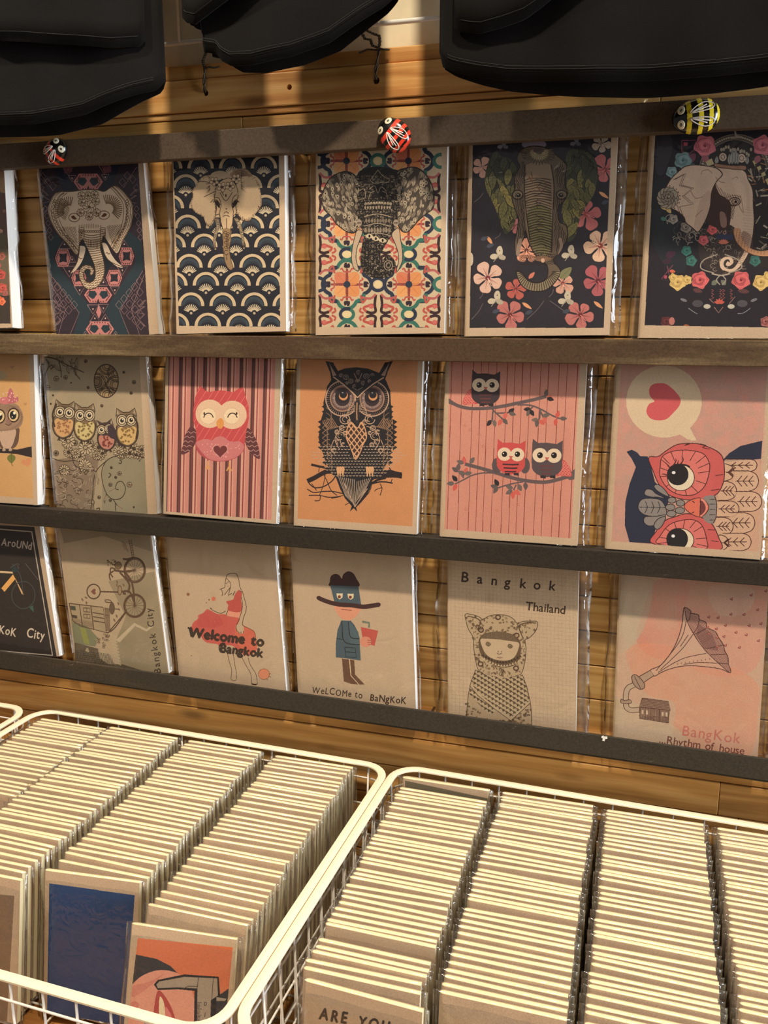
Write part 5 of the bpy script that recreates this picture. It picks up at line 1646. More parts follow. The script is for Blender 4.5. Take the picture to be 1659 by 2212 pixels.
def art_owl_black(A):
    A.lw = 1.15
    base = (190, 126, 74)
    box = [(188, 30), (1388, 40), (1330, 1788), (155, 1708)]
    A.fill(box, base)
    A.clip = A.mask(box)
    A.fill(box, (176, 112, 62), .6, tex=1.0, tscale=150)
    bk, ln, br = (40, 36, 36), (178, 140, 104), (46, 34, 32)
    # branches
    for P, w in (([(255, 1325), (330, 1290), (400, 1250), (470, 1225), (600, 1240), (900, 1280), (1000, 1270), (1150, 1265), (1225, 1275)], 40), ([(295, 1155), (360, 1170), (460, 1195), (520, 1250)], 20), ([(1020, 1240), (1100, 1235), (1160, 1250), (1222, 1262)], 44), ([(910, 1350), (980, 1310), (1060, 1290)], 20), ([(255, 1405), (320, 1440), (420, 1430), (520, 1430), (640, 1450), (760, 1400)], 9), ([(270, 1345), (330, 1390), (420, 1380), (500, 1330), (540, 1280)], 10), ([(270, 1470), (380, 1470), (480, 1490), (600, 1480)], 8), ([(330, 1525), (380, 1520), (390, 1470)], 7), ([(380, 1470), (420, 1360), (440, 1250)], 6), ([(300, 1350), (350, 1420)], 7), ([(420, 1250), (460, 1330), (500, 1420), (560, 1470)], 7), ([(920, 1350), (1020, 1330), (1130, 1345)], 12), ([(1000, 1350), (1020, 1400), (1000, 1470)], 7), ([(1020, 1390), (960, 1410), (945, 1430)], 6), ([(1090, 1180), (1120, 1230)], 9), ([(370, 1230), (380, 1180)], 6), ([(1110, 1340), (1125, 1300)], 6), ([(500, 1500), (560, 1490), (620, 1470)], 7), ([(640, 1570), (700, 1540), (850, 1480), (905, 1400), (910, 1340)], 6)):
        A.line(P, w, br)
    body = [(500, 290), (560, 200), (640, 170), (760, 158), (880, 172), (1000, 220), (1060, 290), (1105, 400), (1110, 520), (1120, 600), (1120, 700), (1130, 800), (1150, 880), (1130, 960), (1100, 1060), (1070, 1150), (1020, 1230), (960, 1290), (920, 1320), (900, 1400), (860, 1480), (790, 1560), (755, 1590), (765, 1636), (730, 1600), (692, 1636), (710, 1580), (640, 1500), (590, 1400), (550, 1290), (480, 1220), (440, 1100), (400, 1000), (370, 880), (385, 780), (400, 680), (425, 600), (420, 520), (445, 420), (460, 350)]
    A.fill(body, bk)
    # ears
    A.fill([(440, 95), (520, 110), (560, 180), (600, 250), (500, 290), (490, 210)], bk); A.fill([(1130, 95), (1050, 110), (1000, 200), (960, 260), (1050, 290), (1080, 200)], bk)
    A.fill([(478, 110), (500, 150), (555, 240), (515, 250)], (150, 116, 90)); A.fill([(1095, 110), (1060, 170), (1010, 240), (1050, 250)], (150, 116, 90))
    for sg, cx in ((1, 0), (-1, 1540)):
        X = lambda x: x if sg > 0 else cx - x
        L = []
        for k in range(7):
            L.append([(X(385 + k * 8), 800 + k * 45), (X(430 + k * 10), 760 + k * 46), (X(470 + k * 6), 720 + k * 60)])
            L.append([(X(410 + k * 16), 700 - k * 4), (X(440 + k * 20), 760), (X(480 + k * 18), 800 - k * 6)])
        A.lines(L, 7, (150, 108, 72), .9)
        for k in range(12):
            y = 560 + k * 52
            x = 424 if y < 700 else (385 if y < 1000 else 430)
            A.fill([(X(x - 22), y), (X(x + 30), y - 30), (X(x + 20), y + 34)], bk)
            A.line([(X(x + 24), y + 10), (X(x + 70), y + 50), (X(x + 80), y + 120)], 6, (140, 104, 72), .8)
    # eye discs
    for cx, cy in ((615, 478), (918, 480)):
        A.ell(cx, cy, 172, 180, (150, 112, 84))
        for k in range(46):
            t = k * 2 * math.pi / 46
            A.line([(cx + 128 * math.cos(t), cy + 136 * math.sin(t)), (cx + 164 * math.cos(t), cy + 172 * math.sin(t))], 15, bk, sm=False)
        A.ell(cx, cy, 118, 124, (104, 74, 62)); A.ell(cx, cy, 104, 108, (60, 44, 44))
        for k in range(30):
            t = math.radians(-20 + k * 8)
            A.line([(cx + 76 * math.cos(t), cy + 78 * math.sin(t)), (cx + 102 * math.cos(t), cy + 104 * math.sin(t))], 7, (156, 126, 104), sm=False)
        A.ell(cx, cy - 20, 76, 66, (44, 36, 38))
        A.ell(cx + 10, cy - 28, 46, 48, (190, 126, 72)); A.ell(cx + 8, cy - 42, 38, 38, (34, 34, 38)); A.ell(cx + 2, cy - 60, 8, 6, (150, 140, 130))
        A.ring(cx, cy, 172, 180, 8, ln)
    # brow
    A.fill([(520, 260), (640, 200), (770, 165), (900, 200), (1040, 262), (960, 330), (860, 400), (770, 470), (690, 400), (600, 320)], bk)
    A.lines([[(520, 255), (620, 330), (700, 400), (770, 468), (840, 400), (930, 330), (1040, 262)]], 11, ln, sm=False)
    for cx, cy, r in ((650, 260, 26), (600, 240, 18), (700, 300, 24), (860, 250, 28), (920, 240, 20), (830, 320, 22), (740, 350, 18), (780, 210, 22), (770, 300, 20), (890, 300, 16), (660, 320, 14)):
        A.ring(cx, cy, r, r * .9, 5, (136, 112, 92), 0, A.R.uniform(0, 180), A.R.uniform(280, 480)); A.ring(cx, cy, r * .4, r * .4, 4, (136, 112, 92))
    A.line([(735, 220), (775, 310), (815, 220)], 6, ln, sm=False)
    for k in range(8): A.ell(720 + k * 14, 375 + abs(k - 3.5) * -8 + 20, 5, 5, (150, 126, 104))
    # beak
    A.fill([(745, 520), (765, 495), (800, 530), (795, 640), (765, 745), (735, 640)], (52, 44, 42), sm=True); A.line([(765, 520), (762, 620), (764, 700)], 10, (176, 128, 84))
    for sg in (-1, 1):
        for k in range(5): A.line([(765 + sg * 20, 560 + k * 12), (765 + sg * (60 + k * 8), 520 + k * 26), (765 + sg * (80 + k * 8), 560 + k * 30)], 6, (160, 126, 94))
    # breast swirls
    for sg in (-1, 1):
        for cx, cy, r in ((640, 690, 50), (590, 860, 42), (690, 720, 26), (610, 780, 26), (560, 820, 22), (640, 830, 18), (570, 920, 26), (620, 950, 20), (530, 1010, 24)):
            x = 768 + sg * (768 - cx)
            A.ring(x, cy, r, r * .95, 7, ln, 0, A.R.uniform(0, 90), A.R.uniform(260, 420)); A.ring(x, cy, r * .5, r * .5, 5, ln, 0, 90, 350)
        A.lines([[(768 + sg * 90, 760), (768 + sg * 180, 800), (768 + sg * 230, 900), (768 + sg * 180, 1000)], [(768 + sg * 240, 900), (768 + sg * 270, 990), (768 + sg * 230, 1050)]], 6, ln)
    # knot ornament
    or_ = (196, 140, 92)
    knot = [(700, 720), (660, 800), (655, 880), (690, 960), (710, 1010), (750, 1100), (800, 1020), (820, 960), (860, 880), (850, 800), (810, 720), (768, 780)]
    A.fill(knot, (70, 50, 40)); A.line(knot, 9, or_, closed=True)
    A.hatch(knot, 52, 42, 10, or_); A.hatch(knot, -52, 42, 10, or_)
    # scale feathers
    for r_ in range(11):
        y = 960 + r_ * 30
        half = 250 - abs(r_ - 3) * 18
        n = int(half / 17)
        for k in range(-n, n + 1):
            x = 765 + k * 34 + (17 if r_ % 2 else 0)
            if abs(x - 755) < 70 - max(0, r_ - 2) * 25: continue
            A.ring(x, y, 11, 12, 6, (166, 138, 108), 0, 20, 160)
    # talons and tail
    for cx in (570, 592, 620, 870, 895, 922):
        A.fill([(cx - 16, 1190), (cx, 1172), (cx + 16, 1190), (cx + 10, 1240), (cx, 1282), (cx - 10, 1240)], (196, 142, 90), sm=True)
    L = []
    for k in range(9): L.append([(575 + k * 20, 1280 + k * 3), (650 + k * 12, 1480 + k * 12)])
    for k in range(8): L.append([(905 - k * 20, 1290 + k * 5), (830 - k * 12, 1450 + k * 14)])
    A.lines(L, 6, (160, 134, 104), sm=False)
    A.lines([[(625, 1330), (745, 1590)], [(870, 1400), (740, 1590)]], 7, ln, sm=False)
    A.clip = None


def branch_leaf(A, P, cols, sz=30):
    for i, (x, y, a) in enumerate(P):
        r = math.radians(a)
        A.leaf(x, y, x + sz * 2 * math.cos(r), y + sz * 2 * math.sin(r), sz * .55, cols[i % len(cols)])


def round_owl(A, cx, cy, s, body, face, wing_side, red, gray, stripes=False):
    if wing_side:
        sg = wing_side
        A.fill([(cx + sg * 60 * s, cy + 40 * s), (cx + sg * 110 * s, cy + 20 * s), (cx + sg * 170 * s, cy + 60 * s), (cx + sg * 205 * s, cy + 160 * s), (cx + sg * 140 * s, cy + 165 * s), (cx + sg * 60 * s, cy + 150 * s)], red, sm=True)
        for i in range(4):
            for j in range(5):
                A.ring(cx + sg * (85 + i * 26 + j * 6) * s, cy + (55 + j * 24) * s, 10 * s, 10 * s, 4, (206, 128, 104))
    else:
        A.ell(cx - 125 * s, cy + 95 * s, 45 * s, 70 * s, gray); A.ell(cx + 125 * s, cy + 95 * s, 45 * s, 70 * s, gray)
    bd = [(cx - 118 * s, cy - 145 * s), (cx - 75 * s, cy - 110 * s), (cx, cy - 112 * s), (cx + 80 * s, cy - 100 * s), (cx + 132 * s, cy - 130 * s), (cx + 128 * s, cy - 20 * s), (cx + 125 * s, cy + 80 * s), (cx + 70 * s, cy + 160 * s), (cx, cy + 175 * s), (cx - 80 * s, cy + 150 * s), (cx - 128 * s, cy + 60 * s), (cx - 125 * s, cy - 40 * s)]
    A.fill(bd, body, sm=False)
    A.ell(cx, cy + 80 * s, 127 * s, 92 * s, body)
    A.ell(cx - 58 * s, cy - 8 * s, 62 * s, 60 * s, face); A.ell(cx + 58 * s, cy - 4 * s, 62 * s, 60 * s, face)
    for sg in (-1, 1):
        A.ell(cx + sg * 58 * s, cy - 8 * s, 24 * s, 25 * s, (36, 28, 26)); A.ell(cx + sg * 58 * s - 9, cy - 14 * s, 6, 6, (214, 196, 164))
    A.fill([(cx - 20 * s, cy + 8 * s), (cx + 20 * s, cy + 10 * s), (cx, cy + 38 * s)], (176, 84, 66))
    for k in range(3):
        y = cy + (82 + k * 32) * s
        if stripes: A.line([(cx - (75 - k * 10) * s, y), (cx, y + 4), (cx + (70 - k * 12) * s, y + 2)], 13 * s, (70, 40, 38))
        else: A.line([(cx - (60 - k * 8) * s, y), (cx + (55 - k * 8) * s, y)], 12 * s, (112, 52, 50), .8)
    for dx in (-55, 25): A.fill([(cx + dx * s, cy + 160 * s), (cx + (dx + 45) * s, cy + 160 * s), (cx + (dx + 45) * s, cy + 185 * s), (cx + dx * s, cy + 180 * s)], (48, 40, 40))


def art_owls_three(A):
    base = (192, 126, 98)
    box = [(218, 40), (1385, 40), (1302, 1672), (166, 1588)]
    A.fill(box, base)
    A.clip = A.mask(box)
    A.fill([(218, 40), (1385, 40), (1300, 700), (1310, 1672), (166, 1588), (200, 800)], (184, 112, 88), .5, tex=1, tscale=140)
    xt = [235, 330, 430, 500, 565, 640, 735, 803, 872, 945, 1035, 1105, 1200, 1272, 1365]
    xb = [188, 280, 375, 442, 505, 578, 668, 737, 803, 870, 962, 1030, 1122, 1188, 1280]
    A.lines([[(a, 60), (b, 1680)] for a, b in zip(xt, xb)], 5, (118, 44, 34), .9, sm=False)
    for x, y in ((480, 740), (515, 845), (350, 660), (1220, 410), (650, 1220), (360, 1410), (640, 1420), (1200, 1470), (400, 700), (830, 1370)): A.ring(x, y, 12, 9, 4, (150, 80, 54), 0, 0, 300, .6)
    gray, red = (88, 72, 68), (186, 70, 60)
    br = (96, 78, 72)
    A.line([(200, 430), (280, 480), (400, 508), (560, 505), (700, 485), (820, 460), (960, 430), (1080, 400)], 30, br)
    A.fill([(205, 420), (280, 465), (300, 500), (205, 465)], br)
    A.lines([[(820, 475), (940, 480), (1040, 520), (1130, 570), (1200, 598)], [(590, 510), (620, 540), (690, 605)], [(600, 530), (595, 600), (590, 625)], [(620, 550), (700, 548), (740, 545)], [(960, 490), (930, 520)], [(1025, 520), (1018, 590), (1010, 610)], [(1020, 520), (1060, 600)]], 14, br)
    branch_leaf(A, [(740, 545, -35), (745, 548, 15), (585, 612, 125), (610, 610, 80), (690, 600, 50), (680, 605, 120), (700, 600, -70), (1075, 400, -85), (1085, 395, 25), (1085, 415, 15), (1200, 598, 0), (1170, 590, -70), (1165, 600, 95), (940, 515, 180), (935, 520, 120), (935, 520, 60), (1010, 610, 180), (1000, 612, 100), (1015, 612, 40), (1060, 580, 80), (1045, 575, -10)], [(50, 42, 42), (100, 84, 72), (52, 42, 42), (110, 92, 78), (96, 80, 70), (190, 84, 64), (190, 90, 70), (104, 88, 76), (196, 100, 72), (44, 38, 38), (100, 82, 72), (192, 76, 60), (192, 78, 62)], 32)
    A.line([(350, 1005), (480, 1040), (600, 1075), (760, 1125), (900, 1155), (1060, 1168), (1200, 1140), (1310, 1100), (1345, 1060)], 32, br)
    A.fill([(1240, 1120), (1335, 1050), (1345, 1140), (1290, 1150)], br)
    A.lines([[(650, 1090), (520, 1085), (420, 1105), (340, 1145), (260, 1185)], [(870, 1165), (760, 1185), (640, 1220)], [(340, 1130), (290, 1070)], [(810, 1190), (785, 1240)], [(330, 1125), (345, 1090)]], 13, br)
    branch_leaf(A, [(345, 1005, -95), (340, 1000, 200), (395, 1000, -55), (290, 1075, 215), (285, 1065, -80), (280, 1160, 230), (255, 1180, 180), (275, 1185, 115), (345, 1100, -70), (350, 1095, 200), (345, 1095, -10), (645, 1215, 195), (640, 1210, 120), (650, 1200, 240), (775, 1240, 150), (780, 1250, 90), (790, 1245, 30), (780, 1225, 200), (830, 1185, 70), (890, 1170, 85)], [(190, 84, 66), (104, 88, 78), (104, 88, 78), (92, 76, 70), (96, 80, 72), (48, 40, 40), (100, 86, 76), (192, 80, 62)], 34)
    round_owl(A, 535, 305, 1.0, (66, 50, 50), (206, 178, 138), -1, red, gray)
    round_owl(A, 762, 925, 1.0, (190, 68, 60), (206, 178, 138), 0, red, gray, True)
    round_owl(A, 1085, 935, 1.08, (84, 68, 66), (206, 178, 138), 1, red, gray)
    A.clip = None


def art_owl_heart(A):
    base = (172, 130, 104)
    box = [(275, 40), (1660, 60), (1600, 1000), (1520, 1885), (178, 1790)]
    A.fill(box, base)
    A.clip = A.mask([(275, 40), (1660, 60), (1590, 1900), (178, 1790)])
    A.fill([(250, 40), (1650, 40), (1600, 1900), (178, 1790)], (196, 128, 104), .7, tex=1.3, tscale=26)
    for i in range(150):
        q = (A.R.uniform(240, 1620), A.R.uniform(330, 1700))
        r = A.R.uniform(12, 60)
        A.ring(q[0], q[1], r, r, 5, (188, 116, 94), 0, A.R.uniform(0, 360), A.R.uniform(360, 600), .5)
    for x, y, r in ((1140, 520, 76), (1070, 400, 50), (1480, 700, 90), (1290, 780, 40), (1560, 520, 46), (1000, 700, 56), (330, 720, 40), (1240, 850, 50), (1440, 440, 40)): A.ell(x, y, r, r, (194, 126, 102), a=.6, tex=.5)
    A.fill(A.epts(675, 470, 358, 342, 5).tolist(), (196, 166, 124)); A.fill([(820, 770), (935, 840), (985, 838), (910, 700)], (196, 166, 124)); A.fill([(815, 775), (900, 828), (938, 832), (905, 715)], (196, 166, 124))
    A.fill([(585, 468), (545, 420), (535, 360), (560, 315), (610, 298), (680, 300), (740, 335), (800, 395), (832, 450), (820, 510), (770, 570), (700, 635), (620, 648), (550, 630), (512, 580), (515, 530), (540, 490)], (190, 76, 72), sm=True)
    navy, red, ink, gr = (42, 44, 60), (188, 80, 70), (72, 34, 28), (126, 114, 100)
    A.fill([(322, 945), (370, 925), (420, 950), (450, 985), (520, 990), (545, 1050), (590, 1230), (740, 1380), (600, 1660), (560, 1812), (350, 1800), (305, 1640), (310, 1420), (350, 1250), (410, 1090), (370, 1010)], navy)
    A.fill([(1235, 1020), (1290, 960), (1400, 890), (1605, 840), (1592, 1012), (1260, 1040)], navy)
    # wing feathers right
    ft = (190, 150, 112)
    A.fill([(1240, 1050), (1560, 1020), (1600, 1100), (1560, 1890), (1280, 1870), (1160, 1600), (1170, 1400)], (184, 138, 102))
    for x0, x1, y0, y1 in ((1250, 1555, 1015, 1130), (1240, 1340, 1060, 1220), (1330, 1570, 1125, 1320), (1190, 1362, 1225, 1405), (1350, 1600, 1320, 1510), (1170, 1385, 1410, 1560), (1290, 1535, 1520, 1715), (1150, 1330, 1565, 1735), (1230, 1500, 1715, 1880), (1200, 1285, 1730, 1880)):
        h_ = (y1 - y0) / 2
        P = [(x0, y0), (x1 - h_, y0), (x1 - h_ * .3, y0 + h_ * .3), (x1, y0 + h_), (x1 - h_ * .3, y1 - h_ * .3), (x1 - h_, y1), (x0, y1)]
        A.fill(P, ft, .8, sm=False); A.line(P[1:6], 7, ink); A.lines([[P[0], P[1]], [P[5], P[6]]], 7, ink, sm=False)
        ym = y0 + h_
        xe = x1 - 40
        xs_ = max(x0 + 20, x1 - 260)
        L = [[(xs_, ym), (xe, ym)]]
        for k in range(3):
            xx = xs_ + 20 + k * (xe - xs_) / 3.4
            L += [[(xx, ym), (xx + 42, ym - h_ * .5)], [(xx, ym), (xx + 42, ym + h_ * .5)]]
        A.lines(L, 7, ink, sm=False)
    for cy0, hid in ((1130, False), (1760, True)):
        if not hid:
            P = [(530, 1000), (620, 990), (690, 940), (780, 885), (860, 868), (1000, 870), (1140, 920), (1220, 980), (1245, 1080), (1240, 1220), (1180, 1340), (1050, 1390), (900, 1400), (760, 1370), (680, 1320), (620, 1240), (570, 1120)]
            E = [(660, 990), (760, 940), (900, 930), (1040, 960), (1100, 1040), (1105, 1130), (1060, 1270), (960, 1350), (820, 1350), (710, 1290), (640, 1180), (640, 1080)]
        else:
            P = [(560, 1810), (600, 1700), (680, 1600), (780, 1560), (900, 1530), (1040, 1570), (1130, 1630), (1190, 1750), (1210, 1870), (900, 1860)]
            E = [(615, 1815), (640, 1740), (720, 1640), (830, 1595), (960, 1590), (1040, 1650), (1080, 1780), (1075, 1860), (900, 1850)]
        A.fill(P, red, sm=True); A.line(P, 8, ink, closed=True)
        A.fill(E, (198, 100, 84), sm=True); A.line(E, 7, ink, closed=True)
        cx, cy = (835, 1170) if not hid else (830, 1780)
        c0 = np.array([cx, cy])
        q = spline(E, 6, True)
        for k in range(0, len(q), 5):
            A.line([c0 + (q[k] - c0) * .6, q[k]], 6, ink, sm=False)
        A.ell(cx, cy + 20 if not hid else cy, 128, 122 if not hid else 110, (206, 184, 144)); A.ring(cx, cy + (20 if not hid else 0), 128, 122 if not hid else 110, 7, ink)
        A.ell(cx - 30, cy - 10, 102, 102, (38, 32, 32)); A.ell(cx - 68, cy - 28 if not hid else cy - 38, 17, 15, (214, 206, 190))
        if not hid:
            A.lines([[(735, 1100), (700, 1060), (690, 1045)], [(760, 1080), (790, 1030), (780, 1005)], [(830, 1065), (858, 1020), (840, 985)], [(715, 1170), (670, 1155), (655, 1160)], [(800, 1068), (815, 1020)]], 14, ink, taper=True)
            A.line([(735, 1105), (800, 1070), (880, 1072), (920, 1090)], 16, (40, 30, 30))
    A.lines([[(910, 865), (870, 885), (920, 870)], [(1015, 870), (1070, 885), (1040, 905), (1110, 920)], [(1160, 1170), (1235, 1160)], [(1120, 1310), (1200, 1300)], [(1090, 1680), (1160, 1685)], [(1120, 1785), (1190, 1795)]], 7, ink)
    # crest feathers
    for P in ([(690, 1470), (640, 1400), (540, 1385), (460, 1400), (430, 1470), (470, 1530), (560, 1555), (690, 1545)], [(690, 1385), (600, 1340), (560, 1305), (510, 1300), (490, 1345), (540, 1370), (620, 1375)], [(720, 1370), (620, 1320), (580, 1270), (620, 1255), (680, 1300)], [(690, 1545), (600, 1555), (500, 1560), (485, 1610), (530, 1645), (600, 1630)], [(690, 1560), (620, 1580), (580, 1640), (610, 1680), (660, 1640)]):
        A.fill(P, gr, sm=True); A.line(P, 7, (40, 34, 36), closed=True)
    A.line([(445, 1468), (690, 1472)], 6, (40, 36, 40))
    for x in (500, 560, 620): A.lines([[(x + 20, 1468), (x, 1415)], [(x + 20, 1470), (x - 5, 1525)]], 6, (40, 36, 40))
    for x0, y0, w, h_ in ((710, 1375, 80, 55), (790, 1400, 80, 60), (690, 1440, 90, 60), (780, 1470, 90, 60), (700, 1500, 90, 60)):
        A.ell(x0 + w / 2, y0 + h_ / 2, w / 2, h_ / 2, gr); A.ring(x0 + w / 2, y0 + h_ / 2, w / 2, h_ / 2, 7, (52, 40, 36))
    A.fill([(1040, 1390), (1150, 1360), (1175, 1440), (1165, 1560), (1140, 1625), (1050, 1580)], gr, sm=True); A.line([(1155, 1365), (1175, 1450), (1165, 1570), (1140, 1620)], 7, ink)
    for y in (1395, 1440, 1490, 1540, 1590): A.line([(1105, y), (1160, y)], 6, (60, 48, 42), sm=False)
    A.fill([(865, 1460), (930, 1400), (1030, 1385), (1100, 1470), (1030, 1560), (930, 1530)], (200, 96, 68), sm=True); A.line([(865, 1460), (930, 1400), (1030, 1385), (1100, 1470), (1030, 1560), (930, 1530)], 7, ink, closed=True)
    A.fill([(1020, 1390), (1080, 1430), (1080, 1500), (1015, 1560)], (206, 120, 92), sm=True); A.fill([(1020, 1412), (1060, 1440), (1065, 1500), (1015, 1540)], (112, 52, 50), sm=True)
    A.line([(1020, 1390), (1015, 1560)], 7, ink, sm=False)
    A.lines([[(942, 1410), (965, 1428)], [(940, 1525), (960, 1512)]], 8, ink)
    A.clip = None


def art_bike_black(A):
    bk, ln = (46, 38, 32), (146, 132, 112)
    # frame of the zoomed region (0, 1120) at 7.136
    A.fill([(-900, 60), (530, 130), (880, 2170), (-560, 1960)], bk)
    A.lines([[(-800, 100), (490, 205), (810, 2110), (-600, 1990)]], 22, ln, sm=False)
    A.text('AroUNd', 20, 415, 170, 8, ln, 1.0, .06, 3, sx=.72)
    A.text('BangKoK', -330, 1735, 190, 8, (170, 152, 126), .98, .06, 3, sx=.74)
    A.text('City', 400, 1830, 200, 8, (170, 152, 126), 1.0, .05, 3, sx=.74)
    or_ = (188, 134, 66)
    A.fill([(200, 860), (240, 930), (70, 1130), (20, 1075)], or_); A.fill([(0, 805), (200, 822), (200, 850), (0, 838)], (176, 146, 104)); A.fill([(210, 880), (240, 930), (375, 1180), (335, 1165)], (170, 132, 84))
    g = (58, 62, 58)
    A.ring(360, 1180, 180, 210, 14, g); A.ring(-280, 1120, 180, 210, 14, g)
    A.lines([[(190, 700), (240, 760), (320, 900), (360, 1180)], [(160, 760), (260, 700), (300, 720)], [(200, 830), (200, 760)], [(20, 1075), (-280, 1120)], [(0, 820), (-280, 1120)]], 14, g)
    A.fill([(450, 1370), (510, 1340), (520, 1450)], (52, 78, 66)); A.ell(230, 790, 46, 44, (40, 50, 52))
    A.lines([[(270, 720), (290, 780)], [(390, 690), (590, 950)]], 7, (120, 116, 104), .6)


def art_bike_city(A):
    A.lw = 1.3
    base, ink = (146, 124, 92), (82, 60, 40)
    box = [(570, 130), (1440, 200), (1650, 1720), (745, 1600)]
    A.fill(box, base)
    A.clip = A.mask(box)
    A.fill([(560, 100), (1460, 170), (1500, 420), (1000, 260), (620, 330)], (100, 88, 62), .6, tex=.4, tscale=90)
    A.fill([(1050, 700), (1500, 600), (1640, 1700), (1200, 1700), (1120, 1280), (1220, 1040)], (106, 94, 66), .75, tex=.5, tscale=80)
    A.fill([(690, 1060), (820, 1100), (960, 1260), (920, 1330), (720, 1300)], (94, 96, 66), .8); A.fill([(770, 1140), (830, 1160), (870, 1310), (815, 1300)], (122, 120, 52), .8)
    A.fill([(720, 1290), (950, 1350), (960, 1440), (1050, 1500), (1180, 1500), (1500, 1600), (1640, 1600), (1640, 1720), (740, 1620)], (64, 54, 38), .85, tex=.3)
    A.fill([(1120, 1270), (1300, 1100), (1420, 1160), (1480, 1110), (1480, 1140), (1420, 1185), (1310, 1130), (1160, 1290)], (160, 140, 108), .8)
    A.ring(1305, 590, 100, 118, 13, ink); A.ring(1305, 935, 102, 110, 13, ink); A.ring(1305, 590, 88, 104, 4, ink); A.ring(1305, 935, 90, 98, 4, ink)
    for cx, cy in ((1305, 590), (1305, 935)):
        for k in range(16):
            t = k * math.pi / 8
            A.line([(cx, cy), (cx + 90 * math.cos(t), cy + 104 * math.sin(t))], 3, ink, .8, sm=False)
    A.lines([[(1100, 590), (1210, 605), (1305, 590)], [(1210, 605), (1280, 720), (1305, 935)], [(1160, 610), (1250, 720), (1240, 810)], [(1180, 800), (1255, 800), (1300, 900)], [(1220, 820), (1190, 815)], [(1190, 480), (1230, 485), (1290, 470)]], 14, ink)
    A.lines([[(1120, 580), (1075, 570), (1070, 620), (1095, 660)], [(1100, 600), (1060, 630), (1070, 690)], [(975, 798), (1160, 803)]], 10, ink)
    A.ring(907, 797, 64, 70, 9, ink); A.fill(heart(907, 798, 30, 90), (110, 66, 48))
    A.ell(1160, 785, 18, 45, (128, 104, 72)); A.ring(1160, 785, 18, 45, 5, ink)
    A.ell(1145, 545, 32, 36, (104, 80, 52)); A.ring(1145, 545, 32, 36, 5, ink)
    for k in range(26): A.ell(A.R.uniform(1040, 1120), A.R.uniform(490, 550), 7, 7, A.R.choice([(110, 86, 56), (76, 60, 38), (140, 118, 80)]))
    A.lines([[(1245, 290), (1285, 470)], [(1270, 288), (1300, 470)]] + [[(1248 + k * 4, 310 + k * 22), (1274 + k * 3, 308 + k * 22)] for k in range(8)], 5, ink, .7)
    A.hatch([(1175, 300), (1220, 330), (1250, 420), (1190, 380)], 60, 12, 4, ink, .6)
    for x, y, a in ((1130, 690, 1.2), (1190, 720, 1.0), (1130, 720, 1.4), (1140, 900, 1.1), (1125, 1020, 1.2), (1100, 1060, 1.0), (790, 860, 1.0), (820, 850, .4), (835, 890, 1.4)): A.leaf(x, y, x + 30 * math.cos(a), y + 36 * math.sin(a), 8, (110, 86, 58), ink)
    A.ell(1085, 960, 28, 60, (92, 72, 50)); A.lines([[(1085, 900), (1060, 880), (1020, 880), (1030, 900), (1085, 905)], [(1110, 965), (1160, 970)], [(1150, 960), (1160, 980)]], 7, ink)
    # houses
    A.fill([(670, 910), (1000, 950), (1030, 1190), (700, 1090)], (136, 116, 84))
    A.lines([[(670, 912), (1000, 950), (1030, 1195), (780, 1130), (705, 1080), (670, 912)], [(770, 925), (800, 1140)], [(880, 940), (910, 1170)], [(895, 1000), (1010, 1020)], [(900, 1040), (1015, 1060)], [(905, 1080), (1020, 1100)]], 7, ink, sm=False)
    for x, y in ((810, 955), (812, 1015)): A.line([(x, y), (x + 60, y + 4), (x + 62, y + 42), (x + 2, y + 38)], 6, ink, closed=True, sm=False); A.line([(x + 30, y), (x + 30, y + 40)], 4, ink)
    A.fill([(680, 935), (730, 940), (735, 980), (690, 975)], (66, 66, 48)); A.fill([(690, 1020), (745, 1030), (750, 1060), (700, 1050)], (70, 58, 42))
    A.hatch([(700, 1050), (900, 1090), (900, 1150), (720, 1110)], 12, 8, 3, ink, .6); A.hatch([(1010, 950), (1060, 960), (1070, 1180), (1030, 1180)], 5, 7, 4, ink, .8)
    A.lines([[(1060, 1190), (1120, 1140), (1225, 990)], [(1030, 1200), (1080, 1180)], [(1225, 975), (1180, 1040), (1060, 1180)]], 8, ink)
    for k in range(10): A.line([(1055 + k * 6, 1210 + k * 30), (1130 + k * 5, 1235 + k * 30)], 13, (150, 130, 96), .8, sm=False)
    for k in range(30): A.ring(A.R.uniform(940, 1060), A.R.uniform(1210, 1360), 9, 8, 4, A.R.choice([ink, (146, 124, 90)]))
    A.hatch([(740, 1360), (1060, 1400), (1140, 1560), (760, 1560)], 80, 13, 4, (46, 38, 28), .7); A.hatch([(740, 1360), (1060, 1400), (1140, 1560), (760, 1560)], 8, 20, 4, (110, 94, 66), .5)
    A.fill(heart(845, 1365, 24, 70), (136, 118, 84))
    # lettering turned a quarter left
    A.text('Bangkok City', 1560, 1590, 92, -98, (60, 46, 34), 1.16, .03, 1)
    A.clip = None


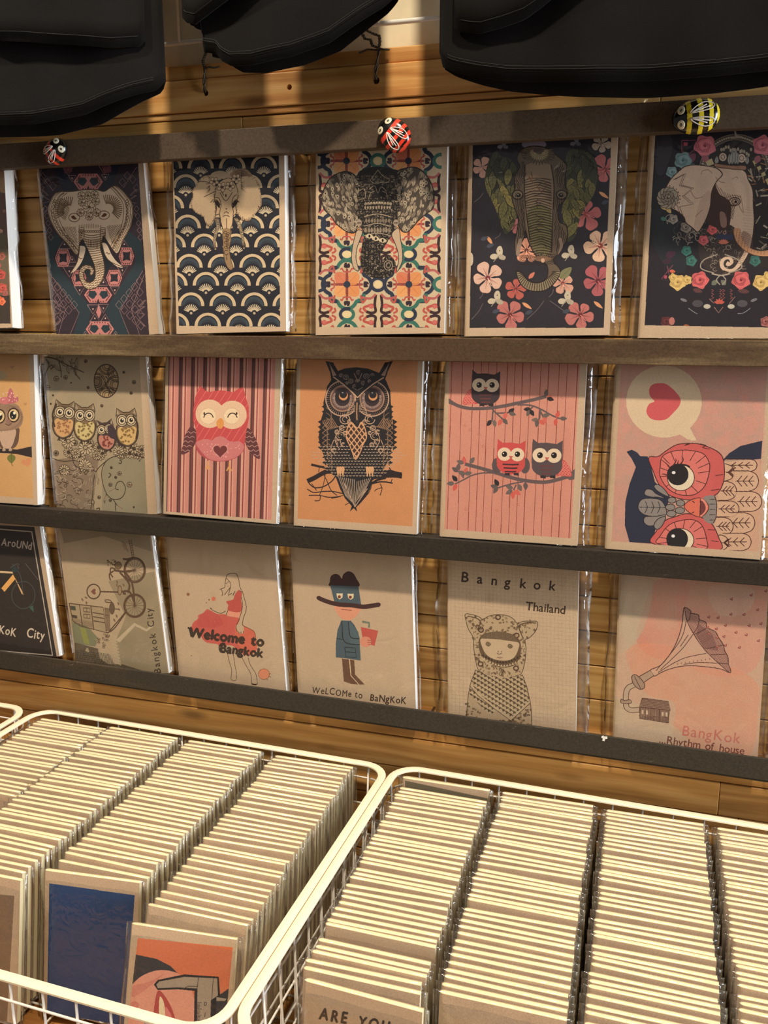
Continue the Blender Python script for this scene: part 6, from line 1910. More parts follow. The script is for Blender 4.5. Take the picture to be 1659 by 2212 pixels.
def art_lady_red(A):
    A.lw = 1.2
    ink, red = (70, 46, 28), (178, 70, 58)
    kr = A.kraft
    dress = [(590, 935), (650, 960), (700, 985), (780, 990), (820, 1010), (940, 1035), (925, 1100), (980, 1110), (1060, 1150), (1110, 1190), (1110, 1260), (1135, 1340), (1110, 1400), (1030, 1440), (940, 1400), (860, 1330), (720, 1330), (700, 1315), (600, 1300), (550, 1270), (500, 1200), (420, 1160), (440, 1080), (490, 1040), (495, 1000), (550, 975)]
    A.fill(dress, red, .95, sm=True, tex=.12, tscale=60)
    A.fill([(900, 1100), (1060, 1150), (1110, 1190), (1135, 1340), (1030, 1430), (920, 1300)], (190, 96, 62), .6, sm=True, tex=.4)
    A.fill([(560, 960), (700, 990), (760, 1100), (620, 1140), (480, 1100)], (160, 56, 54), .4, sm=True, tex=.6)
    A.fill([(815, 950), (960, 960), (945, 1030), (810, 1005)], (196, 120, 92), .9)
    A.fill([(930, 730), (968, 760), (960, 830), (970, 900), (955, 960), (880, 965), (815, 940), (820, 890), (798, 850), (870, 830), (890, 780)], (168, 66, 54), .95, sm=True)
    A.fill([(930, 725), (985, 750), (960, 750)], (100, 60, 44))
    A.fill([(905, 1110), (975, 1100), (990, 1180), (960, 1200), (920, 1180)], kr, sm=True)
    A.lines([[(795, 600), (810, 560), (860, 545), (910, 555), (935, 620), (945, 690), (975, 745)], [(795, 600), (785, 660), (780, 700), (745, 715), (760, 760), (750, 790)], [(745, 715), (728, 720)], [(800, 600), (838, 640), (845, 690), (800, 750), (780, 780)], [(845, 690), (820, 790)], [(895, 740), (870, 785), (880, 760)], [(830, 780), (860, 760)], [(975, 745), (990, 800), (1015, 900), (1010, 960), (985, 1030), (975, 1100), (985, 1110)], [(960, 800), (975, 900), (940, 1040), (905, 1120), (920, 1180)], [(795, 1000), (820, 940)], [(625, 925), (650, 945), (680, 960), (740, 980), (790, 955)], [(640, 930), (625, 920)], [(930, 1180), (940, 1200)], [(955, 1180), (960, 1200)], [(985, 1170), (985, 1195)]], 5, ink)
    A.lines([[(812, 1420), (830, 1500), (858, 1600), (850, 1690), (880, 1710), (905, 1705)], [(875, 1420), (888, 1520), (905, 1610), (910, 1700)], [(965, 1450), (1010, 1540), (1065, 1640), (1075, 1740), (1130, 1755)], [(1035, 1460), (1060, 1540), (1120, 1640), (1138, 1750)]], 4.5, ink)
    A.line([(980, 1115), (1060, 1150), (1110, 1195), (1115, 1290)], 4, ink)
    A.line([(1072, 1745), (1100, 1752), (1130, 1752)], 12, (50, 34, 24))
    for x, y, r, c in ((384, 773, 17, (128, 84, 54)), (660, 822, 23, (180, 92, 66)), (612, 832, 9, (128, 80, 50)), (583, 865, 6, (110, 74, 46)), (420, 1440, 5, (90, 60, 40))): A.ell(x, y, r, r, c)
    A.ell(1208, 1640, 60, 58, (190, 110, 74), tex=.3); A.ring(1208, 1640, 60, 58, 4, (130, 64, 40)); A.lines([[(1260, 1640), (1282, 1635)], [(1262, 1665), (1284, 1672)], [(1240, 1690), (1248, 1706)]], 5, (110, 60, 40))
    A.ell(800, 655, 5, 4, ink); A.ell(818, 686, 5, 4, (130, 60, 50)); A.line([(805, 640), (830, 638)], 4, ink)
    tx = (56, 42, 32)
    A.text('Welcome to', 392, 1232, 150, 7.5, tx, .97, .02, 9, a=.93)
    A.text('Bangkok', 722, 1398, 132, 7.5, tx, .95, .02, 8, a=.93)
    A.line([(380, 1135), (400, 1150), (420, 1235)], 17, tx)
    A.ring(765, 1355, 44, 52, 10, tx, 0, 60, 300)


def art_cowboy(A):
    br, bl, sk = (66, 40, 36), (68, 80, 84), (190, 124, 92)
    A.fill([(560, 520), (550, 470), (560, 415), (600, 390), (645, 400), (675, 438), (690, 395), (740, 362), (790, 378), (825, 430), (848, 525)], br, sm=True)
    A.fill([(552, 510), (850, 520), (880, 715), (600, 695)], bl)
    A.fill([(610, 720), (865, 740), (850, 800), (810, 850), (740, 878), (670, 855), (625, 800)], sk, sm=True)
    A.line([(672, 762), (730, 768), (780, 772)], 8, (140, 74, 54))
    A.line([(425, 640), (520, 680), (640, 710), (780, 720), (900, 735), (990, 725), (1068, 712)], 46, br)
    A.ell(427, 641, 19, 19, br); A.ell(1066, 712, 19, 20, br)
    for x, y in ((652, 624), (768, 628)):
        A.fill([(x - 34, y - 30), (x + 34, y - 30), (x + 30, y + 15), (x, y + 34), (x - 26, y + 15)], (190, 170, 130)); A.ell(x - 3, y + 6, 16, 16, (112, 46, 34))
    A.fill([(670, 880), (770, 882), (810, 930), (845, 1000), (862, 1060), (868, 1180), (875, 1302), (720, 1280), (612, 1268), (612, 1120), (630, 980)], bl, sm=False)
    A.fill([(740, 880), (850, 1000), (865, 1150), (760, 1120)], (78, 92, 94), .6)
    A.lines([[(672, 885), (680, 960), (685, 1060), (720, 1115), (790, 1130), (865, 1135)], [(745, 890), (752, 980), (765, 1050), (800, 1068), (860, 1072)]], 9, (40, 40, 40))
    A.lines([[(706, 1160), (820, 1170), (828, 1270), (716, 1262), (706, 1160)], [(710, 1210), (822, 1216)], [(620, 1070), (690, 1080)]], 7, (40, 42, 42), sm=False)
    A.fill([(875, 948), (1058, 988), (1020, 1150), (900, 1100)], (170, 72, 58)); A.lines([[(890, 892), (965, 905), (960, 955)]], 24, (100, 106, 84), sm=False)
    A.ell(925, 1105, 62, 56, (186, 116, 88)); A.lines([[(945, 1088), (990, 1092)], [(945, 1110), (995, 1112)], [(950, 1132), (985, 1134)]], 7, (150, 70, 54))
    A.fill([(677, 1282), (752, 1290), (768, 1460), (850, 1555), (780, 1550), (696, 1522)], (98, 66, 46)); A.fill([(762, 1292), (806, 1298), (815, 1450), (918, 1556), (860, 1555), (776, 1460)], (98, 66, 46))
    A.line([(755, 1290), (770, 1460), (856, 1556)], 7, (190, 160, 122), sm=False)
    A.text('WeLCOMe', 360, 1645, 100, 5.5, (70, 52, 38), 1.05, .07, 1, sx=.8)
    A.text('to', 810, 1692, 100, 5.5, (70, 52, 38), 1.05, .05, 1, sx=.8)
    A.text('BaNgKoK', 968, 1722, 104, 5.5, (70, 52, 38), 1.0, .06, 2, sx=.85)


def art_hood_child(A):
    A.lw = 1.25
    ink = (74, 56, 36)
    kr = A.kraft
    box = [(232, 150), (1420, 240), (1385, 1720), (235, 1700)]
    A.clip = A.mask(box)
    L = [[(x, 100), (x + 10, 1760)] for x in range(200, 1440, 36)] + [[(180, y), (1440, y + 110)] for y in range(60, 1760, 36)]
    A.lines(L, 2.5, (136, 112, 84), .55, sm=False)
    A.clip = None
    pos = [(325, 332, 'B', 135), (478, 348, 'a', 128), (610, 362, 'n', 128), (738, 376, 'g', 128), (880, 390, 'k', 128), (1010, 402, 'o', 128), (1155, 412, 'k', 128)]
    for x, y, ch, sz in pos: A.text(ch, x, y, sz, 6, (58, 40, 26), 1, 0, 2.5)
    A.text('Thailand', 938, 600, 112, 6, (62, 44, 28), .93, .01, 2)
    hood = [(372, 640), (440, 645), (500, 665), (540, 690), (590, 660), (680, 645), (770, 655), (830, 690), (860, 725), (920, 708), (1000, 706), (1052, 715), (1040, 790), (980, 860), (935, 885), (945, 960), (935, 1080), (905, 1190), (860, 1220), (730, 1245), (600, 1215), (500, 1170), (470, 1080), (450, 950), (445, 860), (400, 780), (378, 700)]
    A.fill(hood, (156, 130, 96))
    for q in A.inside(hood, 260):
        A.ell(q[0], q[1], A.R.uniform(6, 17), A.R.uniform(5, 14), A.R.choice([(104, 80, 54), (90, 66, 44), (124, 100, 70)]), a=.8, rot=A.R.uniform(0, 90))
        if A.R.random() < .5: A.line([(q[0], q[1]), (q[0] + A.R.uniform(-22, 22), q[1] + A.R.uniform(-26, 8))], 4, (86, 62, 42), sm=False)
    A.line(hood, 5, ink, closed=True)
    A.lines([[(395, 660), (480, 680), (515, 720), (490, 780), (500, 800)], [(1040, 725), (960, 720), (880, 750), (900, 830), (920, 870)]], 7, ink)
    for x, y in ((680, 670), (520, 790), (855, 840), (515, 1110), (850, 1150)): A.ring(x, y, 22, 20, 10, (80, 54, 38))
    body = [(470, 1165), (600, 1215), (730, 1245), (860, 1225), (910, 1210), (950, 1320), (985, 1470), (995, 1560), (1000, 1800), (375, 1760), (385, 1560), (400, 1400), (425, 1280)]
    A.fill(body, (150, 124, 92)); 
    for q in A.inside([(380, 1460), (600, 1640), (810, 1640), (990, 1500), (1000, 1760), (375, 1740)], 200): A.ell(q[0], q[1], A.R.uniform(6, 16), A.R.uniform(5, 12), A.R.choice([(104, 80, 54), (78, 58, 40)]), a=.8)
    shawl = [(470, 1165), (600, 1215), (730, 1245), (860, 1225), (910, 1210), (950, 1320), (980, 1465), (800, 1630), (640, 1510), (500, 1400), (420, 1300)]
    shawl2 = [(410, 1330), (640, 1520), (655, 1560), (600, 1590), (500, 1490), (405, 1385)]
    for S in (shawl, shawl2):
        A.fill(S, (156, 132, 98))
        old = A.clip
        A.clip = A.mask(S) if old is None else old * A.mask(S)
        for r_ in range(-6, 24):
            for k in range(-4, 24):
                x = 380 + k * 34
                y = 1010 + r_ * 44 + k * 21
                A.fill([(x, y), (x + 30, y + 18), (x + 3, y + 34)], (66, 48, 32)); 
            A.line([(340, 1000 + r_ * 44 - 4), (1060, 1000 + r_ * 44 + 440)], 5, (92, 70, 48), sm=False)
        A.clip = old
    A.lines([[(420, 1300), (500, 1400), (640, 1515), (800, 1632), (980, 1468)]], 16, (160, 134, 100), sm=False)
    A.lines([[(410, 1312), (495, 1412), (640, 1528), (802, 1645), (985, 1478)], body[::1][-4:] + body[:1], [(910, 1210), (950, 1320), (985, 1470), (995, 1560), (998, 1700)]], 5, ink, sm=False)
    # face opening
    A.fill([(500, 880), (540, 830), (620, 808), (700, 806), (800, 825), (870, 870), (895, 930), (890, 1030), (850, 1110), (780, 1140), (690, 1140), (600, 1100), (530, 1040), (500, 960)], (92, 70, 48), sm=True)
    A.fill([(525, 868), (700, 878), (868, 905), (868, 980), (830, 1050), (760, 1078), (660, 1070), (580, 1030), (535, 960)], (168, 140, 106), sm=True)
    A.fill([(510, 868), (560, 826), (640, 808), (720, 808), (820, 838), (872, 905), (700, 880)], (112, 90, 64)); A.hatch([(510, 868), (560, 826), (640, 808), (720, 808), (820, 838), (872, 905), (700, 880)], 86, 9, 3, (72, 54, 38), .8)
    for k in range(14):
        t = k / 13
        x = 530 + t * 350
        y = 1035 + 62 * math.sin(math.pi * t) + t * 10
        A.fill([(x, y), (x + 24, y + 4), (x + 10, y - 22)], (60, 44, 30)); A.fill([(x + 8, y + 34), (x + 34, y + 34), (x + 20, y + 12)], (164, 138, 104))
    for x, y in ((588, 922), (795, 942)):
        A.fill([(x - 28, y), (x - 8, y - 24), (x + 28, y + 2), (x, y + 24)], (128, 104, 76), sm=True); A.ring(x, y, 17, 17, 4, ink); A.ell(x, y, 6, 6, ink)
    A.lines([[(672, 1008), (690, 1018), (715, 1010)], [(670, 1050), (698, 1046), (724, 1052)], [(680, 1002), (682, 985)], [(710, 1000), (712, 990)]], 5, ink); A.fill([(672, 1050), (698, 1042), (724, 1052), (698, 1062)], (140, 106, 82))
    for y in (1165, 1205): A.ring(705, y, 14, 14, 5, ink)
    A.line([(730, 1150), (728, 1235)], 4, ink)


def art_gramophone(A):
    A.lw = 1.25
    ink = (80, 50, 42)
    box = [(258, 150), (1660, 260), (1560, 1940), (190, 1750)]
    A.fill(box, (170, 134, 106))
    A.clip = A.mask(box)
    for P, c, a in (([(600, 240), (900, 260), (860, 560), (820, 900), (620, 980), (420, 820), (480, 520)], (180, 104, 82), .75), ([(850, 260), (1600, 300), (1640, 700), (1500, 1100), (1000, 1100), (850, 800)], (186, 114, 92), .7), ([(320, 900), (700, 850), (1500, 1150), (1560, 1500), (1450, 1900), (800, 1750), (780, 1400), (500, 1300)], (188, 118, 86), .75),
                    ([(1100, 300), (1500, 300), (1480, 520), (1200, 560)], (176, 148, 122), .7), ([(240, 180), (560, 200), (480, 700), (230, 900)], (158, 140, 112), .9), ([(200, 1350), (600, 1500), (900, 1780), (190, 1760)], (164, 144, 112), .8)):
        A.fill(P, c, a, sm=True, tex=.75, tscale=110)
    A.fill([(250, 150), (1650, 240), (1650, 420), (250, 330)], (160, 128, 106), .4, tex=.5, tscale=100)
    horn = [(870, 490), (925, 520), (935, 545), (1000, 560), (1012, 605), (1070, 630), (1085, 680), (1160, 720), (1195, 780), (1235, 840), (1250, 900), (1280, 960), (1285, 1030), (1305, 1080), (1295, 1108), (1200, 1070), (1000, 1045), (860, 1045), (740, 1070), (650, 1105), (580, 1140), (545, 1085), (640, 1040), (720, 950), (790, 830), (840, 680), (855, 560)]
    A.fill(horn, (168, 138, 112), .55)
    bell = [(870, 490), (925, 520), (935, 545), (1000, 560), (1012, 605), (1070, 630), (1085, 680), (1160, 720), (1195, 780), (1235, 840), (1250, 900), (1280, 960), (1285, 1030), (1305, 1080), (1295, 1108), (1180, 1010), (1060, 900), (950, 740), (880, 600)]
    A.fill(bell, (150, 106, 88), .8)
    A.hatch(bell, 60, 12, 3.5, (104, 66, 58), .8); A.hatch([(1000, 640), (1130, 740), (1190, 900), (1060, 880), (980, 760)], -30, 11, 5, (96, 58, 54), .8)
    A.line(horn, 6, ink, closed=True)
    A.lines([[(870, 490), (890, 610), (960, 750), (1060, 890), (1180, 1010), (1295, 1108)], [(925, 545), (915, 600), (892, 620)], [(1010, 605), (990, 680), (955, 735)], [(1085, 680), (1020, 720), (960, 745)], [(1240, 845), (1130, 870), (1065, 880)], [(1255, 935), (1120, 940)], [(1285, 1025), (1180, 1015)], [(885, 620), (850, 760), (760, 900), (600, 1090)], [(950, 745), (840, 890), (640, 1080)], [(1075, 925), (900, 960), (780, 1010), (620, 1105)], [(1180, 1018), (1000, 1012), (860, 1030)], [(905, 750), (830, 860)]], 5, ink)
    for k in range(9): A.line([(800 + k * 38, 1020 - k * 6), (805 + k * 38, 1032 - k * 6)], 4, ink)
    # neck, collar and bent pipe
    A.fill([(430, 1150), (545, 1085), (580, 1135), (470, 1210)], (150, 120, 94)); A.line([(430, 1150), (545, 1085), (580, 1135), (470, 1210)], 6, ink, closed=True, sm=False)
    A.fill([(370, 1150), (400, 1125), (440, 1150), (490, 1210), (485, 1255), (440, 1262), (390, 1220)], (140, 112, 88), sm=True); A.line([(370, 1150), (400, 1125), (440, 1150), (490, 1210), (485, 1255), (440, 1262), (390, 1220)], 6, ink, closed=True); A.line([(395, 1140), (430, 1210), (455, 1258)], 5, ink)
    pipe = [(390, 1225), (340, 1250), (318, 1300), (315, 1390), (325, 1440), (370, 1462), (440, 1458)]
    A.line(pipe, 44, ink); A.line(pipe, 34, (158, 132, 104))
    A.fill([(270, 1358), (300, 1370), (355, 1365), (365, 1395), (300, 1400), (268, 1390)], (140, 112, 88)); A.line([(270, 1358), (300, 1370), (355, 1365), (365, 1395), (300, 1400), (268, 1390)], 5, ink, closed=True)
    # house
    A.fill([(470, 1348), (715, 1380), (738, 1465), (725, 1470), (718, 1583), (445, 1540), (440, 1440)], (126, 96, 76))
    A.hatch([(470, 1348), (715, 1380), (738, 1465), (440, 1435)], 8, 13, 4, (82, 54, 44), .9)
    A.hatch([(445, 1440), (720, 1470), (718, 1583), (445, 1540)], 88, 15, 4, (82, 54, 44), .8); A.hatch([(445, 1510), (720, 1530), (718, 1583), (445, 1540)], 8, 11, 4, (82, 54, 44), .8)
    A.lines([[(470, 1348), (715, 1380), (738, 1465), (440, 1435), (470, 1348)], [(445, 1440), (445, 1540), (718, 1583), (724, 1470)], [(545, 1450), (545, 1555)], [(632, 1460), (628, 1568)]], 6, ink, sm=False)
    for x in (465, 505, 655, 690): A.fill([(x, 1460 + (x - 465) * .1), (x + 18, 1462 + (x - 465) * .1), (x + 18, 1500 + (x - 465) * .1), (x, 1498 + (x - 465) * .1)], (176, 146, 116))
    for x, y in ((1315, 412), (1502, 375), (1562, 514), (1310, 556), (1433, 558), (1100, 582), (1188, 588), (1258, 662), (1482, 662), (1593, 645), (1172, 694), (1357, 728), (1455, 752), (1090, 680), (1100, 742), (1178, 776), (1243, 766), (1570, 806), (1258, 850), (1390, 870), (1180, 865), (1640, 335)):
        A.fill(heart(x, y, 17, -30), (132, 66, 60)); A.fill(heart(x + 1, y - 3, 6, -30), (182, 120, 98))
    A.text('BangKok', 838, 1700, 140, 8, (168, 92, 76), 1.02, .03, 1)
    A.text('...Rhythm of house', 625, 1770, 104, 8, (110, 60, 48), .92, .02, 1)
    A.clip = None


def art_plain(A):
    A.fill([(-100, -100), (3000, -100), (3000, 4000), (-100, 4000)], (190, 160, 134))
    A.fill([(-100, -100), (3000, -100), (3000, 1560), (-100, 1500)], (196, 170, 148))


def art_blue_card(A):
    A.fill([(315, 172), (862, 248), (800, 1180), (300, 1100)], (22, 56, 108))


def art_caliper(A):
    A.fill([(882, 522), (1490, 582), (1400, 1500), (780, 1400)], (186, 98, 60))
    A.clip = A.mask([(882, 522), (1490, 582), (1400, 1500), (780, 1400)])
    A.fill([(870, 628), (1000, 655), (1090, 700), (1160, 770), (1240, 1000), (1500, 820), (1480, 1500), (760, 1450)], (52, 48, 50), sm=False)
    A.fill([(830, 840), (900, 770), (1000, 730), (1100, 735), (1180, 780), (1240, 900), (1235, 1100), (1000, 1500), (760, 1450), (800, 900)], (190, 128, 104), sm=True)
    A.fill([(850, 830), (960, 800), (1050, 750), (960, 830), (850, 900)], (176, 104, 88), .7, sm=True)
    A.fill([(1010, 860), (1060, 900), (1110, 1000), (1120, 1100), (980, 1100), (985, 980)], (160, 60, 54), sm=True); A.fill([(1022, 900), (1050, 940), (1055, 1040), (1020, 1040)], (200, 180, 140), sm=True); A.fill([(1060, 960), (1100, 1030), (1090, 1090), (1062, 1050)], (186, 104, 92), sm=True)
    A.ell(860, 950, 30, 22, (176, 96, 84), a=.7)
    A.fill([(985, 820), (1010, 790), (1180, 755), (1400, 770), (1410, 900), (1385, 905), (1370, 1500), (1235, 1500), (1245, 860), (1140, 850), (1010, 855)], (34, 30, 28))
    A.fill([(1000, 820), (1020, 800), (1180, 770), (1390, 780), (1395, 890), (1350, 920), (1335, 1500), (1255, 1500), (1262, 845), (1140, 838), (1010, 843)], (140, 124, 104))
    A.lines([[(1270, 775), (1262, 845), (1255, 1400)], [(1365, 780), (1350, 1000)], [(1170, 850), (1205, 830), (1262, 832)]], 4, (60, 50, 44), sm=False)
    for k in range(26): A.line([(1258, 935 + k * 8), (1280 + (10 if k % 5 == 0 else 0), 937 + k * 8)], 3, (50, 42, 38), sm=False)
    A.text('0', 1302, 955, 40, 8, (50, 42, 38)); A.text('1', 1300, 1025, 40, 8, (50, 42, 38))
    A.fill([(1385, 900), (1450, 910), (1440, 925), (1385, 925)], (140, 124, 104))
    A.clip = None


def art_green_band(A):
    A.fill([(250, 200), (1248, 415), (1200, 1600), (200, 1500)], (104, 96, 72))


def art_red_band(A):
    A.fill([(600, 700), (1254, 766), (1230, 1500), (560, 1400)], (128, 44, 36))


def art_brown_card(A):
    A.fill([(-700, 180), (92, 252), (30, 1300), (-700, 1200)], (112, 90, 68))


def art_are_you(A):
    A.text('ARE', 560, 1040, 102, 10, (52, 42, 34), 1.15, .02, 4, sx=.8)
    A.text('YOU', 808, 1092, 102, 10, (52, 42, 34), 1.15, .02, 4, sx=.8)


K1, K2, K3 = (184, 152, 114), (180, 150, 112), (166, 138, 106)
ART = {
    'red_forest': (art_red_forest, 0, 340, 5.53, K1), 'elephant_diamonds': (art_elephant_diamonds, 0, 320, 4.879, (170, 142, 102)),
    'elephant_scallops': (art_elephant_scallops, 340, 320, 4.879, K1), 'elephant_tiles': (art_elephant_tiles, 640, 280, 4.366, K1),
    'elephant_hibiscus': (art_elephant_hibiscus, 960, 260, 3.95, K1), 'elephant_crown': (art_elephant_crown, 1340, 200, 3.95, K1),
    'owl_bow': (art_owl_bow, 0, 720, 4.74, K2), 'owls_four': (art_owls_four, 0, 720, 4.74, (172, 144, 106)), 'owl_pink': (art_owl_pink, 320, 740, 4.879, K2),
    'owl_black': (art_owl_black, 610, 760, 4.74, K2), 'owls_three': (art_owls_three, 920, 760, 4.1475, K2), 'owl_heart': (art_owl_heart, 1280, 760, 4.377, K2),
    'bike_black': (art_bike_black, 0, 1120, 7.136, (150, 126, 96)), 'bike_city': (art_bike_city, 0, 1100, 4.484, (156, 130, 98)), 'lady_red': (art_lady_red, 330, 1130, 5.027, K3),
    'cowboy': (art_cowboy, 600, 1160, 4.879, K3), 'hood_child': (art_hood_child, 920, 1180, 4.366, K3), 'gramophone': (art_gramophone, 1280, 1200, 4.377, K3), 'plain': (art_plain, 1280, 1200, 4.377, K3),
    'blue_card': (art_blue_card, 0, 1850, 2.9625, (160, 138, 112)), 'caliper': (art_caliper, 0, 1850, 2.9625, (166, 142, 114)), 'brown_card': (art_brown_card, 0, 1850, 2.9625, (160, 138, 112)),
    'green_band': (art_green_band, 830, 1650, 5.53, (172, 148, 116)), 'red_band': (art_red_band, 500, 1850, 2.9625, (160, 138, 112)),
    'are_you': (art_are_you, 500, 1850, 2.9625, (150, 126, 102)),
}


def make_art(name, H, w, h):
    fn, ox, oy, s_, kr = ART[name]
    A = Art(H, w, h, ox, oy, s_, kr, seed=len(name) * 7 + 3)
    fn(A)
    return A.image(name)

# ------------------------------------------------------------------ notebooks
def book_outline(w, t, r, n=8):
    """closed plan outline, spine rounded at -w/2"""
    pts = []
    for i in range(n + 1):
        a = math.pi / 2 + math.pi * i / n
        pts.append((-w / 2 + r + r * math.cos(a), (t / 2) * math.sin(a)))
    pts.append((w / 2, -t / 2))
    pts.append((w / 2, t / 2))
    return pts


def pages_mesh(w, h, t, r):
    o = book_outline(w, t, r)
    n = len(o)
    V = [(x, y, 0) for x, y in o] + [(x, y, h) for x, y in o]
    F = [tuple(range(n))[::-1], tuple(range(n, 2 * n))]
    for i in range(n):
        F.append((i, (i + 1) % n, n + (i + 1) % n, n + i))
    return mesh_from('page_block', V, F)


def cover_mesh(w, h, t, r, c, front_from=None):
    """U-shaped card wrapped round the spine"""
    n = 8
    inn, out = [], []
    inn.append((w / 2, t / 2 + .00005)); out.append((w / 2, t / 2 + c))
    for i in range(n + 1):
        a = math.pi / 2 + math.pi * i / n
        inn.append((-w / 2 + r + (r + .00005) * math.cos(a), (t / 2 + .00005) * math.sin(a)))
        out.append((-w / 2 + r + (r + c) * math.cos(a), (t / 2 + c) * math.sin(a)))
    inn.append((w / 2, -t / 2 - .00005)); out.append((w / 2, -t / 2 - c))
    m = len(inn)
    V = [(x, y, 0) for x, y in inn] + [(x, y, 0) for x, y in out] + [(x, y, h) for x, y in inn] + [(x, y, h) for x, y in out]
    F = []
    for i in range(m - 1):
        F.append((i, i + 1, m + i + 1, m + i))
        F.append((2 * m + i, 3 * m + i, 3 * m + i + 1, 2 * m + i + 1))
        F.append((i, 2 * m + i, 2 * m + i + 1, i + 1))
        F.append((m + i, m + i + 1, 3 * m + i + 1, 3 * m + i))
    F.append((0, m, 3 * m, 2 * m))
    F.append((m - 1, 2 * m + m - 1, 3 * m + m - 1, m + m - 1))
    return mesh_from('cover', V, F)


def print_mesh(w, h, t, c, name='printed_front', x_off=0.0):
    """thin printed sheet lying on the front cover, UV over the full cover"""
    y = -t / 2 - c - .00006
    xa, xb = -w / 2 + .0016, w / 2
    V = [(xa, y, 0), (xb, y, 0), (xb, y, h), (xa, y, h)]
    V += [(a, y + .00004, b) for a, _, b in V]
    F = [(0, 1, 2, 3), (7, 6, 5, 4), (0, 4, 5, 1), (1, 5, 6, 2), (2, 6, 7, 3), (3, 7, 4, 0)]
    me = mesh_from(name, V, F)
    uv = me.uv_layers.new(name='UVMap')
    for lp in me.loops:
        v = me.vertices[lp.vertex_index].co
        uv.data[lp.index].uv = ((v.x + w / 2) / w, v.z / h)
    return me


def sleeve_mesh(w, h, t, over, top, seed, nx=12, nz=16, amp=.0004, ear=.004, bottom=.0004, g=.0011):
    """clear bag: flat tube with side seams, closed below, folded over above"""
    R = random.Random(seed)
    xs = [-w / 2 - over, -w / 2 - over * .45, -w / 2 - .0008]
    xs += [-w / 2 + w * i / nx for i in range(1, nx)] + [w / 2 + .0008, w / 2 + over * .45, w / 2 + over]
    ph = [R.uniform(0, 6.28) for _ in range(8)]
    V, F = [], []
    zs = [-bottom, -bottom + .0005] + [-bottom + (h + bottom) * (i / nz) for i in range(1, nz + 1)] + [h + top]
    m = len(xs)

    def thick(i, x):
        if i == 0 or i == m - 1: return 0.0
        if i == 1 or i == m - 2: return .30
        return 1.0
    ring = 2 * m - 2
    for j, z in enumerate(zs):
        v = z / h
        wob = math.sin(v * 9 + ph[0]) * .5 + math.sin(v * 21 + ph[1]) * .3 + math.sin(v * 43 + ph[2]) * .2
        wob2 = math.sin(v * 8 + ph[3]) * .5 + math.sin(v * 19 + ph[4]) * .3 + math.sin(v * 37 + ph[5]) * .2
        last = j == len(zs) - 1
        cl = 0.25 if last else (0.75 if j == len(zs) - 2 else 1.0)
        e = 1.0
        row = []
        for s in (-1, 1):
            rng_i = range(m) if s < 0 else range(m - 2, 0, -1)
            for i in rng_i:
                x = xs[i]
                k = thick(i, x)
                y = s * k * (t / 2 + g) * cl
                if k == 1.0 and 3 <= i <= m - 4:
                    y += s * amp * (math.sin(x * 140 + v * 7 + ph[6]) * math.sin(v * 17 + x * 60 + ph[7]) * .5 + .5)
                if i <= 1:
                    x += wob * over * .13 * (1 if i == 0 else .6)
                    y += wob2 * t * .35
                if i >= m - 2:
                    x += wob2 * over * .13 * (1 if i == m - 1 else .6)
                    y += wob * t * .35
                if j == 0 and (i == 0 or i == m - 1):
                    x += (-ear if i == 0 else ear) * R.uniform(.2, 1)
                zz = z
                if j == 0 and i in (0, m - 1):
                    zz -= ear * .25 if bottom > .0009 else 0
                row.append((x, y, zz))
        V += row
    for j in range(len(zs) - 1):
        for i in range(ring):
            F.append((j * ring + i, j * ring + (i + 1) % ring, (j + 1) * ring + (i + 1) % ring, (j + 1) * ring + i))
    # bottom closes between front and back
    for j in (0, len(zs) - 1):
        for i in range(m - 1):
            a = j * ring + i
            b = j * ring + i + 1
            bi = (ring - i) % ring
            bi2 = (ring - i - 1) % ring
            q = [a, b, j * ring + bi2, j * ring + bi]
            q2 = []
            for x in q:
                if x not in q2: q2.append(x)
            if len(q2) >= 3:
                F.append(tuple(q2))
    return mesh_from('clear_sleeve', V, F, True)


LW, LH, LT = 0.1460, 0.2050, 0.0105
CARD = .0004
SP = .004
L_PAGES = pages_mesh(LW - .0006, LH - .0006, LT, SP)
L_COVER = cover_mesh(LW, LH, LT, SP, CARD)


def print_material(name, img):
    nt = NT(name)
    uv = nt.n('ShaderNodeTexCoord').outputs['UV']
    ti = nt.t.nodes.new('ShaderNodeTexImage')
    ti.image = img
    ti.extension = 'EXTEND'
    nt.t.links.new(uv, ti.inputs[0])
    tc = nt.n('ShaderNodeTexCoord').outputs['Object']
    nz = nt.n('ShaderNodeTexNoise', {'Vector': tc, 'Scale': 900.0, 'Detail': 3.0}).outputs[0]
    v = nt.n('ShaderNodeMapRange', {0: nz, 1: .3, 2: .7, 3: .90, 4: 1.08}).outputs[0]
    col = nt.n('ShaderNodeHueSaturation', {'Color': ti.outputs[0], 'Value': v}).outputs[0]
    return nt.surf(bsdf(nt, col, 0.8, None, 0.08))


def book_matrix(bx, bz, by, roll, lean):
    """base centre at bx, by, bz; roll turns it in the wall plane, lean tips the top to the wall"""
    return (Matrix.Translation((bx, by, bz)) @ Matrix.Rotation(roll, 4, 'Y') @ Matrix.Rotation(-math.atan(lean), 4, 'X'))


def photo_px(P):
    q = (np.asarray(P, float) - np.array(CAM)) @ AX
    return np.array([W_PX / 2 + FPX * q[0] / q[1], H_PX / 2 - FPX * q[2] / q[1]])


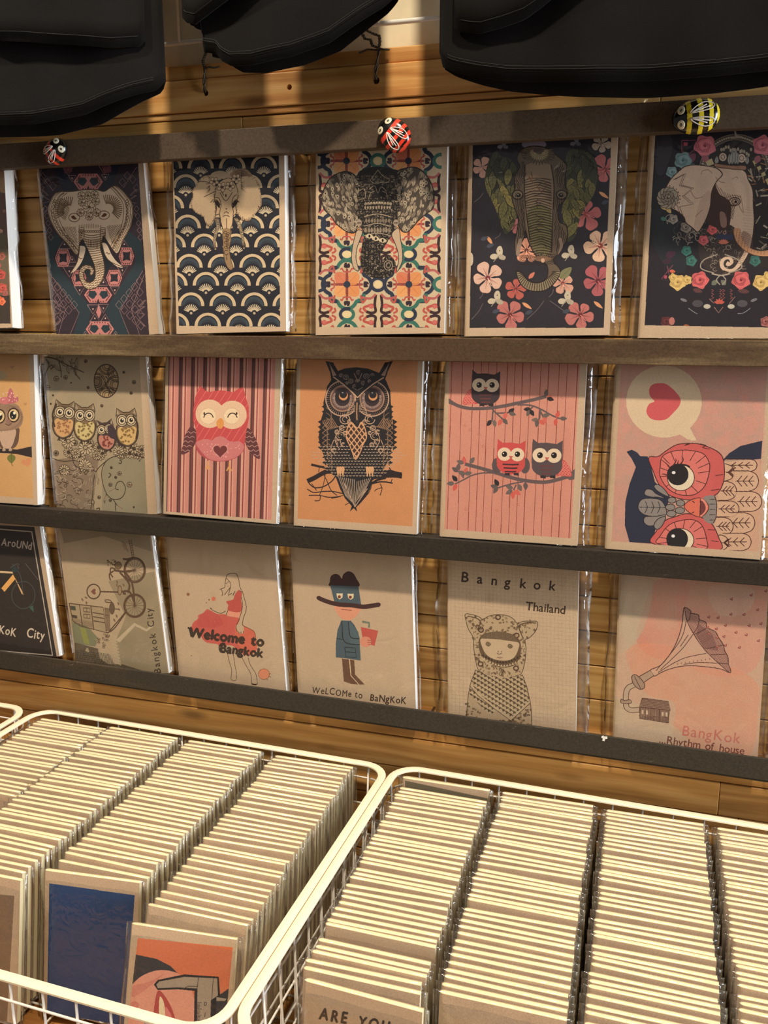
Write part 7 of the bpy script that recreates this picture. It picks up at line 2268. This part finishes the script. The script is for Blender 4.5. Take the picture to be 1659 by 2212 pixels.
def cover_homography(mat, w, h, t):
    """photo position of the cover corners -> UV, so that the artwork can be written down as measured"""
    y = -t / 2 - CARD
    src, dst = [], []
    for u, v in ((0, 0), (1, 0), (1, 1), (0, 1)):
        p3 = mat @ Vector((-w / 2 + u * w, y, v * h))
        src.append(photo_px(p3))
        dst.append((u, v))
    A = []
    for (x, yv), (u, v) in zip(src, dst):
        A.append([x, yv, 1, 0, 0, 0, -u * x, -u * yv, -u])
        A.append([0, 0, 0, x, yv, 1, -v * x, -v * yv, -v])
    _, _, vt = np.linalg.svd(np.array(A))
    return vt[-1].reshape(3, 3)


# name: left-bottom x, base z, base y, roll (radians, + leans the top to the right), lean, art function, label
YB, YD = -.0352, -.0247
Z1, Z2, Z3 = .0003, -.2122, -.4380
# x of the lower left corner, z, y, roll, lean, width, sleeve overhang, artwork, label
WALL_BOOKS = [
    (-.8836, Z1, YB, -.040, .10, .1460, .009, 'red_forest', 'notebook with thick white page edge and red forest print, leftmost in the top row'),
    (-.6880, -.0118, YD, -.087, .07, .1405, .006, 'elephant_diamonds', 'notebook with a cream patterned elephant head over dark diamonds'),
    (-.5206, Z1, YB, -.030, .10, .1355, .010, 'elephant_scallops', 'notebook with a flower-crowned elephant over navy scallops'),
    (-.3522, Z1, YB, -.022, .10, .1431, .010, 'elephant_tiles', 'notebook with a black patterned elephant over colourful flower tiles'),
    (-.1886, Z1, YB, -.018, .10, .1445, .0095, 'elephant_hibiscus', 'notebook with a grey-green elephant among pink hibiscus on black'),
    (-.0170, Z1, YB, -.004, .10, .1450, .010, 'elephant_crown', 'notebook with a crowned white elephant in profile among roses'),
    (-.8720, Z2, YB, -.010, .10, .1460, .009, 'owl_bow', 'orange notebook with a big-eyed owl wearing a pink bow'),
    (-.7075, -.2223, YD, -.063, .07, .1445, .0045, 'owls_four', 'notebook with four small owls perched under a patterned moon'),
    (-.5500, Z2, YB, .017, .10, .1474, .0050, 'owl_pink', 'notebook with a smiling pink owl over striped print'),
    (-.3823, Z2, YB, .000, .10, .1460, .009, 'owl_black', 'orange notebook with a black horned owl on a branch'),
    (-.2115, Z2, YB, -.005, .10, .1472, .011, 'owls_three', 'pink planked notebook with three owls on two branches'),
    (-.0366, Z2, YB, -.004, .10, .1480, .009, 'owl_heart', 'notebook with a sideways red-eyed owl and a heart in a speech bubble'),
    (-.8650, Z3, YD, -.135, .07, .1460, .005, 'bike_black', 'black notebook with white lettering and a yellow bicycle frame'),
    (-.6965, Z3, YD, -.125, .07, .1385, .005, 'bike_city', 'olive notebook with a bicycle street drawing turned sideways'),
    (-.5456, Z3, YD, -.090, .07, .1468, .0045, 'lady_red', 'notebook with a long-haired woman in a red watercolour dress'),
    (-.3852, Z3, YD, -.061, .07, .1480, .005, 'cowboy', 'notebook with a blue-masked figure in a wide brown hat holding a red cup'),
    (-.2005, Z3, YD, -.037, .07, .1446, .013, 'hood_child', 'kraft notebook with a child in an eared hood under spaced lettering'),
    (-.0165, Z3, YD, -.023, .07, .1460, .010, 'gramophone', 'pinkish notebook with a gramophone horn growing from a small house'),
    (.1480, Z3, YD, -.010, .07, .1460, .008, 'plain', 'pale notebook in a sleeve cut by the right edge, beside the gramophone one'),
]
for bi, (lx, bz, by, roll, lean, bw, over, art, label) in enumerate(WALL_BOOKS):
    bx = lx + bw / 2 * math.cos(roll)
    if bz == Z3: bz -= .0075 * (bx + .3)
    # lift so that the lower corner of the rolled block rests on the ledge
    bzz = bz + abs(math.sin(roll)) * bw / 2 + (LT / 2 + CARD) * math.sin(math.atan(lean))
    mat = book_matrix(bx, bzz, by, roll, lean)
    bk = empty('notebook')
    bk.matrix_world = mat
    tag(bk, label, 'notebook', 'A5 notebooks in clear sleeves on the wall rails')
    t_ = .0165 if bi == 0 else LT
    obj('page_block', pages_mesh(bw - .0006, LH - .0006, t_, SP), M_PAGES_WHITE, bk)
    obj('cover', cover_mesh(bw, LH, t_, SP, CARD), M_KRAFT, bk)
    img = make_art(art, cover_homography(mat, bw, LH, t_), bw, LH)
    obj('printed_front', print_mesh(bw, LH, t_, CARD), print_material('print_' + art, img), bk)
    obj('clear_sleeve', sleeve_mesh(bw, LH, t_ + 2 * CARD, over, (.018 if bi == 5 else .0115) if bi < 6 else .007, 100 + bi, amp=.00025), M_SLEEVE, bk)

# small notebooks filed in the baskets
SW, SH, ST = 0.1000, 0.1420, 0.0050
S_PAGES = pages_mesh(SW - .0004, SH - .0002, ST, .0032)
S_COVER = cover_mesh(SW, SH, ST, .0032, CARD)
S_SLEEVES = [sleeve_mesh(SW, SH, ST + 2 * CARD, .0054, .0012, 300 + k, nx=6, nz=7, amp=.0001, ear=.0008, g=.0005) for k in range(6)]
M_PRINT_BLUE = simple_mat('dark_blue_print', (24, 62, 108), 0.6, .3, .04, 900)


def small_book(x, y, z, yaw, lean, roll, label, group, k, first=None):
    mat = (Matrix.Translation((x, y, z)) @ Matrix.Rotation(yaw, 4, 'Z') @ Matrix.Rotation(roll, 4, 'Y') @ Matrix.Rotation(-math.atan(lean), 4, 'X'))
    b = bpy.data.objects.new('notebook', None)
    COL.objects.link(b)
    b.matrix_world = mat
    tag(b, label, 'notebook', group)
    for nm_, me, m in (('page_block', S_PAGES, M_PAGES), ('cover', S_COVER, M_KRAFT), ('clear_sleeve', S_SLEEVES[k % 6], M_SLEEVE_SMALL)):
        obj(nm_, me, m, b)
    return b


BASE = -.6480
# left x, back y, front y, count, lean back, lean front, description
COLS = [
    ('A', -.7550, -.034, -.205, 21, .04, .14),
    ('B', -.6530, -.030, -.318, 34, .03, .16),
    ('C', -.5345, -.034, -.290, 31, .03, .16),
    ('D', -.4140, -.036, -.322, 32, .04, .26),
    ('P', -.2470, -.037, -.357, 36, .02, .12),
    ('Q', -.1330, -.038, -.350, 37, .02, .12),
    ('R', -.0185, -.041, -.350, 36, .02, .12),
    ('S', .0965, -.042, -.320, 34, .02, .12),
]
GROUPS = {'A': 'leftmost column of the middle basket', 'B': 'second column of the middle basket', 'C': 'third column of the middle basket',
          'D': 'right-hand column of the middle basket', 'P': 'leftmost column of the right basket', 'Q': 'second column of the right basket',
          'R': 'third column of the right basket', 'S': 'rightmost column of the right basket'}
R = random.Random(11)


def ordinal(k):
    return 'nearest' if k == 1 else '%d%s' % (k, 'th' if 10 < k % 100 < 14 else {1: 'st', 2: 'nd', 3: 'rd'}.get(k % 10, 'th'))


FRONT = {}
PRINTED = []
kk = 0
for key, xl, yb, yf, cnt, l0, l1 in COLS:
    yaws = [max(-.035, min(.035, R.gauss(0, .011))) for _ in range(cnt)]
    need = [ST + 2 * CARD + .0014 + .052 * abs(yaws[i + 1] - yaws[i]) for i in range(cnt - 1)]
    slack = max(abs(yf - yb) - sum(need), 0.0)
    wts = [R.random() ** 2.5 + .03 for _ in need]
    gaps = [nd + slack * w_ / sum(wts) for nd, w_ in zip(need, wts)]
    if key == 'P':
        for gi in (1, cnt - 6):
            gaps[gi] += .009
        sc_ = (abs(yf - yb) - sum(need) - .018) / max(sum(gaps) - sum(need) - .018, 1e-6)
        gaps = [nd + (g_ - nd - (.009 if gi in (1, cnt - 6) else 0)) * sc_ + (.009 if gi in (1, cnt - 6) else 0) for gi, (nd, g_) in enumerate(zip(need, gaps))]
    tot = sum(gaps)
    wander = 0
    acc = 0
    for i in range(cnt):
        f = acc / tot
        ytop = yb - acc
        if i < cnt - 1: acc += gaps[i]
        wander = max(-.0014, min(.0014, wander * .6 + R.uniform(-.0012, .0012)))
        lean = l0 + (l1 - l0) * f ** 1.5
        dz = R.uniform(0, .0028)
        ybase = ytop - SH * math.sin(math.atan(lean))
        tall = key == 'P' and i in (1, cnt - 6)
        nb = small_book(xl + SW / 2 + wander, ybase, BASE + dz + (.003 if tall else 0), yaws[i], lean, R.gauss(0, .003),
                   'small kraft notebook, %s from the wall in the %s' % (ordinal(i + 1), GROUPS[key]), GROUPS[key], kk)
        if tall: PRINTED.append((nb, 'green_band' if i == 1 else 'red_band'))
        kk += 1
    FRONT[key] = (xl, yf, l1)
# front notebooks of the columns, each with its own look
def front_book(x, ytop, z, yaw, lean, roll, label, group, art=None):
    ybase = ytop - SH * math.sin(math.atan(lean))
    b = small_book(x, ybase, z, yaw, lean, roll, label, group, 2)
    if art:
        img = make_art(art, cover_homography(b.matrix_world, SW, SH, ST), SW, SH)
        obj('printed_front', print_mesh(SW, SH, ST, CARD), print_material('print_' + art, img), b)
    return b


bpy.context.view_layer.update()
front_book(-.4850, -.303, BASE + .001, .10, .17, 0, 'small notebook with a plain dark blue print at the front of the third column', 'front notebooks of the middle basket', 'blue_card')
front_book(-.3640, -.340, BASE - .001, .09, .30, 0, 'small orange notebook with a caliper measuring a red mouth', 'front notebooks of the middle basket', 'caliper')
front_book(-.5975, -.330, BASE + .001, .03, .17, 0, 'small notebook with a brown print, front of the second column, cut by the left edge', 'front notebooks of the middle basket', 'brown_card')
front_book(-.1900, -.3725, BASE + .001, -.04, .12, 0, 'small kraft notebook with black capital lettering at the front of the right basket', 'front notebooks of the right basket', 'are_you')

for b, art in PRINTED:
    img = make_art(art, cover_homography(b.matrix_world, SW, SH, ST), SW, SH)
    obj('printed_front', print_mesh(SW, SH, ST, CARD), print_material('print_' + art, img), b)
    b['label'] = 'small notebook with a %s print edge in the leftmost column of the right basket' % ('dark red' if art == 'red_band' else 'grey-green')


# ------------------------------------------------------------------ painted pebbles on the top rail
def pebble(name, x, y, z, rx, ry, rz, rot, base, stripe, label, nstripes):
    root = empty(name, (x, y, z), (0, rot, 0))
    tag(root, label, 'ornament', 'painted pebble insects on the top rail')
    bm = bmesh.new()
    bmesh.ops.create_uvsphere(bm, u_segments=32, v_segments=20, radius=1.0)
    for v in bm.verts:
        c = v.co
        f = 1 + .10 * c.x + .03 * math.sin(3 * c.z + 1)
        v.co = Vector((c.x * rx, c.y * ry * (1 if c.y < 0 else .6) , c.z * rz * (f)))
    for f_ in bm.faces: f_.smooth = True
    me = bpy.data.meshes.new('pebble_body')
    bm.to_mesh(me)
    bm.free()
    # material: black gloss paint with ragged bands across the body
    nt = NT(name + '_paint')
    tc = nt.n('ShaderNodeTexCoord').outputs['Object']
    nz = nt.n('ShaderNodeTexNoise', {'Vector': tc, 'Scale': 900.0, 'Detail': 3.0}).outputs[0]
    sx = nt.n('ShaderNodeSeparateXYZ', {0: tc})
    zz = nt.n('ShaderNodeMath', {0: sx.outputs[2], 1: sx.outputs[2]}, operation='MULTIPLY').outputs[0]
    bend = nt.n('ShaderNodeMath', {0: zz, 1: 9.0}, operation='MULTIPLY').outputs[0]
    off = nt.n('ShaderNodeMapRange', {0: nz, 3: -.0010, 4: .0010}).outputs[0]
    xs_ = nt.n('ShaderNodeMath', {0: sx.outputs[0], 1: off}, operation='ADD').outputs[0]
    xs_ = nt.n('ShaderNodeMath', {0: xs_, 1: bend}, operation='ADD').outputs[0]
    fac = nt.n('ShaderNodeMapRange', {0: xs_, 1: -rx, 2: rx}).outputs[0]
    b_, s_ = lin(base), lin(stripe)
    stops = [(0, b_)]
    for a0, a1 in nstripes:
        stops += [(a0, s_), (a1, b_)]
    col = nt.ramp(fac, stops, 'CONSTANT')
    paint = nt.surf(bsdf(nt, col, .18, None, .6))
    obj('pebble_body', me, paint, root)

    def onsurf(px, pz):
        q = 1 - (px / rx) ** 2 - (pz / rz) ** 2
        return -ry * math.sqrt(max(q, .02))
    # eyes near the head end (-x)
    for ex, ez in ((-.60 * rx, .40 * rz), (-.62 * rx, -.38 * rz)):
        r_ = .0034
        ey = onsurf(ex, ez)
        nrm = Vector((ex / rx ** 2, ey / ry ** 2, ez / rz ** 2)).normalized()
        q = nrm.to_track_quat('Z', 'Y').to_matrix().to_4x4()
        for nm_, rr, hh, rgb in (('eye', r_, .0005, (236, 226, 196)), ('pupil', r_ * .42, .0009, (16, 14, 12)), ('glint', r_ * .14, .0012, (240, 236, 225))):
            bm = bmesh.new()
            bmesh.ops.create_uvsphere(bm, u_segments=16, v_segments=8, radius=1.0)
            for f_ in bm.faces: f_.smooth = True
            bmesh.ops.scale(bm, vec=(rr, rr * 1.15, hh), verts=bm.verts)
            me = bpy.data.meshes.new(nm_)
            bm.to_mesh(me)
            bm.free()
            me.transform(Matrix.Translation((ex, ey, ez)) @ q)
            obj(nm_, me, simple_mat('pebble_' + nm_, rgb, .3), root)
    # wings: white painted outlines with veins
    for sg in (1, -1):
        pts = [(-.22, .16), (.05, .50), (.40, .66), (.72, .52), (.70, .30), (.35, .18), (-.22, .16)]
        pts = smooth_closed([(a * rx, sg * b * rz) for a, b in pts], 4)
        paths = [[(a, onsurf(a, b) - .0002, b) for a, b in pts]]
        for e in ((.45, .50), (.60, .40), (.30, .30)):
            st, en = (-.18 * rx, sg * .18 * rz), (e[0] * rx, sg * e[1] * rz)
            paths.append([(st[0] + (en[0] - st[0]) * t / 6, onsurf(st[0] + (en[0] - st[0]) * t / 6, st[1] + (en[1] - st[1]) * t / 6) - .0002, st[1] + (en[1] - st[1]) * t / 6) for t in range(7)])
        obj('wing', tube_me('wing', paths, .0005, sides=5), M_WINGPAINT, root)


M_WINGPAINT = simple_mat('white_wing_paint', (232, 222, 210), .3)


def smooth_closed(P, n):
    out = []
    m = len(P) - 1 if P[0] == P[-1] else len(P)
    P = P[:m]
    for i in range(m):
        a, b, c, d = P[i - 1], P[i], P[(i + 1) % m], P[(i + 2) % m]
        for j in range(n):
            t = j / n
            out.append(tuple(.5 * (2 * b[k] + (c[k] - a[k]) * t + (2 * a[k] - 5 * b[k] + 4 * c[k] - d[k]) * t * t + (3 * b[k] - a[k] - 3 * c[k] + d[k]) * t ** 3) for k in range(2)))
    out.append(out[0])
    return out


RED, YEL, BLK = (226, 62, 40), (232, 208, 44), (20, 18, 16)
pebble('painted_pebble', -.6535, -.0505, .2000, .0158, .0082, .0136, math.radians(145), BLK, RED,
       'black and red painted pebble beetle at the left end of the top rail', [(.44, .56), (.70, .80), (.93, .99)])
pebble('painted_pebble', -.2610, -.0510, .1965, .0185, .0085, .0150, math.radians(42), BLK, RED,
       'black and red painted pebble beetle in the middle of the top rail', [(.36, .48), (.60, .70), (.80, .88), (.93, .99)])
pebble('painted_pebble', .0210, -.0515, .1965, .0205, .0085, .0155, math.radians(-6), BLK, YEL,
       'black and yellow painted pebble bee at the right end of the top rail', [(.32, .42), (.56, .66), (.78, .86), (.94, .99)])


# ------------------------------------------------------------------ hanging garments
def garment(label, hem, depth, y0, back_drop, folds, seed, ztop=.62, inner=None):
    """hem: (x, z) list left to right along the front panel. Front and back panels joined at the side seams."""
    Rr = random.Random(seed)
    root = empty('hanging_shirt', (hem[0][0], y0, ztop))
    tag(root, label, 'shirt', 'black garments hanging from the wire grid')
    N = 90
    xs = np.linspace(hem[0][0], hem[-1][0], N)
    hz = np.interp(xs, [h[0] for h in hem], [h[1] for h in hem])
    ph = [Rr.uniform(0, 6.28) for _ in range(6)]
    nz = 26

    def fold(x, t):
        return folds * (math.sin(x * 38 + ph[0]) * .5 + math.sin(x * 71 + ph[1] + t) * .3 + math.sin(x * 17 + ph[2] - t * .7) * .6)
    ring = []
    for i, x in enumerate(xs): ring.append((x, -1, hz[i]))
    for i in range(N - 2, 0, -1): ring.append((xs[i], 1, hz[i] - back_drop * math.sin(math.pi * i / (N - 1))))
    n = len(ring)
    V, F = [], []
    for j in range(nz + 1):
        t = j / nz
        for (x, s, zb) in ring:
            u = (x - xs[0]) / (xs[-1] - xs[0])
            th = depth * (math.sin(math.pi * min(max(u, 0), 1)) ** .5) * .5
            z = zb + (ztop - zb) * t
            y = s * th + fold(x, t * 2.5) * (1.0 if s < 0 else .7)
            V.append((x - xs[0], y, z - ztop))
    for j in range(nz):
        for i in range(n):
            F.append((j * n + i, j * n + (i + 1) % n, (j + 1) * n + (i + 1) % n, (j + 1) * n + i))
    me = mesh_from('body_panels', V, F, True)
    o = obj('body_panels', me, M_SHIRT, root)
    md = o.modifiers.new('thickness', 'SOLIDIFY')
    md.thickness = .0012
    md.offset = -1
    # hem stitching on the front panel
    path = []
    for i in range(2, N - 2):
        x = xs[i]
        u = (x - xs[0]) / (xs[-1] - xs[0])
        th = depth * (math.sin(math.pi * u) ** .5) * .5
        z = hz[i] + .012
        t = (z - hz[i]) / (ztop - hz[i])
        path.append((x - xs[0], -th + fold(x, t * 2.5) - .0016, z - ztop))
    obj('hem_stitching', tube_me('hem_stitching', [path, [(a, b, c - .0022) for a, b, c in path]], .00035, sides=4), M_STITCH, root)
    if inner:
        # sleeve or shorter layer hanging over the front
        xi = np.linspace(inner[0][0], inner[-1][0], 50)
        zi = np.interp(xi, [h[0] for h in inner], [h[1] for h in inner])
        V, F = [], []
        for s in (0, 1):
            for j in range(15):
                t = j / 14
                for i, x in enumerate(xi):
                    u = (x - xs[0]) / (xs[-1] - xs[0])
                    th = depth * (math.sin(math.pi * min(max(u, 0.01), .99)) ** .5) * .5
                    y = -th - .0045 - .006 * (1 - t) * math.sin(math.pi * i / 49) + fold(x, 1.0) * 1.0 + (.0012 if s else 0)
                    V.append((x - xs[0], y, zi[i] + (ztop - zi[i]) * t - ztop))
        L_ = 15 * 50
        for j in range(14):
            for i in range(49):
                a = j * 50 + i
                F.append((a, a + 1, a + 51, a + 50))
                F.append((L_ + a, L_ + a + 50, L_ + a + 51, L_ + a + 1))
        for i in range(49):
            F.append((i, L_ + i, L_ + i + 1, i + 1))
        for j in range(14):
            F.append((j * 50, (j + 1) * 50, L_ + (j + 1) * 50, L_ + j * 50))
            F.append((j * 50 + 49, L_ + j * 50 + 49, L_ + (j + 1) * 50 + 49, (j + 1) * 50 + 49))
        obj('overlapping_layer', mesh_from('overlapping_layer', V, F, True), M_SHIRT, root)
        path = []
        for i in range(1, 49):
            x = xi[i]
            u = (x - xs[0]) / (xs[-1] - xs[0])
            th = depth * (math.sin(math.pi * min(max(u, 0.01), .99)) ** .5) * .5
            path.append((x - xs[0], -th - .0045 - .006 * math.sin(math.pi * i / 49) + fold(x, 1.0) - .0008, zi[i] + .009 - ztop))
        obj('sleeve_stitching', tube_me('sleeve_stitching', [path], .00035, sides=4), M_STITCH, root)
    return root


garment('black garment hanging at the left above the elephant diamond notebook',
        [(-.930, .235), (-.860, .222), (-.785, .2195), (-.693, .2175), (-.634, .2162), (-.577, .2224), (-.521, .239), (-.4985, .2439), (-.4915, .2515), (-.4910, .2530)],
        .045, -.090, .004, .0040, 1,
        inner=[(-.80, .318), (-.74, .312), (-.676, .3008), (-.6580, .2935), (-.631, .2915), (-.565, .2840), (-.538, .2812), (-.5115, .2835), (-.5060, .289)])
garment('narrow black garment hanging in the middle above the scallop notebook',
        [(-.4615, .305), (-.4560, .2990), (-.4440, .2955), (-.4430, .2735), (-.4270, .2700), (-.4209, .2630), (-.4111, .2576), (-.3864, .2554), (-.3475, .2600), (-.3096, .2701), (-.2774, .2881), (-.2594, .2974), (-.2506, .3043), (-.2400, .318)],
        .035, -.088, -.001, .0030, 2,
        inner=[(-.4640, .306), (-.4590, .3010), (-.4470, .2968), (-.43, .3025), (-.40, .3130), (-.37, .324), (-.34, .333)])
garment('wide black garment hanging at the right above the crowned elephant notebook',
        [(-.2060, .2560), (-.2050, .2470), (-.2030, .2432), (-.1908, .2367), (-.167, .2296), (-.1416, .2244), (-.0798, .2180), (-.0208, .2155), (.0319, .2148), (.075, .216), (.14, .222), (.20, .24)],
        .045, -.092, .004, .0042, 3,
        inner=[(-.1900, .272), (-.1829, .267), (-.166, .263), (-.1454, .2658), (-.1252, .2697), (-.1095, .2775), (-.098, .2850), (-.06, .305), (.0, .322), (.06, .315), (.12, .300)])
